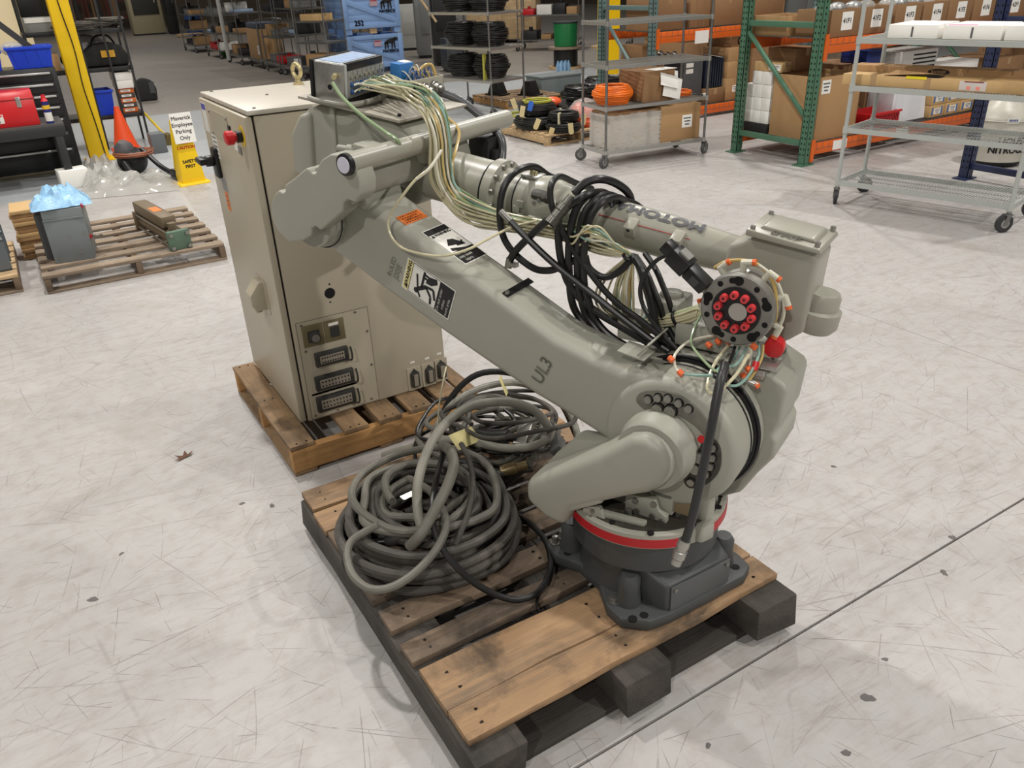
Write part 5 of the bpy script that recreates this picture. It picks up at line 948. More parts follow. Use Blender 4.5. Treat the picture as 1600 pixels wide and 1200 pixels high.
# ---------------------------------------------------------------- warehouse helpers
ORD = ('first', 'second', 'third', 'fourth', 'fifth', 'sixth', 'seventh', 'eighth', 'ninth', 'tenth', 'eleventh', 'twelfth', 'thirteenth')
def caster(parent, x, y, dia=0.11, tyre=WHEEL, ang=0.0, top=0.14):
    r_ = dia / 2; c, s = math.cos(ang), math.sin(ang); off = 0.022
    def w(p): return (x + p[0] * c - p[1] * s, y + p[0] * s + p[1] * c, p[2])
    f = MB(w); f.prism([(-0.008, top - 0.02), (0.024, top - 0.02), (off + 0.016, r_ - 0.012), (off - 0.016, r_ - 0.012)], -0.021, -0.017); f.prism([(-0.008, top - 0.02), (0.024, top - 0.02), (off + 0.016, r_ - 0.012), (off - 0.016, r_ - 0.012)], 0.017, 0.021)
    f.bx(-0.018, 0.034, -0.023, 0.023, top - 0.022, top - 0.014); f.cyl((0, 0, top - 0.016), (0, 0, top), 0.017, seg=12)
    F = f.build('caster', WIRE_DULL, parent, bevel=0.0)
    MB(w).lathe((off, -0.0145, r_), (off, 0.0145, r_), ((0, r_ * 0.82), (0.004, r_), (0.025, r_), (0.029, r_ * 0.82)), 22).build('wheel', tyre, F)
    MB(w).cyl((off, -0.0165, r_), (off, 0.0165, r_), r_ * 0.5, seg=16).build('hub', mat('hub_grey', (140, 140, 136), 0.5), F)
def wire_cart(label, loc, rz, L, D, levels, H=1.78, m=WIRE_DULL, ms=WIRE, tyre=WHEEL, dia=0.11, pitch=0.026, group=None, wires=True, casters=True, name='wire_shelf_cart', post_r=0.0125, solid=False, lip=0.03):
    T = thing(name, label, 'cart', loc, rz, group)
    for x in (0.0, L):
        for y in (0.0, D):
            MB().cyl((x, y, 0.13 if casters else 0.0), (x, y, H), post_r, seg=10).build('post', m, T)
            if casters: caster(T, x, y, dia, tyre, rnd.uniform(0, 6.28))
    for k, zz in enumerate(levels):
        f = MB(); f.bx(0, L, -0.012, 0.004, zz - lip, zz); f.bx(0, L, D - 0.004, D + 0.012, zz - lip, zz); f.bx(-0.012, 0.004, 0, D, zz - lip, zz); f.bx(L - 0.004, L + 0.012, 0, D, zz - lip, zz)
        for x in (0.0, L):
            for y in (0.0, D): f.cyl((x, y, zz - lip - 0.006), (x, y, zz + 0.008), post_r + 0.006, seg=10)
        S = f.build('shelf', m if not wires else ms, T)
        if solid: MB().bx(0.0, L, 0.0, D, zz - 0.006, zz - 0.001).build('shelf_deck', ms, S)
        elif wires:
            w = MB(); n = int(L / pitch)
            for i in range(1, n): xx = L * i / n; w.bx(xx - 0.0024, xx + 0.0024, 0.0, D, zz - 0.005, zz - 0.0014)
            for j in range(1, 4): yy = D * j / 4; w.bx(0, L, yy - 0.003, yy + 0.003, zz - 0.010, zz - 0.005)
            o = w.build('wire_deck', ms, S); o['kind'] = 'stuff'
    return T
def carton(label, x0, x1, y0, y1, z0, z1, m=CARD, rz=0.0, top_open=False, tape=True, lab=None, group=None, name='carton', cat='box', flaps=False, face='y', txt=None, txts=0.05, strap=None):
    """a cardboard box; lab: (u0,u1,v0,v1) white label on its front (-y) or left (-x) face"""
    cx, cy = (x0 + x1) / 2, (y0 + y1) / 2; T = thing(name, label, cat, (cx, cy, z0), rz, group)
    dx, dy, dz = (x1 - x0) / 2, (y1 - y0) / 2, z1 - z0; t = 0.006
    if top_open:
        MB().bx(-dx, dx, -dy, dy, 0, t).build('bottom', m, T)
        for nm, b in (('front_panel', (-dx, dx, -dy, -dy + t, t, dz)), ('rear_panel', (-dx, dx, dy - t, dy, t, dz)), ('side_panel', (-dx, -dx + t, -dy + t, dy - t, t, dz)), ('side_panel', (dx - t, dx, -dy + t, dy - t, t, dz))):
            MB().bx(*b).build(nm, m, T, bevel=0.0015)
        MB().bx(-dx + t, dx - t, -dy + t, dy - t, t, dz * 0.55).build('contents', mat('dark_contents', (70, 58, 48), 0.8, var=0.5, scale=12), T)
    else:
        MB().bx(-dx, dx, -dy, dy, 0, dz).build('body', m, T, bevel=min(0.004, dz * 0.1))
        if tape:
            tp = MB(); w = min(0.025, dy * 0.4)
            if dx >= dy: tp.bx(-dx - 0.0008, dx + 0.0008, -w, w, dz - min(0.07, dz * 0.4), dz + 0.0008)
            else: tp.bx(-min(w, dx * 0.4), min(w, dx * 0.4), -dy - 0.0008, dy + 0.0008, dz - min(0.07, dz * 0.4), dz + 0.0008)
            tp.build('tape', TAPE, T)
        if strap:
            for u in strap: MB().bx(-dx + 2 * dx * u - 0.006, -dx + 2 * dx * u + 0.006, -dy - 0.001, dy + 0.001, -0.0001, dz + 0.001).build('strap', CARD_DK, T)
    if lab:
        u0, u1, v0, v1 = lab
        if face == 'y': L_ = MB().bx(u0, u1, -dy - 0.0015, -dy, v0, v1).build('label', PAPER, T); o_ = ((u0 + u1) / 2, -dy - 0.0015, (v0 + v1) / 2); ex = (1, 0, 0)
        else: L_ = MB().bx(-dx - 0.0015, -dx, u0, u1, v0, v1).build('label', PAPER, T); o_ = (-dx - 0.0015, (u0 + u1) / 2, (v0 + v1) / 2); ex = (0, -1, 0)
        q = MB()
        if txt: put_flat(q, text_geo(txt, txts, 0.0015), o_, ex, (0, 0, 1), 0.0008)
        else:
            for k in range(3): put_flat(q, quad((u1 - u0) * (0.75 - 0.15 * k), (v1 - v0) * 0.1), Vector(o_) + Vector((0, 0, (v1 - v0) * (0.25 - 0.25 * k))), ex, (0, 0, 1), 0.0008)
        q.build('lettering', INK_GREY if not txt else INK, L_)
    return T
def coil(label, cx, cy, z0, R, r, turns, layers, m, seed=0, name='cable_coil', cat='cable', group=None, ell=1.0, band=None, wob=0.15):
    """a hank of cable lying flat: one continuous tube wound in layers"""
    q = random.Random(seed); P = []; step = 12
    for l in range(layers):
        for t in range(turns):
            for i in range(step):
                a = 2 * math.pi * i / step + q.uniform(-0.06, 0.06); rr = R * (1 - 0.05 * abs(l - layers / 2)) - r * 2.0 * t * 0.8 + q.uniform(-wob, wob) * r * 5
                P.append((rr * math.cos(a) * ell, rr * math.sin(a), r + l * r * 1.7 + q.uniform(-0.3, 0.3) * r))
    o = MB().tube(P, r, 6, sub=2).build(name, m); o.location = (cx, cy, z0); tag(o, label, cat, group)
    if band:
        for k in range(2):
            a = 1.2 + 2.6 * k; MB().box((R * 0.94 * math.cos(a) * ell, R * 0.94 * math.sin(a), layers * r * 0.9), (r * 7, 0.02, layers * r * 1.9 + r), rz=a).build('tie_band', band, o)
    return o
def upright(parent, x, y, H, m, w=0.075, d=0.07, face=-1, holes=True, name='upright'):
    f = MB(); f.bx(x - w / 2, x + w / 2, y - 0.003, y + 0.003, 0, H); f.bx(x - w / 2, x - w / 2 + 0.005, y, y + d, 0, H); f.bx(x + w / 2 - 0.005, x + w / 2, y, y + d, 0, H)
    U = f.build(name, m, parent)
    MB().bx(x - w * 0.9, x + w * 0.9, y - 0.03, y + d + 0.03, 0, 0.008).build('foot_plate', m, U)
    if holes:
        h = MB()
        for k in range(2, int(H / 0.05)):
            z_ = k * 0.05
            h.bx(x - 0.024, x - 0.010, y - 0.0045, y - 0.0028, z_ - 0.008, z_ + 0.008); h.bx(x + 0.010, x + 0.024, y - 0.0045, y - 0.0028, z_ - 0.008, z_ + 0.008)
            h.bx(x - w / 2 - 0.0015, x - w / 2, y + 0.02, y + 0.036, z_ - 0.008, z_ + 0.008)
        h.build('punched_slots', HOLE, U)['kind'] = 'stuff'
    return U
# ================================================================ right side: carts and pallet racks
R_ = math.radians
# --- bright grey cart in front of the green rack
cr = Vector((5.38, 3.985)); ra = R_(-77.0); rx = Vector((math.cos(ra), math.sin(ra))); ry = Vector((-math.sin(ra), math.cos(ra)))
CARTR = wire_cart('light grey wire shelving cart with white boxes on its upper shelf', (cr.x, cr.y, 0), ra, 1.22, 0.47, (0.19, 0.586, 0.885, 1.21), 1.8, WIRE_PAINT, WIRE_PAINT, WHEEL_BK, 0.125, pitch=0.02, post_r=0.0155, lip=0.036)
def on_r(u, v): p = cr + rx * u + ry * v; return p.x, p.y
for k, (u, w, lb) in enumerate(((0.20, 0.33, 'white carton at the end of the top shelf nearest the green rack'), (0.57, 0.36, 'middle white carton on the top shelf with a pink stripe'), (0.95, 0.33, 'white carton at the right frame edge on the top shelf'))):
    x, y = on_r(u + w / 2 - 0.02, 0.24); T = thing('carton', lb, 'box', (x, y, 1.2105), ra)
    MB().bx(-w / 2, w / 2, -0.2, 0.2, 0, 0.088).build('body', PAPER, T, bevel=0.003)
    MB().bx(-0.006, 0.006, -0.2015, -0.2, 0.01, 0.075).build('barcode', INK_GREY, T); MB().bx(-w / 2 + 0.01, w / 2 - 0.01, -0.18, 0.18, 0.0875, 0.0892).build('lid_fold', mat('white_lid', (230, 230, 228), 0.6), T)
    if k == 1: MB().bx(-w / 2 + 0.02, 0.02, -0.19, -0.165, 0.0888, 0.0905).build('pink_stripe', mat('pink_tape', (236, 140, 190), 0.5), T)
x, y = on_r(0.56, 0.13); T = thing('long_carton', 'long torn cardboard carton on the middle shelf of the light grey cart', 'box', (x, y, 0.886), ra)
MB().bx(-0.66, 0.66, -0.09, 0.07, 0, 0.075).build('body', CARD_LT, T, bevel=0.003)
for u in (-0.43, -0.05, 0.3): MB().bx(u - 0.02, u + 0.02, -0.0912, 0.0712, 0.0, 0.0762).build('tape', TAPE, T)
MB().bx(-0.33, 0.02, -0.088, 0.03, 0.0755, 0.079).build('tear_opening', HOLE, T)
q = MB(); q.add([(-0.36, -0.09, 0.076), (-0.05, -0.1, 0.1), (0.06, -0.06, 0.094), (-0.3, -0.03, 0.108)], [(0, 1, 2, 3)]); q.add([(-0.36, -0.088, 0.078), (-0.05, -0.098, 0.102), (0.06, -0.058, 0.096), (-0.3, -0.028, 0.11)], [(3, 2, 1, 0)]); q.build('torn_flap', CARD, T)
MB().bx(-0.2, -0.06, -0.092, -0.085, 0.062, 0.08).build('yellow_tape', mat('yellow_tape', (226, 206, 40), 0.4), T)
MB().bx(0.16, 0.33, -0.0915, -0.09, 0.008, 0.068).build('packing_slip', mat('slip_pocket', (206, 196, 190), 0.3), T); MB().bx(0.19, 0.31, -0.0922, -0.0915, 0.06, 0.067).build('slip_header', mat('maroon_print', (110, 30, 50), 0.5), T)
for u in (0.22, 0.28): MB().bx(u - 0.012, u + 0.012, -0.0922, -0.0915, 0.014, 0.035).build('flame_mark', mat('salmon_print', (240, 140, 120), 0.5), T)
x, y = on_r(0.58, 0.3); T = thing('long_carton', 'long cardboard tray carton behind the torn one with a dark oval print', 'box', (x, y, 0.886), ra)
MB().bx(-0.7, 0.7, -0.08, 0.08, 0, 0.12).build('body', CARD, T, bevel=0.003)
for u in (-0.48, -0.12, 0.12, 0.4): MB().bx(u - 0.003, u + 0.003, -0.081, 0.081, 0.1, 0.1215).build('fold_seam', CARD_DK, T)
q = MB(); put_flat(q, ([(0.075 * math.cos(6.2832 * i / 24), 0.02 * math.sin(6.2832 * i / 24)) for i in range(24)], [tuple(range(24))]), (-0.07, -0.0802, 0.095), (1, 0, 0), (0, 0, 1), 0.0006); OV = q.build('oval_print', INK, T)
q = MB(); put_flat(q, text_geo('BANNER', 0.026, 0.0008), (-0.07, -0.0802, 0.095), (1, 0, 0), (0, 0, 1), 0.0012); q.build('lettering', CARD_LT, OV)

# --- green rack: end frame at x 6.29, front line y 5.05
RG = thing('pallet_rack', 'green and orange pallet rack holding cartons behind the light grey cart', 'rack', (6.29, 5.05, 0))
def g(p): return (p[0] - 6.29, p[1] - 5.05, p[2])
def rk_upright(T, fr, x, y, H, m, w=0.08, d=0.075):
    f = MB(fr); f.bx(x - d / 2, x + d / 2, y - w / 2, y - w / 2 + 0.005, 0, H); f.bx(x - d / 2, x + d / 2, y + w / 2 - 0.005, y + w / 2, 0, H); f.bx(x - d / 2, x - d / 2 + 0.006, y - w / 2, y + w / 2, 0, H)
    U = f.build('upright', m, T); MB(fr).bx(x - 0.09, x + 0.08, y - 0.06, y + 0.06, 0, 0.01).build('foot_plate', m, U)
    h = MB(fr)
    for k in range(2, int(H / 0.05)):
        for dy_ in (-0.018, 0.018): h.bx(x - d / 2 - 0.0015, x - d / 2, y + dy_ - 0.006, y + dy_ + 0.006, k * 0.05 - 0.009, k * 0.05 + 0.009)
        h.bx(x - 0.01, x + 0.005, y - w / 2 - 0.0015, y - w / 2, k * 0.05 - 0.009, k * 0.05 + 0.009)
    h.build('punched_slots', HOLE, U)['kind'] = 'stuff'
def end_frame(T, fr, x, y0, y1, H, m, bars, diag):
    rk_upright(T, fr, x, y0, H, m); rk_upright(T, fr, x, y1, H, m)
    for z_ in bars: MB(fr).bx(x - 0.02, x + 0.02, y0, y1, z_ - 0.025, z_ + 0.025).build('cross_bar', m, T, bevel=0.003)
    for (ya, za, yb, zb) in diag: MB(fr).tube([(x, ya, za), (x, yb, zb)], 0.022, 8, smooth=False).build('diagonal_brace', m, T)
def beam(T, fr, x0, x1, y, z0, z1, m, slots=True):
    f = MB(fr); f.bx(x0, x1, y - 0.022, y + 0.022, z0, z1); B_ = f.build('beam', m, T, bevel=0.002)
    for xx in (x0 + 0.004, x1 - 0.004): MB(fr).bx(xx - 0.022, xx + 0.022, y - 0.034, y - 0.022, z0 - 0.06, z1 + 0.04).build('beam_connector', m, B_)
    if slots: 
        s_ = MB(fr)
        for k in range(int((x1 - x0) / 0.085)): s_.bx(x0 + 0.06 + k * 0.085, x0 + 0.064 + k * 0.085, y - 0.0235, y - 0.021, z1 - 0.05, z1 + 0.002)
        s_.bx(x0 + 0.05, x1 - 0.05, y - 0.0235, y - 0.021, z1 - 0.052, z1 - 0.048); s_.build('deck_wire_ends', WIRE_DULL, B_)['kind'] = 'stuff'
def deck(T, fr, x0, x1, y0, y1, z_):
    f = MB(fr); n = int((x1 - x0) / 0.05)
    for k in range(n + 1): xx = x0 + (x1 - x0) * k / n; f.bx(xx - 0.003, xx + 0.003, y0, y1, z_ - 0.006, z_)
    for k in range(10): yy = y0 + (y1 - y0) * k / 9; f.bx(x0, x1, yy - 0.003, yy + 0.003, z_ - 0.012, z_ - 0.006)
    f.build('wire_deck', WIRE_DULL, T)['kind'] = 'stuff'
end_frame(RG, g, 6.29, 5.07, 5.93, 2.2, GREEN_RK, (0.195, 1.21, 2.1), ((5.9, 1.13, 5.1, 0.42),))
end_frame(RG, g, 9.05, 5.07, 5.93, 2.2, GREEN_RK, (0.195, 1.21), ((5.9, 1.13, 5.1, 0.42),))
for z0, z1 in ((0.09, 0.19), (0.975, 1.095)):
    beam(RG, g, 6.335, 9.0, 5.05, z0, z1, ORANGE_RK); beam(RG, g, 6.335, 9.0, 5.95, z0, z1, ORANGE_RK, False); deck(RG, g, 6.34, 9.0, 5.06, 5.94, z1 + 0.006)
for xx in (6.63, 7.58): MB(g).bx(xx, xx + 0.2, 5.0255, 5.0285, 0.1, 0.185).build('location_label', PAPER, RG)
MB(g).bx(7.2, 7.36, 5.0255, 5.0285, 0.99, 1.07).build('location_label', PAPER, RG)
def green_carton(*a, **k): return carton(*a, **k)
carton('big open cardboard box on the bottom level of the green rack', 6.42, 7.0, 5.09, 5.64, 0.197, 0.765, CARD, top_open=True, lab=(-0.27, -0.15, 0.42, 0.54), name='open_carton')
k = 0
for row in range(3):
    for c in range(3):
        y0 = 5.665 + c * 0.108
        carton('plain white carton, %s row, %s column of the stack beside the big open box' % (('bottom', 'middle', 'upper')[row], ('right', 'middle', 'left')[c]), 6.42, 6.56, y0, y0 + 0.106, 0.285 + row * 0.122, 0.285 + row * 0.122 + 0.12, PAPER, tape=False, group='white cartons in the green rack')
for c in range(2):
    y0 = 5.675 + c * 0.122; carton('plain white carton on the short top row of the white stack, %s one' % ('right', 'left')[c], 6.42, 6.56, y0, y0 + 0.12, 0.652, 0.772, PAPER, tape=False, group='white cartons on top of the stack')
carton('flat black carton under the white carton stack', 6.40, 6.6, 5.66, 5.99 - 0.0, 0.197, 0.284, mat('black_card', (34, 33, 33), 0.7), tape=False)
t = carton('small brown box with a gold label on top of the white cartons', 6.42, 6.55, 5.56, 5.93, 0.773, 0.86, CARD_LT, tape=True, lab=(-0.17, -0.02, 0.015, 0.07), face='x')
carton('brown carton standing behind the gold-labelled box', 6.62, 6.95, 5.58, 5.93, 0.773, 0.97, CARD_DK); carton('brown carton used as a riser behind the white stack', 6.62, 6.95, 5.66, 5.93, 0.197, 0.772, CARD_DK)
carton('left open cardboard bin at the end of the upper green rack level', 6.35, 6.8, 5.50, 5.91, 1.102, 1.272, CARD, top_open=True, name='open_carton')
for i, (xc, tx) in enumerate(((6.6, '41F1'), (7.01, '41F2'), (7.5, '41F3'), (7.92, '41F4'), (8.32, '41F5'), (8.74, '41F6'))):
    w = 0.4; lx0 = xc - w / 2
    carton('open cardboard bin labelled %s on the upper green rack level' % tx, xc - 0.195, xc + 0.195, 5.06, 5.44, 1.102, 1.325, CARD_DK, top_open=True, lab=(-0.05, 0.1, 0.05, 0.2), txt=tx, txts=0.06, name='open_carton')
    for b in range(2):
        o = MB(); o.ball((0, 0, 0), 0.1, 12, 8, (0.85, 0.8, 0.55)); ob = o.build('poly_bag', (FILM, mat('silver_bag', (160, 160, 158), 0.25, 0.4, var=0.3, scale=14, bump=0.8))[(i + b) % 2]); ob.location = (xc - 0.09 + 0.18 * b, 5.24, 1.322); tag(ob, 'crumpled plastic bag filling the %s bin, %s half' % (tx, ('left', 'right')[b]), 'bag', 'bags in the labelled bins')
# lower bay
b = thing('basket', 'red plastic basket on the bottom level of the green rack', 'basket', (7.46, 5.24, 0.197))
for nm, bx_ in (('front_panel', (-0.24, 0.24, -0.14, -0.13, 0, 0.14)), ('rear_panel', (-0.24, 0.24, 0.13, 0.14, 0, 0.16)), ('side_panel', (-0.24, -0.23, -0.13, 0.13, 0, 0.15)), ('side_panel', (0.23, 0.24, -0.13, 0.13, 0, 0.15)), ('bottom', (-0.24, 0.24, -0.14, 0.14, 0, 0.01))): MB().bx(*bx_).build(nm, REDPL, b, bevel=0.003)
MB().bx(-0.255, 0.255, -0.155, -0.128, 0.135, 0.155).build('rim', REDPL, b, bevel=0.003)
sl = MB()
for k in range(18): sl.bx(-0.22 + k * 0.025, -0.21 + k * 0.025, -0.1412, -0.1398, 0.02, 0.12)
sl.build('basket_slots', HOLE, b)['kind'] = 'stuff'
for k in range(3): carton('flat brown parts box stacked above the red basket, %s of three' % ('bottom', 'middle', 'top')[k], 7.18, 7.5, 5.45, 5.8, 0.36 + 0.082 * k, 0.44 + 0.082 * k, CARD_DK, tape=False, lab=(-0.02, 0.09, 0.02, 0.06), group='parts boxes above the basket')
carton('plain brown carton supporting the flat parts boxes', 7.16, 7.52, 5.44, 5.82, 0.197, 0.359, CARD_DK)
o = MB().box((0, 0, 0.2), (0.5, 0.02, 0.4), rot=Matrix.Rotation(-0.12, 3, 'X')).build('white_board', mat('white_panel', (220, 222, 226), 0.4)); o.location = (7.98, 5.2, 0.2); tag(o, 'white board leaning in the bottom bay of the green rack', 'board')
o = MB().box((0, 0, 0.2), (0.06, 0.3, 0.42)).build('white_post', mat('white_panel', (220, 222, 226), 0.4), bevel=0.004); o.location = (7.66, 5.3, 0.197); tag(o, 'white upright panel edge beside the leaning board', 'board')
blt = mat('blue_tape', (46, 110, 180), 0.4)
for r_ in range(3):
    for c in range(3):
        xa = 8.24 + c * 0.27; t = carton('blue-taped carton, %s row, %s column of the stack at the rack end' % (('bottom', 'middle', 'top')[r_], ('left', 'middle', 'right')[c]), xa, xa + 0.26, 5.12, 5.5, 0.198 + r_ * 0.125, 0.32 + r_ * 0.125, CARD_LT, tape=False, lab=(-0.06, 0.06, 0.03, 0.09), group='blue-taped cartons')
        for u in (-0.085, 0.07): MB().bx(u - 0.012, u + 0.012, -0.1915, -0.19, 0.02, 0.1).build('blue_tape', blt, t)
gr = thing('vent_unit', 'white louvred vent unit on cartons in the green rack', 'unit', (7.98, 5.35, 0.576)); MB().bx(-0.35, 0.35, -0.14, 0.2, 0, 0.3).build('body', mat('unit_white', (196, 196, 190), 0.5), gr, bevel=0.006)
for k in range(6): MB().bx(-0.05, 0.32, -0.1415, -0.139, 0.05 + k * 0.04, 0.065 + k * 0.04).build('louvre', HOLE, gr)
carton('wide brown carton under the vent unit', 7.6, 8.2, 5.46, 5.85, 0.2, 0.575, CARD_DK)
carton('brown box with a dark front in the middle of the green rack', 7.1, 7.5, 5.4, 5.82, 0.61, 0.8, CARD_DK, tape=False)
b = thing('storage_bin', 'dark blue bin on the brown box in the green rack', 'bin', (7.36, 5.4, 0.801)); MB().bx(-0.12, 0.12, -0.15, 0.15, 0, 0.12).build('body', mat('dark_blue_plastic', (24, 48, 120), 0.4), b, bevel=0.01); MB().bx(-0.13, 0.13, -0.16, 0.16, 0.11, 0.125).build('rim', mat('dark_blue_plastic', (24, 48, 120), 0.4), b, bevel=0.003)
carton('long white carton above the blue-taped stack', 8.3, 9.0, 5.15, 5.5, 0.58, 0.72, PAPER, tape=False)
# --- navy rack end frame and liquid nitrogen dewars
NV = thing('navy_rack_frame', 'navy blue rack end frame standing before the nitrogen tanks', 'rack', (6.88, 3.84, 0))
def nf(p): return (p[0] - 6.88, p[1] - 3.84, p[2])
end_frame(NV, nf, 6.88, 3.84, 2.9, 2.2, NAVY, (0.11, 1.25), ((3.75, 1.22, 3.0, 0.75),))
for z0, z1 in ((0.09, 0.19), (0.975, 1.095)): beam(RG, g, 9.1, 11.7, 5.05, z0, z1, ORANGE_RK); beam(RG, g, 9.1, 11.7, 5.95, z0, z1, ORANGE_RK, False); deck(RG, g, 9.1, 11.7, 5.06, 5.94, z1 + 0.006)
end_frame(RG, g, 11.75, 5.07, 5.93, 2.2, GREEN_RK, (0.195, 1.21), ((5.9, 1.13, 5.1, 0.42),))
carton('open cardboard bin labelled 42F1 in the rack bay beyond the navy frame', 9.12, 9.5, 5.06, 5.44, 1.102, 1.325, CARD_DK, top_open=True, lab=(-0.09, 0.06, 0.05, 0.2), txt='42F1', txts=0.06, name='open_carton')
for k, (xa, w_, h_) in enumerate(((9.2, 0.6, 0.5), (9.9, 0.55, 0.6), (10.55, 0.6, 0.45))): carton('brown carton %s on the bottom level of the rack bay beyond the navy frame' % ('nearest', 'second', 'third')[k], xa, xa + w_, 5.1, 5.7, 0.197, 0.197 + h_, CARD_DK)
for k in range(4): carton('brown bin %s from the 42F1 bin on the upper level' % ('first', 'second', 'third', 'fourth')[k], 9.56 + 0.42 * k, 9.94 + 0.42 * k, 5.06, 5.44, 1.102, 1.325, CARD_DK, top_open=True, name='open_carton')
for k, (tx_, ty_, lb) in enumerate(((7.60, 4.02, 'pale nitrogen tank lettered LIQUID NITROGEN behind the navy frame'), (7.95, 3.62, 'second pale nitrogen tank at the right edge beside the lettered one'))):
    T = thing('nitrogen_dewar', lb, 'tank', (tx_, ty_, 0)); DW = mat('dewar_paint', (186, 182, 170), 0.4, var=0.06, dirt=(150, 146, 134))
    MB().lathe((0, 0, 0.03), (0, 0, 0.8), ((0, 0.2), (0.02, 0.235), (0.2, 0.238), (0.21, 0.24), (0.215, 0.238), (0.38, 0.238), (0.40, 0.23), (0.47, 0.18), (0.53, 0.1), (0.56, 0.07), (0.62, 0.068), (0.63, 0.04)), 36).build('vessel', DW, T, angle=40)
    MB().lathe((0, 0, 0.0), (0, 0, 0.05), ((0, 0.2), (0.05, 0.235)), 32).build('base_ring', BLACK, T); MB().ring((0, 0, 0.4), (0, 0, 1), 0.239, 0.006, 40, 6).build('band', DW, T)
    a0 = math.atan2(-ty_, -tx_) + 0.1
    for txt, zz, sz in (('LIQUID', 0.235, 0.075), ('NITROGEN', 0.155, 0.075)):
        gq = text_geo(txt, sz, 0.003); q = MB(); q.add([(0.2405 * math.cos(a0 + v[0] / 0.24 + 0.45), 0.2405 * math.sin(a0 + v[0] / 0.24 + 0.45), zz + v[1]) for v in gq[0]], gq[1]); q.build('lettering', INK, T)
    q = MB(); n = 8
    for zz0, zz1, hw in ((0.385, 0.435, 0.22),):
        vs = []; 
        for i in range(n + 1):
            a = a0 + 0.28 + (i / n - 0.5) * 2 * hw; vs += [(0.2415 * math.cos(a), 0.2415 * math.sin(a), zz0), (0.2415 * math.cos(a), 0.2415 * math.sin(a), zz1)]
        q.add(vs, [(2 * i, 2 * i + 2, 2 * i + 3, 2 * i + 1) for i in range(n)])
    q.build('name_label', WHITE, T); q2 = MB(); q2.add([(0.2425 * math.cos(a0 + 0.28 + du), 0.2425 * math.sin(a0 + 0.28 + du), 0.41 + dz) for k_ in range(5) for du, dz in ((-0.14 + 0.06 * k_, -0.012), (-0.1 + 0.06 * k_, -0.012), (-0.1 + 0.06 * k_, 0.012), (-0.14 + 0.06 * k_, 0.012))], [tuple(range(4 * k_, 4 * k_ + 4)) for k_ in range(5)]); q2.build('label_print', mat('blue_print', (30, 60, 140), 0.5), T)

# --- middle wire cart
cm = Vector((4.815, 6.205)); ma = R_(-6.2); mx_ = Vector((math.cos(ma), math.sin(ma))); my_ = Vector((-math.sin(ma), math.cos(ma)))
wire_cart('dull chrome wire shelving cart loaded with cartons and orange cable', (cm.x, cm.y, 0), ma, 1.165, 0.44, (0.155, 0.56, 0.925, 1.295), 1.8, WIRE_DULL, WIRE, WHEEL, 0.115, solid=False)
def on_m(u, v): p = cm + mx_ * u + my_ * v; return p.x, p.y
x, y = on_m(0.36, 0.23); T = thing('wrapped_carton', 'carton wrapped in clear stretch film on the bottom shelf of the chrome cart', 'box', (x, y, 0.156), ma)
MB().bx(-0.29, 0.29, -0.18, 0.18, 0, 0.31).build('body', mat('pale_wrapped_card', (196, 182, 166), 0.5, var=0.1), T, bevel=0.006); MB().bx(-0.28, 0.28, -0.17, 0.17, 0.31, 0.335).build('lid_flaps', CARD_DK, T)
wq = random.Random(4); f = MB(); n = 14
for k in range(7):
    vs = []; z0 = 0.0 + k * 0.045
    for i in range(4 * n + 1):
        s_ = (i % (4 * n)) / n; e = int(s_); t_ = s_ - e; X_, Y_ = 0.296, 0.186
        p = ((-X_ + 2 * X_ * t_, -Y_), (X_, -Y_ + 2 * Y_ * t_), (X_ - 2 * X_ * t_, Y_), (-X_, Y_ - 2 * Y_ * t_))[e % 4]
        j = wq.uniform(0, 0.008); vs += [(p[0] * (1 + j), p[1] * (1 + j), z0 + wq.uniform(-0.012, 0.012)), (p[0] * (1 + j * 0.4), p[1] * (1 + j * 0.4), z0 + 0.05 + wq.uniform(-0.012, 0.012))]
    f.add(vs, [(2 * i, 2 * i + 2, 2 * i + 3, 2 * i + 1) for i in range(4 * n)])
f.build('stretch_film', FILM, T)
x, y = on_m(0.9, 0.24); carton('large brown carton with a white shipping label on the bottom shelf of the chrome cart', x - 0.24, x + 0.24, y - 0.19, y + 0.19, 0.156, 0.5, CARD, rz=ma, lab=(0.02, 0.14, 0.12, 0.24))
x, y = on_m(0.60, 0.22); T = carton('strapped brown carton with papers hanging off it on the chrome cart', x - 0.2, x + 0.2, y - 0.17, y + 0.19, 0.561, 0.84, CARD_DK, rz=ma + 0.15, tape=False, strap=(0.2, 0.5, 0.75))
for dz_, rr, nm in ((0.2, 0.35, 'packing_sheet'), (0.11, 0.12, 'packing_sheet')):
    q = MB(); q.box((0.12 + (0.04 if dz_ < 0.15 else 0), -0.19 - (0.2 - dz_) * 0.1, dz_), (0.24, 0.002, 0.17 if dz_ > 0.15 else 0.19), rot=Matrix.Rotation(0.25, 3, 'Y') @ Matrix.Rotation(-rr, 3, 'X')); S = q.build(nm, PAPER, T)
q = MB(); q.box((0.08, -0.11, 0.2815), (0.28, 0.16, 0.002)); q.build('packing_sheet', PAPER, T)
OC = mat('orange_cable_jacket', (228, 112, 26), 0.45, var=0.12, scale=20)
x, y = on_m(0.19, 0.2); coil('large coil of orange cable on the second shelf of the chrome cart', x, y, 0.561, 0.2, 0.009, 4, 11, OC, 3)
x, y = on_m(1.02, 0.24); coil('small coil of orange cable behind the hanging papers', x, y, 0.561, 0.11, 0.007, 3, 4, OC, 5)
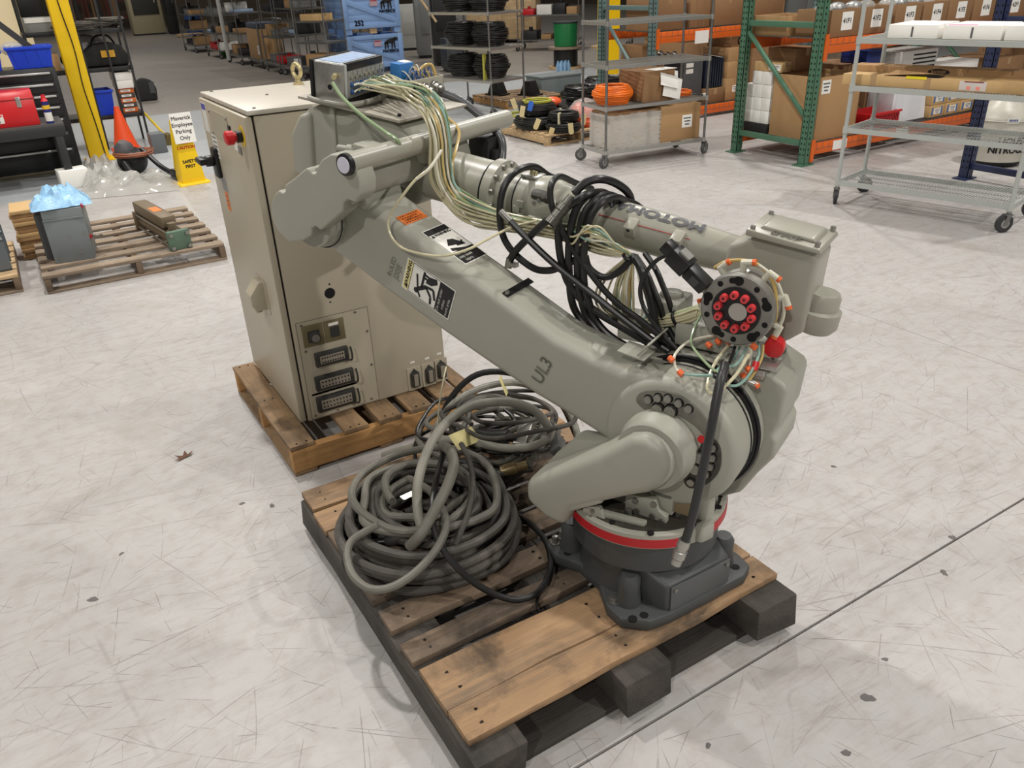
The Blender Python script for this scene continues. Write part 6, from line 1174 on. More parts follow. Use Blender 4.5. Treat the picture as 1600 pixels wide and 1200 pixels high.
for lb, u in (('black plug lead lying beside the large orange coil', 0.36), ('black plug lead lying beside the small orange coil', 1.08)):
    x, y = on_m(u, 0.05); o = MB().tube([(0, 0.06, 0.02), (0.02, 0.03, 0.012), (0.05, 0.0, 0.01), (0.08, -0.01, 0.01)], 0.007, 8).build('plug_lead', HOSE); o.location = (x, y, 0.56); tag(o, lb, 'plug'); MB().bx(0.075, 0.11, -0.022, 0.004, 0.0, 0.022).build('plug', PAPER, o)

# --- pallet of tagged cable coils
t_ = (5.4, 8.0)
pallet('small_pallet', 'pale wooden pallet under the tagged black cable coils', t_[0], t_[1], [(-0.4, 0.55, -0.52 + k * 0.135, -0.52 + k * 0.135 + 0.09, 0.1, 0.12) for k in range(8)], [(-0.4, -0.355, -0.52, 0.52, 0.018, 0.099), (0.05, 0.095, -0.52, 0.52, 0.018, 0.099), (0.505, 0.55, -0.52, 0.52, 0.018, 0.099)], [(-0.4, 0.55, -0.52, -0.43, 0, 0.017), (-0.4, 0.55, 0.42, 0.52, 0, 0.017)], WOOD_PALE, WOOD_PALE, WOOD_PALE, 0.12, nails=False, seed=12)
coil('lower left black cable coil on the tagged pallet', 5.2, 8.0, 0.121, 0.27, 0.011, 5, 7, HOSE, 6)
coil('upper left black cable coil with a yellow-green wire on the tagged pallet', 5.24, 8.05, 0.262, 0.22, 0.010, 4, 7, HOSE, 7)
coil('thin yellow-green wire coil on top of the upper left black coil', 5.25, 8.06, 0.385, 0.17, 0.006, 3, 3, mat('yellow_green_wire', (168, 166, 70), 0.4, var=0.15), 8)
coil('front black cable coil at the pallet corner', 5.28, 7.58, 0.121, 0.2, 0.011, 4, 5, HOSE, 9)
coil('glossy black cable coil tied with pale string on the front coil', 5.3, 7.6, 0.222, 0.17, 0.010, 4, 6, HOSE, 10, band=TUBE_CL)
coil('black cable coil at the rear of the tagged pallet', 5.62, 8.3, 0.121, 0.2, 0.010, 4, 9, HOSE, 11)
TAGM = mat('manila_tag', (226, 208, 158), 0.7, var=0.06)
tagpos = ((4.93, 7.86, 0.33, 0.2), (4.95, 8.12, 0.38, -0.3), (5.02, 7.68, 0.2, 0.4), (5.08, 7.5, 0.12, 0.3), (5.22, 7.36, 0.17, -0.1), (5.42, 7.38, 0.24, 0.1), (5.0, 7.92, 0.19, 0.6))
for k, (x, y, zz, tl) in enumerate(tagpos):
    o = MB(); o.prism([(-0.028, 0), (0.028, 0), (0.028, -0.11), (0.016, -0.13), (-0.016, -0.13), (-0.028, -0.11)], -0.0006, 0.0006); ob = o.build('hanging_tag', TAGM); ob.location = (x, y, zz + 0.07); ob.rotation_euler = (0.25, tl, R_(-35)); tag(ob, 'manila paper tag tied to a black cable coil', 'tag', 'manila tags on the cable coils')
o = MB().prism([(-0.028, 0), (0.028, 0), (0.028, -0.11), (-0.028, -0.11)], -0.0006, 0.0006).build('hanging_tag', mat('blue_tag', (56, 110, 210), 0.6)); o.location = (5.03, 7.84, 0.44); o.rotation_euler = (0.2, 0.25, R_(-35)); tag(o, 'blue and white paper tag tied to the upper left coil', 'tag')
ofl = mat('orange_poly_bag', (226, 92, 50), 0.25, var=0.25, scale=14, bump=0.6, coat=0.4)
T = thing('orange_hose_reel', 'coiled orange hose packed in clear film on the tagged pallet', 'hose', (5.68, 7.72, 0.121)); MB().lathe((0, 0, 0), (0, 0, 0.25), ((0, 0.16), (0.06, 0.19), (0.08, 0.17), (0.14, 0.18), (0.2, 0.16), (0.25, 0.1)), 22).build('hose_bundle', ofl, T, angle=60); MB().lathe((0, 0, 0.11), (0, 0, 0.3), ((0, 0.19), (0.1, 0.175), (0.16, 0.12), (0.19, 0.03)), 22).build('film_wrap', FILM, T, angle=60)
o = MB().ball((0, 0, 0.05), 0.12, 14, 8, (1, 0.8, 0.5)).build('orange_bag', ofl); o.location = (5.62, 8.3, 0.28); tag(o, 'small orange bag on the rear cable coil', 'bag')

# --- rear orange rack behind the chrome cart
RB = thing('pallet_rack', 'grey-green and orange pallet rack in the back row behind the chrome cart', 'rack', (6.65, 7.7, 0))
def rb(p): return (p[0] - 6.65, p[1] - 7.7, p[2])
end_frame(RB, rb, 6.65, 7.72, 8.68, 2.2, GREYGREEN_RK, (0.2, 1.3), ((8.6, 1.15, 7.8, 0.4),)); end_frame(RB, rb, 9.45, 7.72, 8.68, 2.2, GREYGREEN_RK, (0.2, 1.3), ((8.6, 1.15, 7.8, 0.4),))
for z0, z1 in ((0.04, 0.14), (0.92, 1.04)): beam(RB, rb, 6.69, 9.41, 7.7, z0, z1, ORANGE_RK); beam(RB, rb, 6.69, 9.41, 8.7, z0, z1, ORANGE_RK, False); deck(RB, rb, 6.7, 9.4, 7.72, 8.68, z1 + 0.006)
MB(rb).bx(7.28, 7.5, 7.672, 7.677, 0.88, 1.02).build('location_label', PAPER, RB)
def stack(pref, boxes):
    for (x0, x1, y0, y1, z0, z1, lb, m_, kw) in boxes: 
        lg = kw.pop('logo', None); t0 = carton(lb, x0, x1, y0, y1, z0, z1, m_, **kw)
        if lg: q = MB(); put_flat(q, text_geo('G', lg, 0.004), (0, -(y1 - y0) / 2, (z1 - z0) / 2), (1, 0, 0), (0, 0, 1), 0.001); q.build('logo_print', INK, t0)

stack('', (
    (6.72, 7.22, 7.8, 8.3, 1.048, 1.4, 'taped brown carton at the left of the upper rear rack level', CARD_DK, {}), (7.3, 7.62, 7.8, 8.3, 1.048, 1.42, 'tall brown carton with red tape on the upper rear rack level', CARD_DK, {'strap': (0.3, 0.7)}),
    (7.7, 8.2, 7.8, 8.3, 1.048, 1.36, 'scuffed brown carton right of the tall one on the rear rack', CARD_DK, {}), (8.3, 8.9, 7.8, 8.4, 1.048, 1.4, 'brown carton at the right of the upper rear rack level', CARD_DK, {}),
    (6.72, 7.02, 7.78, 8.2, 0.147, 0.36, 'low brown carton at the left of the lower rear rack level', CARD_DK, {}), (7.62, 7.92, 7.76, 8.2, 0.147, 0.32, 'clear-wrapped brown carton on the lower rear rack level', CARD_DK, {}),
    (7.95, 8.28, 7.76, 8.2, 0.147, 0.42, 'brown carton stacked low beside the green upright', CARD, {'lab': (-0.05, 0.05, 0.1, 0.18)}), (7.95, 8.3, 7.76, 8.2, 0.421, 0.62, 'brown carton stacked second beside the green upright', CARD, {}),
    (8.0, 8.3, 7.78, 8.2, 0.78, 0.91, 'carton printed with a G logo under the upper rear beam', CARD_DK, {'logo': 0.12}), (7.95, 8.32, 7.76, 8.22, 0.621, 0.78, 'flat carton below the G logo carton', CARD, {}),
    (6.74, 6.98, 8.0, 8.4, 0.72, 0.88, 'small carton printed with a G logo behind the grey upright', CARD_DK, {'logo': 0.1}), (6.72, 7.0, 7.9, 8.4, 0.361, 0.719, 'brown carton in the left of the lower rear rack', CARD_DK, {}),
    (8.4, 9.2, 7.78, 8.5, 0.147, 0.75, 'large brown carton in the right of the lower rear rack', CARD_DK, {})))

T = thing('control_unit', 'dark grey vented electronics unit standing on the lower rear rack', 'unit', (7.42, 7.98, 0.147)); MB().bx(-0.16, 0.16, -0.16, 0.2, 0, 0.55).build('body', mat('dark_unit_grey', (74, 76, 78), 0.5), T, bevel=0.005)
for kk in range(2): MB().bx(-0.12, 0.0, -0.162, -0.16, 0.38 + 0.07 * kk, 0.43 + 0.07 * kk).build('unit_label', WHITE, T)
T = thing('ribbed_heat_sink', 'navy ribbed drive unit with paper on top in the rear rack', 'unit', (7.78, 7.92, 0.325)); MB().bx(-0.14, 0.14, -0.1, 0.2, 0, 0.36).build('body', mat('unit_navy', (40, 48, 62), 0.45), T, bevel=0.004)
for kk in range(7): MB().bx(-0.13 + kk * 0.04, -0.115 + kk * 0.04, -0.13, -0.1, 0.01, 0.35).build('fin', mat('unit_navy', (40, 48, 62), 0.45), T)
MB().box((-0.02, -0.06, 0.375), (0.24, 0.16, 0.003), rot=Matrix.Rotation(0.2, 3, 'Y')).build('paper_sheet', PAPER, T)
for kk in range(4):
    o = MB().lathe((0, 0, 0), (0.06, 0.02, 0.02), ((0, 0.035), (0.01, 0.045), (0.05, 0.045), (0.064, 0.03)), 14).build('metal_fitting', WIRE); o.location = (6.78 + kk * 0.11, 7.86, 0.765 if kk < 2 else 0.745); tag(o, 'shiny metal fitting piled on the rear rack carton', 'fitting', 'metal fittings on the rear rack')
o = MB().bx(-0.3, 0.3, -0.15, 0.25, 0, 0.018).build('grey_tray', mat('tray_grey', (110, 112, 112), 0.5)); o.location = (7.0, 7.95, 0.72); tag(o, 'grey tray under the metal fittings on the rear rack', 'tray')

# ================================================================ left side: tool corner and small pallet
# walls of the hall
struct(MB().bx(-9.0, 0.62, 14.3, 14.4, 0, 4.5).build('wall_left', mat('cream_wall_panel', (222, 204, 164), 0.6, var=0.05, scale=2)))
struct(MB().bx(-16, 34, 48.0, 48.2, 0, 5).build('wall_back', mat('dim_hall_wall', (104, 92, 78), 0.8, var=0.2, scale=1.5)))
struct(MB().bx(30.0, 30.2, -9, 48, 0, 5).build('wall_right', mat('dim_hall_wall', (104, 92, 78), 0.8)))
# yellow building column with its cable
YC = thing('steel_column', 'yellow painted steel column with a black cable beside the tool corner', 'column', (0.77, 10.42, 0))
f = MB(); f.bx(-0.1, 0.1, -0.11, -0.098, 0, 4.4); f.bx(-0.1, 0.1, 0.098, 0.11, 0, 4.4); f.bx(-0.006, 0.006, -0.1, 0.1, 0, 4.4); f.build('wide_flange', YELLOW, YC, bevel=0.002)
MB().bx(-0.15, 0.15, -0.15, 0.15, 0, 0.015).build('base_plate', YELLOW, YC)
MB().tube([(-0.02, -0.118, 3.2), (-0.01, -0.118, 1.8), (0.03, -0.118, 1.2), (0.02, -0.118, 0.8), (0.045, -0.118, 0.4), (0.06, -0.118, 0.02)], 0.006, 6).build('taped_cable', BLACK, YC)
YC2 = thing('steel_column', 'yellow painted steel column behind the chrome wire cart', 'column', (9.1, 11.7, 0)); f = MB(); f.bx(-0.13, 0.13, -0.14, -0.125, 0, 4.4); f.bx(-0.13, 0.13, 0.125, 0.14, 0, 4.4); f.bx(-0.008, 0.008, -0.125, 0.125, 0, 4.4); f.build('wide_flange', YELLOW, YC2); MB().bx(-0.2, 0.2, -0.2, 0.2, 0, 0.02).build('base_plate', YELLOW, YC2)
# black tool chest
TCM = mat('black_tool_chest', (24, 25, 27), 0.35, var=0.1); PULL = mat('satin_drawer_pull', (200, 200, 198), 0.28, 0.8, var=0.05)
TC_ = thing('tool_chest', 'tall black tool chest with silver drawer pulls behind the bench', 'tool chest', (-0.1, 9.75, 0)); MB().bx(-0.62, 0.64, 0.02, 0.55, 0.06, 1.055).build('case', TCM, TC_, bevel=0.006)
for k, (z0, z1) in enumerate(((0.1, 0.28), (0.29, 0.44), (0.45, 0.58), (0.59, 0.7), (0.71, 0.81), (0.82, 0.92), (0.93, 1.03))):
    D_ = MB().bx(-0.6, 0.6, 0.0, 0.02, z0, z1 - 0.008).build('drawer', TCM, TC_, bevel=0.002); MB().bx(-0.58, 0.58, -0.016, 0.0, z1 - 0.034, z1 - 0.014).build('drawer_pull', PULL, D_, bevel=0.003)
for px in (-0.55, 0.57):
    for py in (0.08, 0.48): MB().cyl((px, py - 0.02, 0.032), (px, py + 0.02, 0.032), 0.032, seg=16).build('caster', WHEEL_BK, TC_)
def crate_bin(label, x, y, z0, w, d, h, m=BLUEBIN, rz=0.0, rib=True):
    T = thing('storage_bin', label, 'bin', (x, y, z0), rz); a, b = w / 2, d / 2; s = 0.86; t = 0.006
    vs = [(-a * s, -b * s, 0), (a * s, -b * s, 0), (a * s, b * s, 0), (-a * s, b * s, 0), (-a, -b, h), (a, -b, h), (a, b, h), (-a, b, h)]
    vi = [(x_ * (1 - t * 3), y_ * (1 - t * 3), max(z_, t)) for x_, y_, z_ in vs]
    MB().add(vs + vi, [(0, 1, 2, 3), (0, 4, 5, 1), (1, 5, 6, 2), (2, 6, 7, 3), (3, 7, 4, 0), (11, 10, 9, 8), (9, 13, 12, 8), (10, 14, 13, 9), (11, 15, 14, 10), (8, 12, 15, 11), (4, 12, 13, 5), (5, 13, 14, 6), (6, 14, 15, 7), (7, 15, 12, 4)]).build('shell', m, T)
    r = MB(); r.bx(-a - 0.012, a + 0.012, -b - 0.012, -b + 0.004, h - 0.025, h + 0.004); r.bx(-a - 0.012, a + 0.012, b - 0.004, b + 0.012, h - 0.025, h + 0.004); r.bx(-a - 0.012, -a + 0.004, -b, b, h - 0.025, h + 0.004); r.bx(a - 0.004, a + 0.012, -b, b, h - 0.025, h + 0.004); r.build('rim', m, T, bevel=0.003)
    if rib:
        for u in (-0.55, 0.0, 0.55): MB().add([(a * u - 0.03, -b * 0.88, 0.01), (a * u + 0.03, -b * 0.88, 0.01), (a * u + 0.045, -b - 0.008, h * 0.8), (a * u - 0.045, -b - 0.008, h * 0.8), (a * u - 0.03, -b * 0.8, 0.01), (a * u + 0.03, -b * 0.8, 0.01), (a * u + 0.045, -b + 0.01, h * 0.8), (a * u - 0.045, -b + 0.01, h * 0.8)], [(0, 1, 2, 3), (4, 7, 6, 5), (0, 3, 7, 4), (1, 5, 6, 2), (3, 2, 6, 7), (0, 4, 5, 1)]).build('rib', m, T)
    return T
crate_bin('blue plastic bin full of parts on the black tool chest', 0.355, 9.93, 1.057, 0.4, 0.3, 0.2); crate_bin('blue bin cut off by the left frame edge on the tool chest', -0.08, 9.93, 1.057, 0.36, 0.3, 0.18)
o = MB().box((0, 0, 0), (0.06, 0.03, 0.42), rot=Matrix.Rotation(-0.75, 3, 'Y')).build('metal_bar', mat('dark_bar', (52, 52, 54), 0.5)); o.location = (0.3, 9.93, 1.33); tag(o, 'dark metal channel bar sticking up out of the blue bin', 'bar')
o = MB().lathe((0, 0, 0), (0.0, 0, 0.1), ((0, 0.045), (0.03, 0.05), (0.06, 0.05), (0.08, 0.02)), 16).build('tape_roll', mat('salmon_roll', (220, 120, 90), 0.6)); o.location = (0.44, 9.9, 1.17); tag(o, 'salmon coloured roll in the blue bin', 'roll')
o = MB().ball((0, 0, 0), 0.1, 12, 8, (1.1, 0.9, 0.7)).build('poly_bag', FILM); o.location = (0.22, 9.95, 1.24); tag(o, 'clear crumpled bag in the blue bin', 'bag')
o = MB().ball((0, 0, 0), 0.13, 12, 8, (1.1, 0.8, 0.8)).build('poly_bag', FILM); o.location = (-0.1, 9.95, 1.21); tag(o, 'clear bag in the bin at the left frame edge', 'bag')
# black bench with red toolbox
BN = thing('work_bench', 'low black steel bench carrying the red toolbox', 'bench', (-0.2, 9.05, 0)); BM = mat('black_bench_steel', (40, 41, 43), 0.45, var=0.12)
MB().bx(-0.6, 0.64, 0.0, 0.6, 0.585, 0.605).build('top', mat('bench_top', (78, 76, 74), 0.5, var=0.15), BN); MB().bx(-0.6, 0.64, 0.0, 0.03, 0.49, 0.585).build('apron', BM, BN, bevel=0.003); MB().bx(0.61, 0.64, 0.03, 0.6, 0.49, 0.585).build('apron', BM, BN, bevel=0.003)
for px, py in ((-0.57, 0.03), (0.57, 0.03), (-0.57, 0.55), (0.57, 0.55)): MB().bx(px - 0.035, px + 0.035, py - 0.025, py + 0.025, 0, 0.49).build('leg', BM, BN, bevel=0.003)
TB = thing('toolbox', 'red metal toolbox with a chrome latch on the black bench', 'toolbox', (0.08, 9.3, 0.606)); MB().prism([(-0.17, 0), (0.17, 0), (0.17, 0.24), (0.13, 0.31), (-0.13, 0.31), (-0.17, 0.24)], -0.36, 0.17, 'x').build('body', REDPL, TB, bevel=0.005)
L_ = MB().bx(0.02, 0.06, -0.178, -0.17, 0.17, 0.26).build('latch', WIRE, TB, bevel=0.002); MB().bx(-0.37, 0.18, -0.174, 0.174, 0.235, 0.242).build('lid_seam', mat('dark_red', (120, 16, 22), 0.5), TB)
s_ = MB().bx(-0.3, -0.12, -0.172, -0.17, 0.04, 0.12).build('brand_label', WHITE, TB); q = MB(); put_flat(q, text_geo('ULTI', 0.055, 0.003), (-0.21, -0.1725, 0.065), (1, 0, 0), (0, 0, 1), 0.0008); q.build('lettering', INK, s_); MB().bx(-0.29, -0.13, -0.1728, -0.172, 0.1, 0.115).build('label_stripe', REDCAP, s_)
SP = thing('spray_can', 'blue and white spray can with a red cap beside the red toolbox', 'spray can', (0.335, 9.14, 0.606)); MB().cyl((0, 0, 0), (0, 0, 0.2), 0.033, seg=20).build('body', mat('can_blue', (28, 40, 110), 0.35), SP); MB().cyl((0, 0, 0.02), (0, 0, 0.1), 0.0335, seg=20).build('white_panel', WHITE, SP); MB().cyl((0, 0, 0.13), (0, 0, 0.165), 0.0336, seg=20).build('yellow_panel', mat('can_yellow', (228, 184, 40), 0.4), SP); MB().lathe((0, 0, 0.2), (0, 0, 0.26), ((0, 0.033), (0.02, 0.024), (0.025, 0.02), (0.06, 0.018)), 16).build('cap', REDPL, SP)
# black shelf unit with bags and boxes
SB = mat('black_wire_shelf', (34, 34, 35), 0.45, var=0.1)
T = thing('black_shelf_unit', 'black steel shelf unit loaded with cables, a tool bag and boxes', 'shelf', (0.4, 11.05, 0))
for px in (0.0, 0.54, 0.8, 1.02):
    for py in (0.0, 0.5):
        if px in (0.54, 0.8) and py > 0: continue
        MB().bx(px - 0.012, px + 0.012, py - 0.012, py + 0.012, 0, 2.0).build('post', SB, T)
for zz in (0.385, 0.915, 1.33): MB().bx(-0.02, 1.04, 0.015, 0.5, zz - 0.045, zz).build('shelf', SB, T, bevel=0.003)
BG = thing('tool_bag', 'black canvas tool bag with a yellow label on the shelf unit', 'bag', (1.18, 11.3, 0.917)); MB().prism([(-0.24, 0.0), (0.24, 0.0), (0.25, 0.12), (0.2, 0.22), (0.08, 0.26), (-0.1, 0.25), (-0.22, 0.18), (-0.25, 0.1)], -0.14, 0.14).build('body', mat('black_canvas', (30, 29, 28), 0.8, var=0.3, scale=20), BG, bevel=0.03, segs=3); MB().box((0.03, -0.145, 0.14), (0.15, 0.012, 0.075)).build('yellow_label', mat('tan_yellow', (214, 162, 50), 0.6), BG)
for u in (-0.12, 0.14, 0.2): MB().box((u, -0.125, 0.13), (0.025, 0.014, 0.1)).build('yellow_strap', mat('tan_yellow', (214, 162, 50), 0.6), BG)
MB().tube([(-0.12, -0.05, 0.25), (-0.05, -0.05, 0.33), (0.08, -0.05, 0.33), (0.14, -0.05, 0.24)], 0.012, 8).build('handle', BLACK, BG)
o = MB().ball((0, 0, 0.12), 0.2, 16, 10, (1.3, 0.7, 0.75)).build('plastic_sack', mat('white_sack', (226, 228, 232), 0.6, var=0.06, bump=0.6, scale=10)); o.location = (1.02, 11.5, 1.0); tag(o, 'white plastic sack lying behind the tool bag', 'sack')
o = MB().ball((0, 0, 0.1), 0.15, 14, 9, (1.1, 0.8, 0.75)).build('canvas_pouch', mat('olive_canvas', (62, 56, 36), 0.85, var=0.3, scale=20)); o.location = (0.86, 11.25, 0.917); tag(o, 'dark olive pouch beside the tool bag', 'bag')
coil('tangle of thin dark cables on the top level of the black shelf unit', 1.0, 11.3, 1.33, 0.3, 0.008, 6, 6, CABLE_DK, 14, wob=0.7, ell=1.5)
coil('loose grey loops hanging at the right of the black shelf unit top', 1.28, 11.25, 1.41, 0.2, 0.006, 3, 3, CABLE_GR, 15, wob=1.5)
crate_bin('blue bin on the lower level of the black shelf unit', 0.98, 11.25, 0.387, 0.32, 0.36, 0.28, rib=False)
for k in range(2): carton('white carton on the pile behind the orange cone, %s one' % ('lower', 'upper')[k], 1.2, 1.4, 11.1, 11.4, 0.665 + 0.092 * k, 0.755 + 0.092 * k, PAPER, tape=False, rz=0.06 * k)
for k in range(5): carton('small %s carton, %s from below in the pile under the white cartons' % (('orange', 'dark')[k % 2], ORD[k]), 1.21, 1.39, 11.12, 11.36, 0.387 + 0.0555 * k, 0.4405 + 0.0555 * k, (mat('orange_carton', (206, 104, 40), 0.6), mat('dark_carton', (70, 62, 58), 0.6))[k % 2], tape=False, lab=(-0.06, 0.05, 0.015, 0.04), group='small cartons on the shelf unit')
T = thing('storage_tub', 'grey plastic tub on the top level behind the column', 'tub', (0.62, 11.2, 1.332)); MB().bx(-0.2, 0.2, -0.12, 0.2, 0, 0.16).build('body', mat('smoke_plastic', (130, 130, 126), 0.3), T, bevel=0.006); MB().bx(-0.18, 0.18, -0.126, -0.12, 0.1, 0.15).build('front', WHITE, T)
o = MB().bx(-0.24, 0.24, -0.2, 0.2, 0, 0.25).build('black_case', BLACKPL, bevel=0.01); o.location = (0.66, 11.28, 1.493); tag(o, 'black plastic case on top of the grey tub', 'case')
carton('brown carton on the shelf unit behind the yellow column', 0.42, 0.68, 11.1, 11.45, 0.917, 1.1, CARD, tape=True)
o = MB().prism([(-0.16, 0.0), (0.15, 0.0), (0.17, 0.2), (0.11, 0.33), (-0.02, 0.37), (-0.13, 0.32), (-0.18, 0.18)], -0.12, 0.12).build('backpack', mat('black_canvas', (30, 29, 28), 0.8), bevel=0.035, segs=3); o.location = (2.15, 15.7, 0.0); tag(o, 'black backpack standing on the far floor', 'backpack'); MB().bx(0.05, 0.14, -0.13, 0.0, 0.12, 0.3).build('pocket', mat('grey_pocket', (70, 70, 72), 0.8), o)
# orange cone, caution cone with paper, vacuum, broom
OCN = thing('traffic_cone', 'plain orange traffic cone in front of the black shelf unit', 'cone', (1.12, 10.85, 0)); OM = mat('traffic_orange', (236, 82, 34), 0.45, var=0.06); MB().lathe((0, 0, 0.02), (0, 0, 0.5), ((0, 0.14), (0.46, 0.03), (0.48, 0.028)), 28).build('cone', OM, OCN); MB().bx(-0.16, 0.16, -0.16, 0.16, 0, 0.02).build('base', OM, OCN, bevel=0.004)
YP = mat('caution_yellow', (238, 198, 12), 0.4, var=0.05)
SC = thing('caution_cone', 'yellow square caution cone with a parking notice taped on top', 'sign', (1.37, 8.42, 0), 0.12)
def frus(a, b, h0, h1): return ([(-a, -a, h0), (a, -a, h0), (a, a, h0), (-a, a, h0), (-b, -b, h1), (b, -b, h1), (b, b, h1), (-b, b, h1)], [(3, 2, 1, 0), (4, 5, 6, 7), (0, 1, 5, 4), (1, 2, 6, 5), (2, 3, 7, 6), (3, 0, 4, 7)])
MB().add(*frus(0.115, 0.062, 0.02, 0.6)).build('body', YP, SC, bevel=0.006); MB().add(*frus(0.15, 0.14, 0, 0.025)).build('base', YP, SC, bevel=0.004)
sl = (0.115 - 0.062) / 0.58; up_ = Vector((0, sl, 1)).normalized(); q = MB(); put_flat(q, text_geo('SAFETY', 0.04, 0.002), (0, -0.115 + sl * 0.2, 0.22), (1, 0, 0), up_, 0.001); put_flat(q, text_geo('FIRST', 0.04, 0.002), (0, -0.115 + sl * 0.155, 0.175), (1, 0, 0), up_, 0.001); q.build('lettering', INK, SC)
q = MB(); put_flat(q, text_geo('CAUTION', 0.038, 0.002), (0, -0.115 + sl * 0.33, 0.35), (1, 0, 0), up_, 0.001); put_flat(q, polyg([(-0.03, 0.0), (0.03, 0.0), (0.0, 0.05)]), (0, -0.115 + sl * 0.365, 0.385), (1, 0, 0), up_, 0.001); q.build('lettering', mat('orange_print', (224, 80, 24), 0.5), SC)
NP = MB().box((0, -0.118, 0.535), (0.2, 0.0015, 0.275), rot=Matrix.Rotation(-0.06, 3, 'X')).build('paper_notice', PAPER, SC)
q = MB()
for k, t_ in enumerate(('Maverick', 'Employee', 'Parking', 'Only')): put_flat(q, text_geo(t_, 0.05, 0.0006), (0, -0.1195 + 0.06 * (0.085 - 0.056 * k), 0.625 - 0.06 * k), (1, 0, 0), (0, 0.06, 1), 0.0012)
q.build('lettering', INK, NP)
VC = thing('vacuum_cleaner', 'black shop vacuum and hose lying by the column base', 'vacuum', (0.98, 9.15, 0)); MB().ball((0, 0.1, 0.14), 0.15, 20, 12, (1.0, 0.9, 0.95)).build('drum', BLACKPL, VC); MB().lathe((-0.05, 0.1, 0.25), (-0.06, 0.06, 0.36), ((0, 0.1), (0.05, 0.09), (0.1, 0.04)), 18).build('motor_head', mat('vac_grey', (84, 84, 86), 0.4), VC)
MB().tube([(-0.1, -0.1, 0.16), (-0.05, -0.3, 0.06), (0.08, -0.5, 0.035), (0.2, -0.62, 0.035), (0.3, -0.68, 0.035)], 0.03, 10).build('hose', BLACK, VC); MB().tube([(0.1, 0.0, 0.26), (0.2, -0.25, 0.12), (0.27, -0.45, 0.07), (0.31, -0.6, 0.06)], 0.025, 10).build('wand', BLACKPL, VC); MB().box((0.3, -0.62, 0.07), (0.09, 0.12, 0.12), rz=0.4).build('nozzle', BLACKPL, VC, bevel=0.01)
coil('coil of brown extension cord resting on the vacuum', 1.0, 9.2, 0.2, 0.19, 0.008, 4, 3, mat('brown_cord', (140, 84, 58), 0.5, var=0.15), 16, wob=0.5)
o = MB().bx(-0.08, 0.08, -0.1, 0.1, 0, 0.22).build('metal_case', mat('grey_metal_case', (96, 100, 102), 0.5), bevel=0.006); o.location = (1.42, 10.4, 0); tag(o, 'small grey metal case on the floor behind the orange cone', 'case')
BR = thing('push_broom', 'broom with a yellow handle leaning toward the caution cone', 'broom', (1.62, 10.9, 0)); MB().tube([(-0.15, 0.4, 0.34), (0.0, 0.0, 0.06)], 0.016, 8, smooth=False).build('handle', mat('yellow_handle', (206, 176, 40), 0.4), BR); MB().prism([(-0.05, 0.0), (0.05, 0.0), (0.03, 0.12), (-0.03, 0.12)], -0.12, 0.1).build('bristles', mat('straw_bristle', (96, 84, 40), 0.8, var=0.3, scale=40), BR)
# plastic sheeting on the floor (a crumpled height field)
def sheeting(label, cx, cy, w, d, hgt, m, seed, nx=26, ny=18, rz=0.0, name='plastic_sheeting', z0=0.0, cat='plastic', solid=True):
    q = random.Random(seed); G_ = [[q.random() for _ in range(ny + 1)] for _ in range(nx + 1)]; ph = [q.uniform(0, 6.28) for _ in range(6)]
    vs = []
    for i in range(nx + 1):
        for j in range(ny + 1):
            u, v = i / nx * 2 - 1, j / ny * 2 - 1; e = max(0.0, 1 - (u * u) ** 1.3) * max(0.0, 1 - (v * v) ** 1.3)
            rdg = abs(math.sin(u * 5 + ph[0] + 2 * v)) * abs(math.sin(v * 4 + ph[1] - u * 3)) * 0.7 + 0.3 * abs(math.sin(u * 11 + v * 9 + ph[2]))
            vs.append((u * w / 2 + (q.random() - 0.5) * w / nx * 0.7, v * d / 2 + (q.random() - 0.5) * d / ny * 0.7, 0.004 + hgt * e * (0.35 + 0.65 * rdg) + 0.02 * hgt * G_[i][j]))
    fs = [(i * (ny + 1) + j, (i + 1) * (ny + 1) + j, (i + 1) * (ny + 1) + j + 1, i * (ny + 1) + j + 1) for i in range(nx) for j in range(ny)]
    o = MB().add(vs, fs).build(name, m, angle=25); o.location = (cx, cy, z0); o.rotation_euler = (0, 0, rz); tag(o, label, cat); return o
FILM2 = clear_plastic('grey_plastic_film', (196, 194, 188), 0.62)
sheeting('crumpled clear plastic sheeting spread at the foot of the column', 0.85, 8.62, 0.95, 0.75, 0.17, FILM2, 3, rz=-0.3)
sheeting('crumpled clear plastic heaped against the tool chest', 0.66, 9.25, 0.45, 1.0, 0.26, FILM2, 5, 16, 22)
carton('white carton half hidden under the bench leg', 0.26, 0.52, 8.99, 9.2, 0, 0.17, PAPER, tape=False, rz=0.1)
# small pallet with electrical box and hydraulic cylinder
PM = (0.48, 6.36); pb = [(-0.57, 0.57, y0, y0 + 0.095, 0.1, 0.12) for y0 in (-0.69, -0.49, -0.29, -0.09, 0.11, 0.31, 0.51)]
pallet('grey_pallet', 'weathered grey slatted pallet carrying the electrical box and hydraulic cylinder', PM[0], PM[1], pb, [(-0.57, -0.53, -0.69, 0.605, 0.018, 0.099), (-0.02, 0.02, -0.69, 0.605, 0.018, 0.099), (0.53, 0.57, -0.69, 0.605, 0.018, 0.099)], [(-0.57, 0.57, -0.69, -0.6, 0, 0.017), (-0.57, 0.57, -0.05, 0.05, 0, 0.017), (-0.57, 0.57, 0.51, 0.605, 0, 0.017)], WOOD_GREY_X, WOOD_GREY_Y, WOOD_GREY_X, 0.12, nails=False, seed=15)
EB = thing('electrical_box', 'grey steel electrical disconnect box standing on the slatted pallet', 'electrical box', (0.14, 6.0, 0.121), R_(-8)); EM = mat('electrical_grey', (118, 124, 126), 0.42, var=0.06, dirt=(92, 92, 88), dirt_amt=0.3)
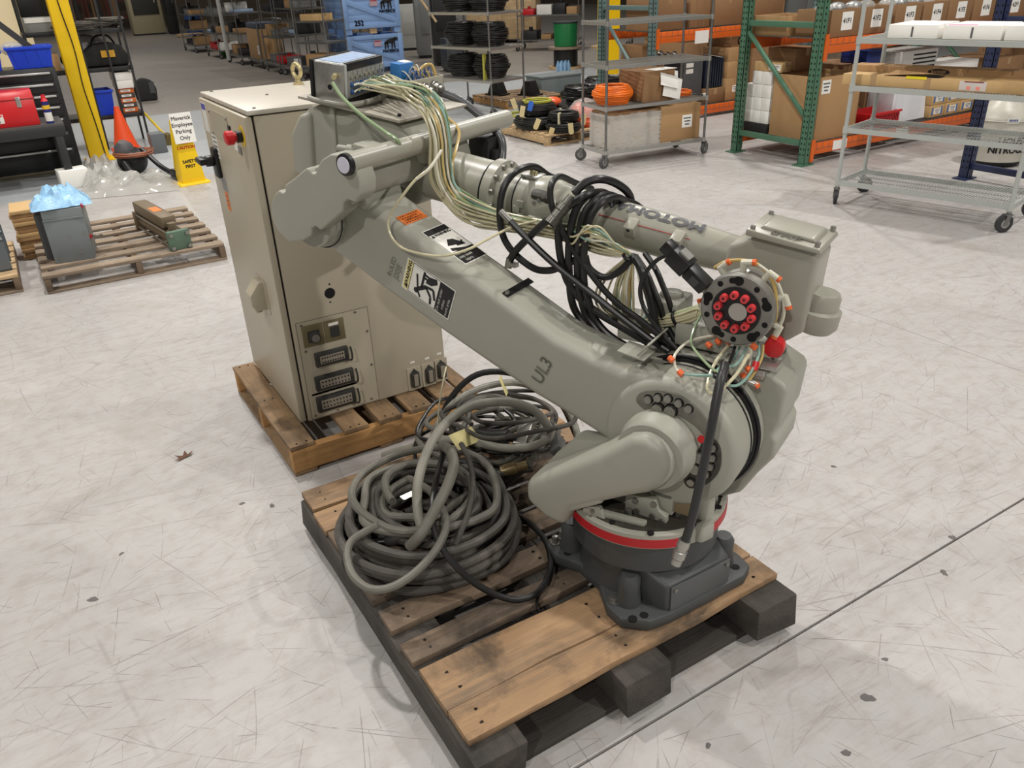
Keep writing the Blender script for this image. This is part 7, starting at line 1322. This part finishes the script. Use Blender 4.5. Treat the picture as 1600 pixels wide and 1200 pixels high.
MB().bx(-0.12, 0.12, -0.1, 0.2, 0, 0.35).build('body', EM, EB, bevel=0.004); MB().bx(-0.121, 0.121, -0.106, -0.1, 0, 0.285).build('front_cover', EM, EB, bevel=0.003); MB().bx(-0.121, 0.121, -0.112, -0.1, 0.283, 0.292).build('cover_lip', EM, EB)
for px, pz in ((0.0, 0.17), (0.05, 0.05), (-0.09, 0.03), (0.1, 0.18)): MB().cyl((px, -0.106, pz), (px, -0.11, pz), 0.009, seg=12).build('knockout', STEEL, EB)
for pz, in ((0.13,), (0.34,)): MB().bx(0.12, 0.135, -0.08, -0.06, pz, pz + 0.025).build('red_terminal', REDPL, EB); MB().ring((0.165, -0.07, pz + 0.012), (0, 0.3, 1), 0.03, 0.006, 16, 6).build('padlock_shackle', STEEL, EB) if pz == 0.13 else None
MB().bx(-0.17, -0.12, -0.05, 0.15, 0.02, 0.32).build('side_bracket', mat('dark_bracket', (58, 60, 62), 0.5), EB)
sheeting('clear bag of pale blue plastic lying on the electrical box', 0.14, 6.05, 0.36, 0.3, 0.15, mat('pale_blue_poly', (150, 196, 232), 0.3, var=0.25, scale=14, bump=0.8, coat=0.5), 9, 16, 14, z0=0.472, name='plastic_bag', cat='bag')
for k in range(13):
    o = MB().bx(-0.1, 0.1, -0.16, 0.16, 0, 0.026).build('cardboard_sheet', CARD if k % 3 else CARD_LT, bevel=0.002); o.location = (-0.075 + 0.008 * math.sin(k * 2.1), 6.75 + 0.01 * math.cos(k * 1.7), 0.001 + 0.0275 * k); o.rotation_euler = (0, 0, 0.04 * math.sin(k)); tag(o, '%s sheet from the floor in the folded cardboard stack behind the electrical box' % ORD[k], 'cardboard', 'stack of folded cardboard')
HC = thing('hydraulic_cylinder', 'green and brown hydraulic cylinder lying on the slatted pallet', 'cylinder', (0.72, 6.08, 0.121), R_(8)); GM = mat('hydraulic_green', (86, 110, 92), 0.5, var=0.12, dirt=(70, 80, 66)); BM2 = mat('oily_brown_steel', (118, 104, 84), 0.5, 0.3, var=0.2)
MB().bx(-0.075, 0.075, -0.38, -0.34, 0, 0.13).build('end_block', GM, HC, bevel=0.004); MB().bx(-0.07, 0.07, 0.38, 0.42, 0, 0.13).build('end_block', BM2, HC, bevel=0.004); MB().cyl((0, -0.34, 0.062), (0, 0.38, 0.062), 0.05, seg=24).build('barrel', BM2, HC)
for px in (-0.055, 0.055):
    for pz in (0.02, 0.108): MB().cyl((px, -0.4, pz), (px, 0.43, pz), 0.007, seg=8).build('tie_rod', STEEL, HC); MB().cyl((px, -0.395, pz), (px, -0.38, pz), 0.014, seg=6).build('tie_nut', STEEL, HC)
MB().bx(-0.05, 0.05, -0.22, 0.42, 0.125, 0.2).build('valve_body', BM2, HC, bevel=0.005); MB().bx(-0.03, 0.03, -0.02, 0.12, 0.2, 0.202).build('orange_label', ORANGE_ST, HC); MB().cyl((0, -0.27, 0.12), (0, -0.27, 0.165), 0.03, seg=14).build('port_plug', BM2, HC)
# pallet cut by the left frame edge
LP = (-0.72, 6.3); pallet('tan_pallet', 'tan pallet at the left frame edge under grey steel channels', LP[0], LP[1], [(-0.5, 0.5, -0.46 + 0.16 * k, -0.46 + 0.16 * k + 0.12, 0.1, 0.12) for k in range(6)], [(-0.5, -0.46, -0.46, 0.48, 0.018, 0.099), (0.46, 0.5, -0.46, 0.48, 0.018, 0.099)], [(-0.5, 0.5, -0.46, -0.36, 0, 0.017)], WOOD_PALE, WOOD_GREY_Y, WOOD_GREY_X, 0.12, nails=False, seed=17)
for k in range(3):
    T = thing('steel_channel', 'folded grey steel channel on the tan pallet, %s one' % ('nearest', 'middle', 'far')[k], 'channel', (-0.43, 6.02 + 0.22 * k, 0.121), 0.1); CM_ = mat('grey_sheet_steel', (104, 110, 116), 0.4, 0.3, var=0.1)
    for nm, b_ in (('web', (-0.3, 0.18, -0.07, -0.06, 0, 0.2)), ('flange', (-0.3, 0.18, -0.07, 0.05, 0, 0.01)), ('flange', (-0.3, 0.18, -0.07, 0.03, 0.19, 0.2))): MB().bx(*b_).build(nm, CM_, T)
# ================================================================ far background
def mixed_load(T_label, x, y, L, D, levels, rz, seed):
    q = random.Random(seed); c, s = math.cos(rz), math.sin(rz); kinds = ('small brown carton', 'grey parts bin', 'dark machine part', 'white carton', 'red plastic container', 'pale blue pad')
    ms = (CARD, mat('grey_parts', (112, 112, 110), 0.5), mat('dark_parts', (44, 44, 46), 0.5, 0.3), PAPER, REDPL, mat('pale_blue_pad', (150, 170, 196), 0.6))
    for li, zz in enumerate(levels):
        u = 0.06; cnt = 0
        while u < L - 0.2:
            w = q.uniform(0.16, 0.42); w = min(w, L - 0.05 - u); k = q.choice((0, 0, 1, 1, 2, 2, 2, 3, 4, 5)); h = q.uniform(0.08, 0.24) if k != 5 else 0.06
            px, py = x + (u + w / 2) * c - D * 0.5 * s, y + (u + w / 2) * s + D * 0.5 * c
            T = thing(('carton', 'parts_bin', 'machine_part', 'carton', 'container', 'pad')[k], '%s, %s along the %s shelf of the %s' % (kinds[k], ORD[cnt], ORD[li], T_label), ('box', 'bin', 'part', 'box', 'container', 'pad')[k], (px, py, zz + 0.001), rz, 'goods on the ' + T_label)
            MB().bx(-w / 2, w / 2, -D * 0.38, D * 0.38, 0, h).build('body', ms[k], T, bevel=0.008)
            if k == 2: MB().cyl((0, 0, h), (0, 0, h + 0.08), 0.05, seg=12).build('boss', ms[2], T)
            elif k == 1: MB().bx(-w / 2 - 0.008, w / 2 + 0.008, -D * 0.39, D * 0.39, h - 0.02, h + 0.004).build('rim', ms[1], T)
            elif k in (0, 3): MB().bx(-w / 2 - 0.001, w / 2 + 0.001, -0.025, 0.025, h - 0.04, h + 0.001).build('tape', TAPE, T)
            elif k == 4: MB().cyl((0, 0, h), (0, 0, h + 0.05), 0.04, seg=12).build('cap', REDPL, T)
            cnt += 1; u += w + q.uniform(0.03, 0.2)
ft = ((5.2, 26.2, 1.5, (0.2, 0.62, 1.02, 1.45), 'farthest aisle cart'), (5.2, 23.2, 1.4, (0.2, 0.62, 1.05, 1.48), 'second farthest aisle cart'), (5.15, 20.8, 1.2, (0.2, 0.7, 1.15, 1.55), 'third farthest aisle cart'),
      (5.2, 17.9, 1.0, (0.2, 0.72, 1.2, 1.6), 'aisle cart after the platform truck'), (5.2, 16.45, 1.25, (0.2, 0.82, 1.28, 1.62), 'aisle cart nearest the blue crates'))
for k, (x, y, L, lv, nm) in enumerate(ft):
    # carts stand along the aisle: long side facing the camera's left
    wire_cart('grey wire shelving, the ' + nm, (x, y + L, 0), R_(-90), L, 0.62, lv, 1.85, WIRE_DULL, WIRE_DULL, WHEEL_BK, 0.12, wires=False, solid=True)
    mixed_load(nm, x + 0.0, y + L, L, 0.62, lv, R_(-90), 50 + k)
wire_cart('narrow wire cart with flat cartons in front of the light blue crates', (5.0, 15.95, 0), R_(-62), 0.75, 0.55, (0.3, 0.72, 1.08, 1.45), 1.85, WIRE_DULL, WIRE, WHEEL_BK, 0.12, wires=False, solid=True)
for k, (zz, h, m_) in enumerate(((1.081, 0.11, CARD_LT), (1.451, 0.09, CARD_DK), (0.301, 0.2, CARD))):
    carton('flat carton on the narrow wire cart, %s level' % ('third', 'top', 'bottom')[k], 5.2, 5.65, 15.65, 16.05, zz, zz + h, m_, rz=R_(-62))
TK = thing('platform_truck', 'low platform truck with a bent push handle in the aisle row', 'truck', (5.5, 19.9, 0)); MB().bx(-0.3, 0.3, -0.55, 0.55, 0.16, 0.2).build('deck', WIRE_DULL, TK, bevel=0.005)
for px, py in ((-0.25, -0.48), (0.25, -0.48), (-0.25, 0.48), (0.25, 0.48)): caster(TK, px, py, 0.13, WHEEL_BK, 1.0, 0.16)
MB().tube([(-0.27, -0.53, 0.2), (-0.27, -0.56, 0.9), (-0.24, -0.57, 1.02), (0.24, -0.57, 1.02), (0.27, -0.56, 0.9), (0.27, -0.53, 0.2)], 0.016, 8).build('handle', WIRE_DULL, TK)
carton('big brown carton standing on the platform truck', 5.24, 5.76, 19.42, 20.35, 0.201, 0.83, CARD, lab=(-0.38, -0.25, 0.1, 0.28), face='x'); o = MB().bx(-0.25, 0.25, -0.45, 0.45, 0, 0.12).build('foam_pad', mat('slate_pad', (70, 78, 92), 0.7), bevel=0.02); o.location = (5.5, 19.9, 0.831); tag(o, 'slate grey pad lying on the big carton', 'pad')
o = MB().tube([(0, 0, 0.05), (0.0, 0.02, 1.7)], 0.05, 10, smooth=False).build('wrapped_tube', mat('white_wrap', (214, 214, 212), 0.4)); o.location = (5.12, 22.0, 0); tag(o, 'white film-wrapped tube leaning on the third wire cart', 'tube')
o = MB().cyl((0, 0, 0), (0, 0, 0.28), 0.12, seg=16).build('green_bucket', mat('bucket_green', (60, 130, 40), 0.5)); o.location = (5.45, 23.9, 0.0); tag(o, 'green bucket on the floor under the second farthest cart', 'bucket')
# light blue crates
def crate(label, z0, num):
    T = thing('wooden_crate', label, 'crate', (6.77, 16.95, z0)); W, D, H = 0.61, 0.55, 0.62
    for k in range(5):
        zz = 0.1 + k * 0.124
        MB().bx(-W, W, -D, -D + 0.02, zz, zz + 0.121).build('front_plank', BLUEPAINT, T, bevel=0.002); MB().bx(-W, -W + 0.02, -D + 0.02, D, zz, zz + 0.121).build('side_plank', BLUEPAINT, T, bevel=0.002)
        MB().bx(W - 0.02, W, -D + 0.02, D, zz, zz + 0.121).build('side_plank', BLUEPAINT, T, bevel=0.002); MB().bx(-W + 0.02, W - 0.02, D - 0.02, D, zz, zz + 0.121).build('rear_plank', BLUEPAINT, T, bevel=0.002)
    for px in (-W + 0.05, W - 0.05): MB().bx(px - 0.05, px + 0.05, -D - 0.02, -D, 0.1, 0.72).build('batten', BLUEPAINT, T, bevel=0.002)
    for zz in (0.14, 0.68): MB().bx(-W + 0.1, W - 0.1, -D - 0.019, -D, zz - 0.04, zz + 0.04).build('batten', BLUEPAINT, T, bevel=0.002)
    dg = MB(); dg.prism([(-W + 0.1, 0.64), (-W + 0.1, 0.54), (W - 0.14, 0.18), (W - 0.1, 0.18), (W - 0.1, 0.26), (-W + 0.14, 0.64)], -D - 0.018, -D); dg.build('diagonal_batten', BLUEPAINT, T, bevel=0.002)
    for py in (-D + 0.06, 0, D - 0.06):
        for px in (-W + 0.08, 0.0, W - 0.08): MB().bx(px - 0.07, px + 0.07, py - 0.06, py + 0.06, 0, 0.098).build('pallet_block', BLUEPAINT if px else WOOD_PALE, T)
    for px in (-W + 0.12, -W + 0.3, -W + 0.48, -W + 0.66): MB().bx(px - 0.0, px + 0.02, -D - 0.0205, -D - 0.02, 0.1, 0.101).build('nail_line', NAIL, T) if False else None
    lb = MB().bx(0.0 - 0.03, 0.13, -D - 0.0225, -D - 0.02, 0.5, 0.61).build('red_label', mat('crate_label', (178, 150, 160), 0.5), T); MB().bx(-0.02, 0.12, -D - 0.0235, -D - 0.0225, 0.585, 0.605).build('label_header', mat('crate_red', (150, 40, 60), 0.5), lb)
    q = MB(); o = (0.34, -D - 0.021, 0.545); P = lambda pts: put_flat(q, polyg(pts), o, (1, 0, 0), (0, 0, 1), 0.002)
    P([(-0.12, 0.0), (0.02, 0.0), (0.1, 0.03), (0.09, 0.1), (0.02, 0.085), (-0.09, 0.06)]); P([(0.08, 0.03), (0.15, 0.045), (0.16, 0.075), (0.12, 0.1), (0.13, 0.125), (0.105, 0.105), (0.08, 0.1)])
    for a_, b_ in ((-0.115, -0.13), (-0.08, -0.06), (0.03, 0.02), (0.07, 0.085)): P([(a_ - 0.016, 0.02), (b_ - 0.012, -0.11), (b_ + 0.012, -0.11), (a_ + 0.02, 0.02)])
    P([(-0.12, 0.05), (-0.15, 0.0), (-0.16, -0.04), (-0.14, -0.01), (-0.105, 0.02)])
    put_flat(q, text_geo('MAVERICK', 0.075, 0.004), (0.33, -D - 0.021, 0.395), (1, 0, 0), (0, 0, 1), 0.002)
    if num: q3 = MB(); put_flat(q3, text_geo(num, 0.13, 0.006), (-0.3, -D - 0.021, 0.2), (1, 0, 0), (0, 0, 1), 0.004); q3.build('stencil_number', INK, T)
    q.build('stencil', INK, T)
crate('lower light blue wooden crate stencilled with a black dog emblem', 0.0, None); crate('upper light blue wooden crate stencilled 252', 0.745, '252')
# wire cart loaded with black cable coils
k0 = Vector((5.25, 10.69)); ka = R_(-76); kx = Vector((math.cos(ka), math.sin(ka))); ky = Vector((-math.sin(ka), math.cos(ka)))
wire_cart('chrome wire cart loaded with black cable coils behind the robot', (k0.x, k0.y, 0), ka, 1.14, 0.62, (0.47, 0.87, 1.29), 1.85, WIRE_DULL, WIRE, WHEEL_BK, 0.12)
for li, zz in enumerate((0.471, 0.871, 1.291)):
    for c in range(2):
        p = k0 + kx * (0.3 + 0.54 * c) + ky * 0.31
        coil('%s black cable coil on the %s shelf of the coil cart' % (('left', 'right')[c], ('lower', 'middle', 'upper')[li]), p.x, p.y, zz, 0.25, 0.014, 3, 12 if li < 2 else 9, HOSE, 60 + li * 2 + c, band=mat('yellow_green_wire', (168, 166, 70), 0.4) if li == 0 and c == 1 else None)
pallet('brown_pallet', 'brown pallet with black stands beneath the coil cart', 6.55, 10.6, [(-0.5, 0.5, -0.5 + 0.17 * k, -0.5 + 0.17 * k + 0.12, 0.1, 0.12) for k in range(6)], [(-0.5, -0.46, -0.5, 0.48, 0.018, 0.099), (0.46, 0.5, -0.5, 0.48, 0.018, 0.099)], [(-0.5, 0.5, -0.5, -0.4, 0, 0.017)], WOOD_OR_Y, WOOD_OR_X, WOOD_OR_X, 0.12, nails=False, seed=19)
for k, (x, y) in enumerate(((6.3, 10.75), (6.62, 10.35))): o = MB().prism([(-0.14, 0), (0.14, 0), (0.05, 0.2), (-0.05, 0.2)], -0.08, 0.08).build('black_stand', BLACKPL, bevel=0.006); o.location = (x, y, 0.121); o.rotation_euler = (0, 0, R_(-70)); tag(o, '%s black trestle stand on the brown pallet' % ('left', 'right')[k], 'stand'); MB().bx(-0.16, 0.16, -0.1, 0.1, 0.0, 0.02).build('foot', BLACKPL, o)
coil('loose yellow-green wire lying on the floor by the coil cart', 5.95, 9.55, 0.0, 0.2, 0.005, 4, 3, mat('yellow_green_wire', (168, 166, 70), 0.4), 70, wob=2.0)
sheeting('clear plastic bag lying near the coil cart foot', 6.5, 9.75, 0.4, 0.3, 0.2, FILM, 12, 12, 10, name='plastic_bag', cat='bag')
T = thing('wire_basket', 'grey wire basket on the floor beside the tagged pallet', 'basket', (6.15, 9.3, 0));
for b_ in ((-0.25, 0.25, -0.18, -0.17, 0, 0.2), (-0.25, 0.25, 0.17, 0.18, 0, 0.2), (-0.25, -0.24, -0.17, 0.17, 0, 0.2), (0.24, 0.25, -0.17, 0.17, 0, 0.2), (-0.25, 0.25, -0.18, 0.18, 0, 0.01)): MB().bx(*b_).build('panel', mat('dark_mesh', (66, 66, 66), 0.5), T)
# grey boxes, spools, drums
o = MB().bx(-0.38, 0.38, -0.22, 0.22, 0, 0.26).build('steel_case', mat('grey_green_steel', (108, 116, 116), 0.5, var=0.08), bevel=0.006); o.location = (7.55, 11.1, 0); tag(o, 'flat grey steel case on the floor behind the tagged coils', 'case'); MB().bx(-0.39, 0.39, -0.23, 0.23, 0.25, 0.275).build('lid', mat('grey_green_steel', (108, 116, 116), 0.5), o)
coil('heap of black cable in front of the grey steel case', 7.1, 9.6, 0.0, 0.36, 0.013, 7, 12, HOSE, 71, wob=0.8); coil('second heap of black cable beside the yellow column', 7.9, 10.2, 0.0, 0.36, 0.013, 7, 12, HOSE, 72, wob=0.8)
T = thing('cable_spool', 'wooden cable spool carrying the green drum', 'spool', (9.75, 13.9, 0)); MB().cyl((0, 0, 0), (0, 0, 0.04), 0.34, seg=28).build('flange', WOOD_PALE, T); MB().cyl((0, 0, 0.04), (0, 0, 0.36), 0.24, seg=24).build('wound_cable', HOSE, T); MB().cyl((0, 0, 0.36), (0, 0, 0.4), 0.34, seg=28).build('flange', WOOD_GREY_X, T)
T = thing('cable_spool', 'wooden cable spool carrying the blue drum', 'spool', (10.35, 13.3, 0)); MB().cyl((0, 0, 0), (0, 0, 0.04), 0.3, seg=28).build('flange', WOOD_PALE, T); MB().cyl((0, 0, 0.04), (0, 0, 0.36), 0.2, seg=24).build('wound_cable', HOSE, T); MB().cyl((0, 0, 0.36), (0, 0, 0.4), 0.34, seg=28).build('flange', WOOD_PALE, T)
for nm, x, y, c in (('green', 9.75, 13.9, (22, 116, 60)), ('blue', 10.35, 13.3, (26, 62, 140))):
    T = thing('plastic_drum', '%s plastic drum standing on a cable spool' % nm, 'drum', (x, y, 0.401)); DM = mat('drum_' + nm, c, 0.4, var=0.08); MB().lathe((0, 0, 0), (0, 0, 0.42), ((0, 0.21), (0.01, 0.22), (0.4, 0.235), (0.42, 0.23)), 28).build('body', DM, T); MB().cyl((0, 0, 0.42), (0, 0, 0.445), 0.245, seg=28).build('lid', mat('drum_lid', (38, 42, 44), 0.5), T)
T = thing('water_bottles', 'shrink-wrapped pack of clear water bottles in front of the spools', 'bottles', (9.2, 13.2, 0)); 
for i in range(3):
    for j in range(2): MB().lathe((-0.09 + 0.09 * i, -0.05 + 0.09 * j, 0), (-0.09 + 0.09 * i, -0.05 + 0.09 * j, 0.22), ((0, 0.036), (0.15, 0.038), (0.19, 0.02), (0.22, 0.016)), 12).build('bottle', mat('water_clear', (140, 180, 214), 0.15, var=0.1, alpha=0.7), T)
# far carts, crates and benches across the hall
for k, (x, y, L, lv, nm) in enumerate(((11.2, 18.0, 1.5, (0.25, 0.8, 1.35), 'far cart before the plywood crate'), (13.4, 16.4, 1.5, (0.25, 0.8, 1.35), 'far cart beside the plywood crate'))):
    wire_cart('grey ' + nm, (x, y, 0), R_(-45), L, 0.7, lv, 1.85, WIRE_DULL, WIRE, WHEEL_BK, 0.14, wires=False, solid=True); mixed_load(nm, x, y, L, 0.7, lv, R_(-45), 70 + k)
T = thing('plywood_crate', 'large plywood crate with a pale lid far across the hall', 'crate', (12.6, 21.0, 0), R_(-40)); MB().bx(-1.0, 1.0, -0.6, 0.6, 0.1, 1.25).build('body', WOOD_PALE, T, bevel=0.005); MB().bx(-1.05, 1.05, -0.65, 0.65, 1.25, 1.3).build('lid', mat('pale_ply', (206, 184, 140), 0.7), T)
for px in (-0.95, 0, 0.95): MB().bx(px - 0.05, px + 0.05, -0.63, -0.6, 0.1, 1.25).build('batten', WOOD_PALE, T); MB().bx(px - 0.05, px + 0.05, -0.6, 0.6, 0, 0.1).build('skid', WOOD_GREY_Y, T)
def machine(label, x, y, w, d, h, m_, rz=0.0, name='machine_cabinet', panel=None, cat='machine'):
    T = thing(name, label, cat, (x, y, 0), rz); MB().bx(-w / 2, w / 2, -d / 2, d / 2, 0.06, h).build('body', m_, T, bevel=0.015); MB().bx(-w / 2 + 0.03, w / 2 - 0.03, -d / 2 + 0.03, d / 2 - 0.03, 0, 0.06).build('plinth', BLACKPL, T)
    MB().bx(-w * 0.4, w * 0.4, -d / 2 - 0.02, -d / 2, h * 0.35, h * 0.9).build('door', panel or m_, T, bevel=0.004); MB().bx(w * 0.28, w * 0.33, -d / 2 - 0.04, -d / 2 - 0.02, h * 0.55, h * 0.7).build('handle', STEEL, T)
    return T
DKM = mat('black_machine', (26, 26, 28), 0.5); GYM = mat('grey_machine', (120, 122, 120), 0.5, var=0.08)
machine('tall black machine cabinet right of the light blue crates', 8.45, 16.6, 0.5, 0.5, 2.0, DKM, -0.3); machine('dark grey motor block on the floor beside the crates', 8.0, 15.3, 0.45, 0.5, 0.62, mat('slate_block', (54, 56, 60), 0.5), -0.2)
machine('grey machine behind the black cabinet', 9.4, 18.6, 1.2, 0.8, 1.5, GYM, -0.4); machine('light grey bench machine far right of the crates', 10.2, 21.0, 1.6, 0.8, 1.1, mat('pale_machine', (176, 176, 170), 0.5), -0.4)
o = MB().tube([(0, 0, 0.8), (0.35, -0.5, 0.0)], 0.025, 6, smooth=False).build('timber_pole', WOOD_PALE); o.location = (7.55, 16.3, 0.9); tag(o, 'thin pale pole slanting down from the light blue crates', 'pole')
machine('beige machine column at the far end of the aisle', 6.05, 39.2, 1.25, 0.8, 2.2, mat('beige_machine', (168, 158, 128), 0.6, var=0.08), 0.0, panel=mat('dark_panel', (60, 58, 52), 0.6)); machine('black press frame against the far machine column', 6.9, 38.4, 0.35, 0.7, 2.1, DKM)
o = MB().cyl((0, 0, 0), (0, 0, 0.95), 0.29, seg=24).build('steel_drum', mat('far_blue_drum', (40, 70, 124), 0.5)); o.location = (7.35, 36.5, 0); tag(o, 'blue steel drum at the far end of the aisle', 'drum'); MB().ring((0, 0, 0.5), (0, 0, 1), 0.292, 0.012, 24, 6).build('hoop', mat('far_blue_drum', (40, 70, 124), 0.5), o)
pallet('far_pallet', 'small tan pallet at the far end of the aisle', 6.9, 35.2, [(-0.45, 0.45, -0.4 + 0.2 * k, -0.4 + 0.2 * k + 0.14, 0.1, 0.12) for k in range(4)], [(-0.45, -0.4, -0.4, 0.34, 0.018, 0.099), (0.4, 0.45, -0.4, 0.34, 0.018, 0.099)], [(-0.45, 0.45, -0.4, -0.3, 0, 0.017)], WOOD_PALE, WOOD_PALE, WOOD_PALE, 0.12, nails=False)
q = random.Random(31); BRN = (mat('dark_brown_plank', (92, 62, 44), 0.8, var=0.2), mat('rust_plank', (110, 62, 50), 0.8, var=0.2), mat('tan_plank', (150, 116, 80), 0.8, var=0.2), DKM)
for k in range(11):
    x = 3.4 + k * 0.22; o = MB().box((0, 0, 0.85), (q.uniform(0.06, 0.2), 0.05, 1.7), rot=Matrix.Rotation(-0.12 + q.uniform(-0.05, 0.05), 3, 'X') @ Matrix.Rotation(q.uniform(-0.08, 0.08), 3, 'Y')).build('leaning_plank', BRN[k % 4]); o.location = (x, 44.6 + q.uniform(0, 0.5), 0.0); tag(o, '%s timber plank from the left leaning at the far end of the aisle' % ORD[k], 'plank', 'planks leaning at the far end')
T = thing('far_rack', 'dark red storage rack across the far end of the aisle', 'rack', (4.5, 46.0, 0))
for px in (-2.5, 0, 2.5): MB().bx(px - 0.06, px + 0.06, -0.1, 0.1, 0, 2.4).build('upright', BRN[1], T)
for zz in (0.5, 1.25, 1.9): MB().bx(-2.5, 2.5, -0.12, 0.3, zz, zz + 0.12).build('beam', BRN[1], T)
# rear row of pallet loads closing the view behind the racks
for k in range(9):
    x, y = 10.2 + 1.45 * k, 10.9 + 0.25 * (k % 3); m_ = (CARD_DK, CARD, GYM, CARD_DK, mat('slate_block', (54, 56, 60), 0.5))[k % 5]
    T = thing('pallet_load', ('stacked brown load', 'stacked tan load', 'grey machine load', 'dark brown load', 'slate load')[k % 5] + ' number %s from the yellow column in the rear row' % ('one', 'two', 'three', 'four', 'five', 'six', 'seven', 'eight', 'nine')[k], 'load', (x, y, 0)); MB().bx(-0.6, 0.6, -0.5, 0.5, 0, 0.12).build('pallet_base', WOOD_GREY_X, T)
    for r_ in range(3):
        for c in range(2): MB().bx(-0.57 + 0.58 * c, -0.01 + 0.57 * c + 0.0, -0.48, 0.48, 0.121 + 0.5 * r_, 0.615 + 0.5 * r_).build('stacked_box', m_, T, bevel=0.01)
for k in range(6):
    x, y = 12.6 + 1.3 * k, 5.5; T = thing('pallet_load', 'brown boxed load in the right-hand row beyond the green rack, place %s' % ('one', 'two', 'three', 'four', 'five', 'six')[k], 'load', (x, y, 0)); MB().bx(-0.58, 0.58, -0.45, 0.45, 0, 0.12).build('pallet_base', WOOD_GREY_X, T)
    for r_ in range(3):
        for c in range(2): MB().bx(-0.57 + 0.58 * c, -0.01 + 0.57 * c, -0.44, 0.44, 0.121 + 0.5 * r_, 0.615 + 0.5 * r_).build('stacked_box', (CARD_DK, CARD)[(k + r_) % 2], T, bevel=0.01)
# small things on the floor
LF = mat('dry_leaf', (96, 66, 46), 0.8, var=0.3, scale=60)
o = MB().add([(0, 0, 0.002), (0.03, 0.008, 0.006), (0.045, 0.03, 0.01), (0.02, 0.02, 0.004), (0.015, 0.045, 0.012), (0.0, 0.022, 0.003), (-0.03, 0.03, 0.012), (-0.015, 0.008, 0.004), (-0.04, -0.012, 0.008), (-0.008, -0.004, 0.002)], [tuple(range(10))]).build('dry_leaf', LF); o.location = (0.234, 3.08, 0.001); tag(o, 'brown dried leaf on the open floor left of the pallets', 'leaf')
CHIP = mat('paint_chip', (98, 94, 92), 0.7, var=0.2, scale=40)
def chip(x, y, s, seed, m_=CHIP):
    q = random.Random(seed); n = 11; MB().prism([(s * (0.6 + 0.5 * q.random()) * math.cos(6.283 * i / n) * 1.4, s * (0.5 + 0.5 * q.random()) * math.sin(6.283 * i / n)) for i in range(n)], 0.0, 0.0012, 'z').build('paint_chip', m_, fl, loc=(x, y, 0.0), rz=q.uniform(0, 3))
CHIPS = [(-0.187, 2.372, 0.022), (0.352, 2.624, 0.015), (0.443, 2.546, 0.018), (2.322, 1.551, 0.014), (2.292, 1.053, 0.02), (1.505, 0.789, 0.024), (1.655, 0.846, 0.012), (1.321, 0.711, 0.018), (1.056, 0.911, 0.014), (2.11, 0.966, 0.02), (-0.075, 2.568, 0.012)]
for k, (x, y, s) in enumerate(CHIPS): chip(x, y, s * 0.62, k)
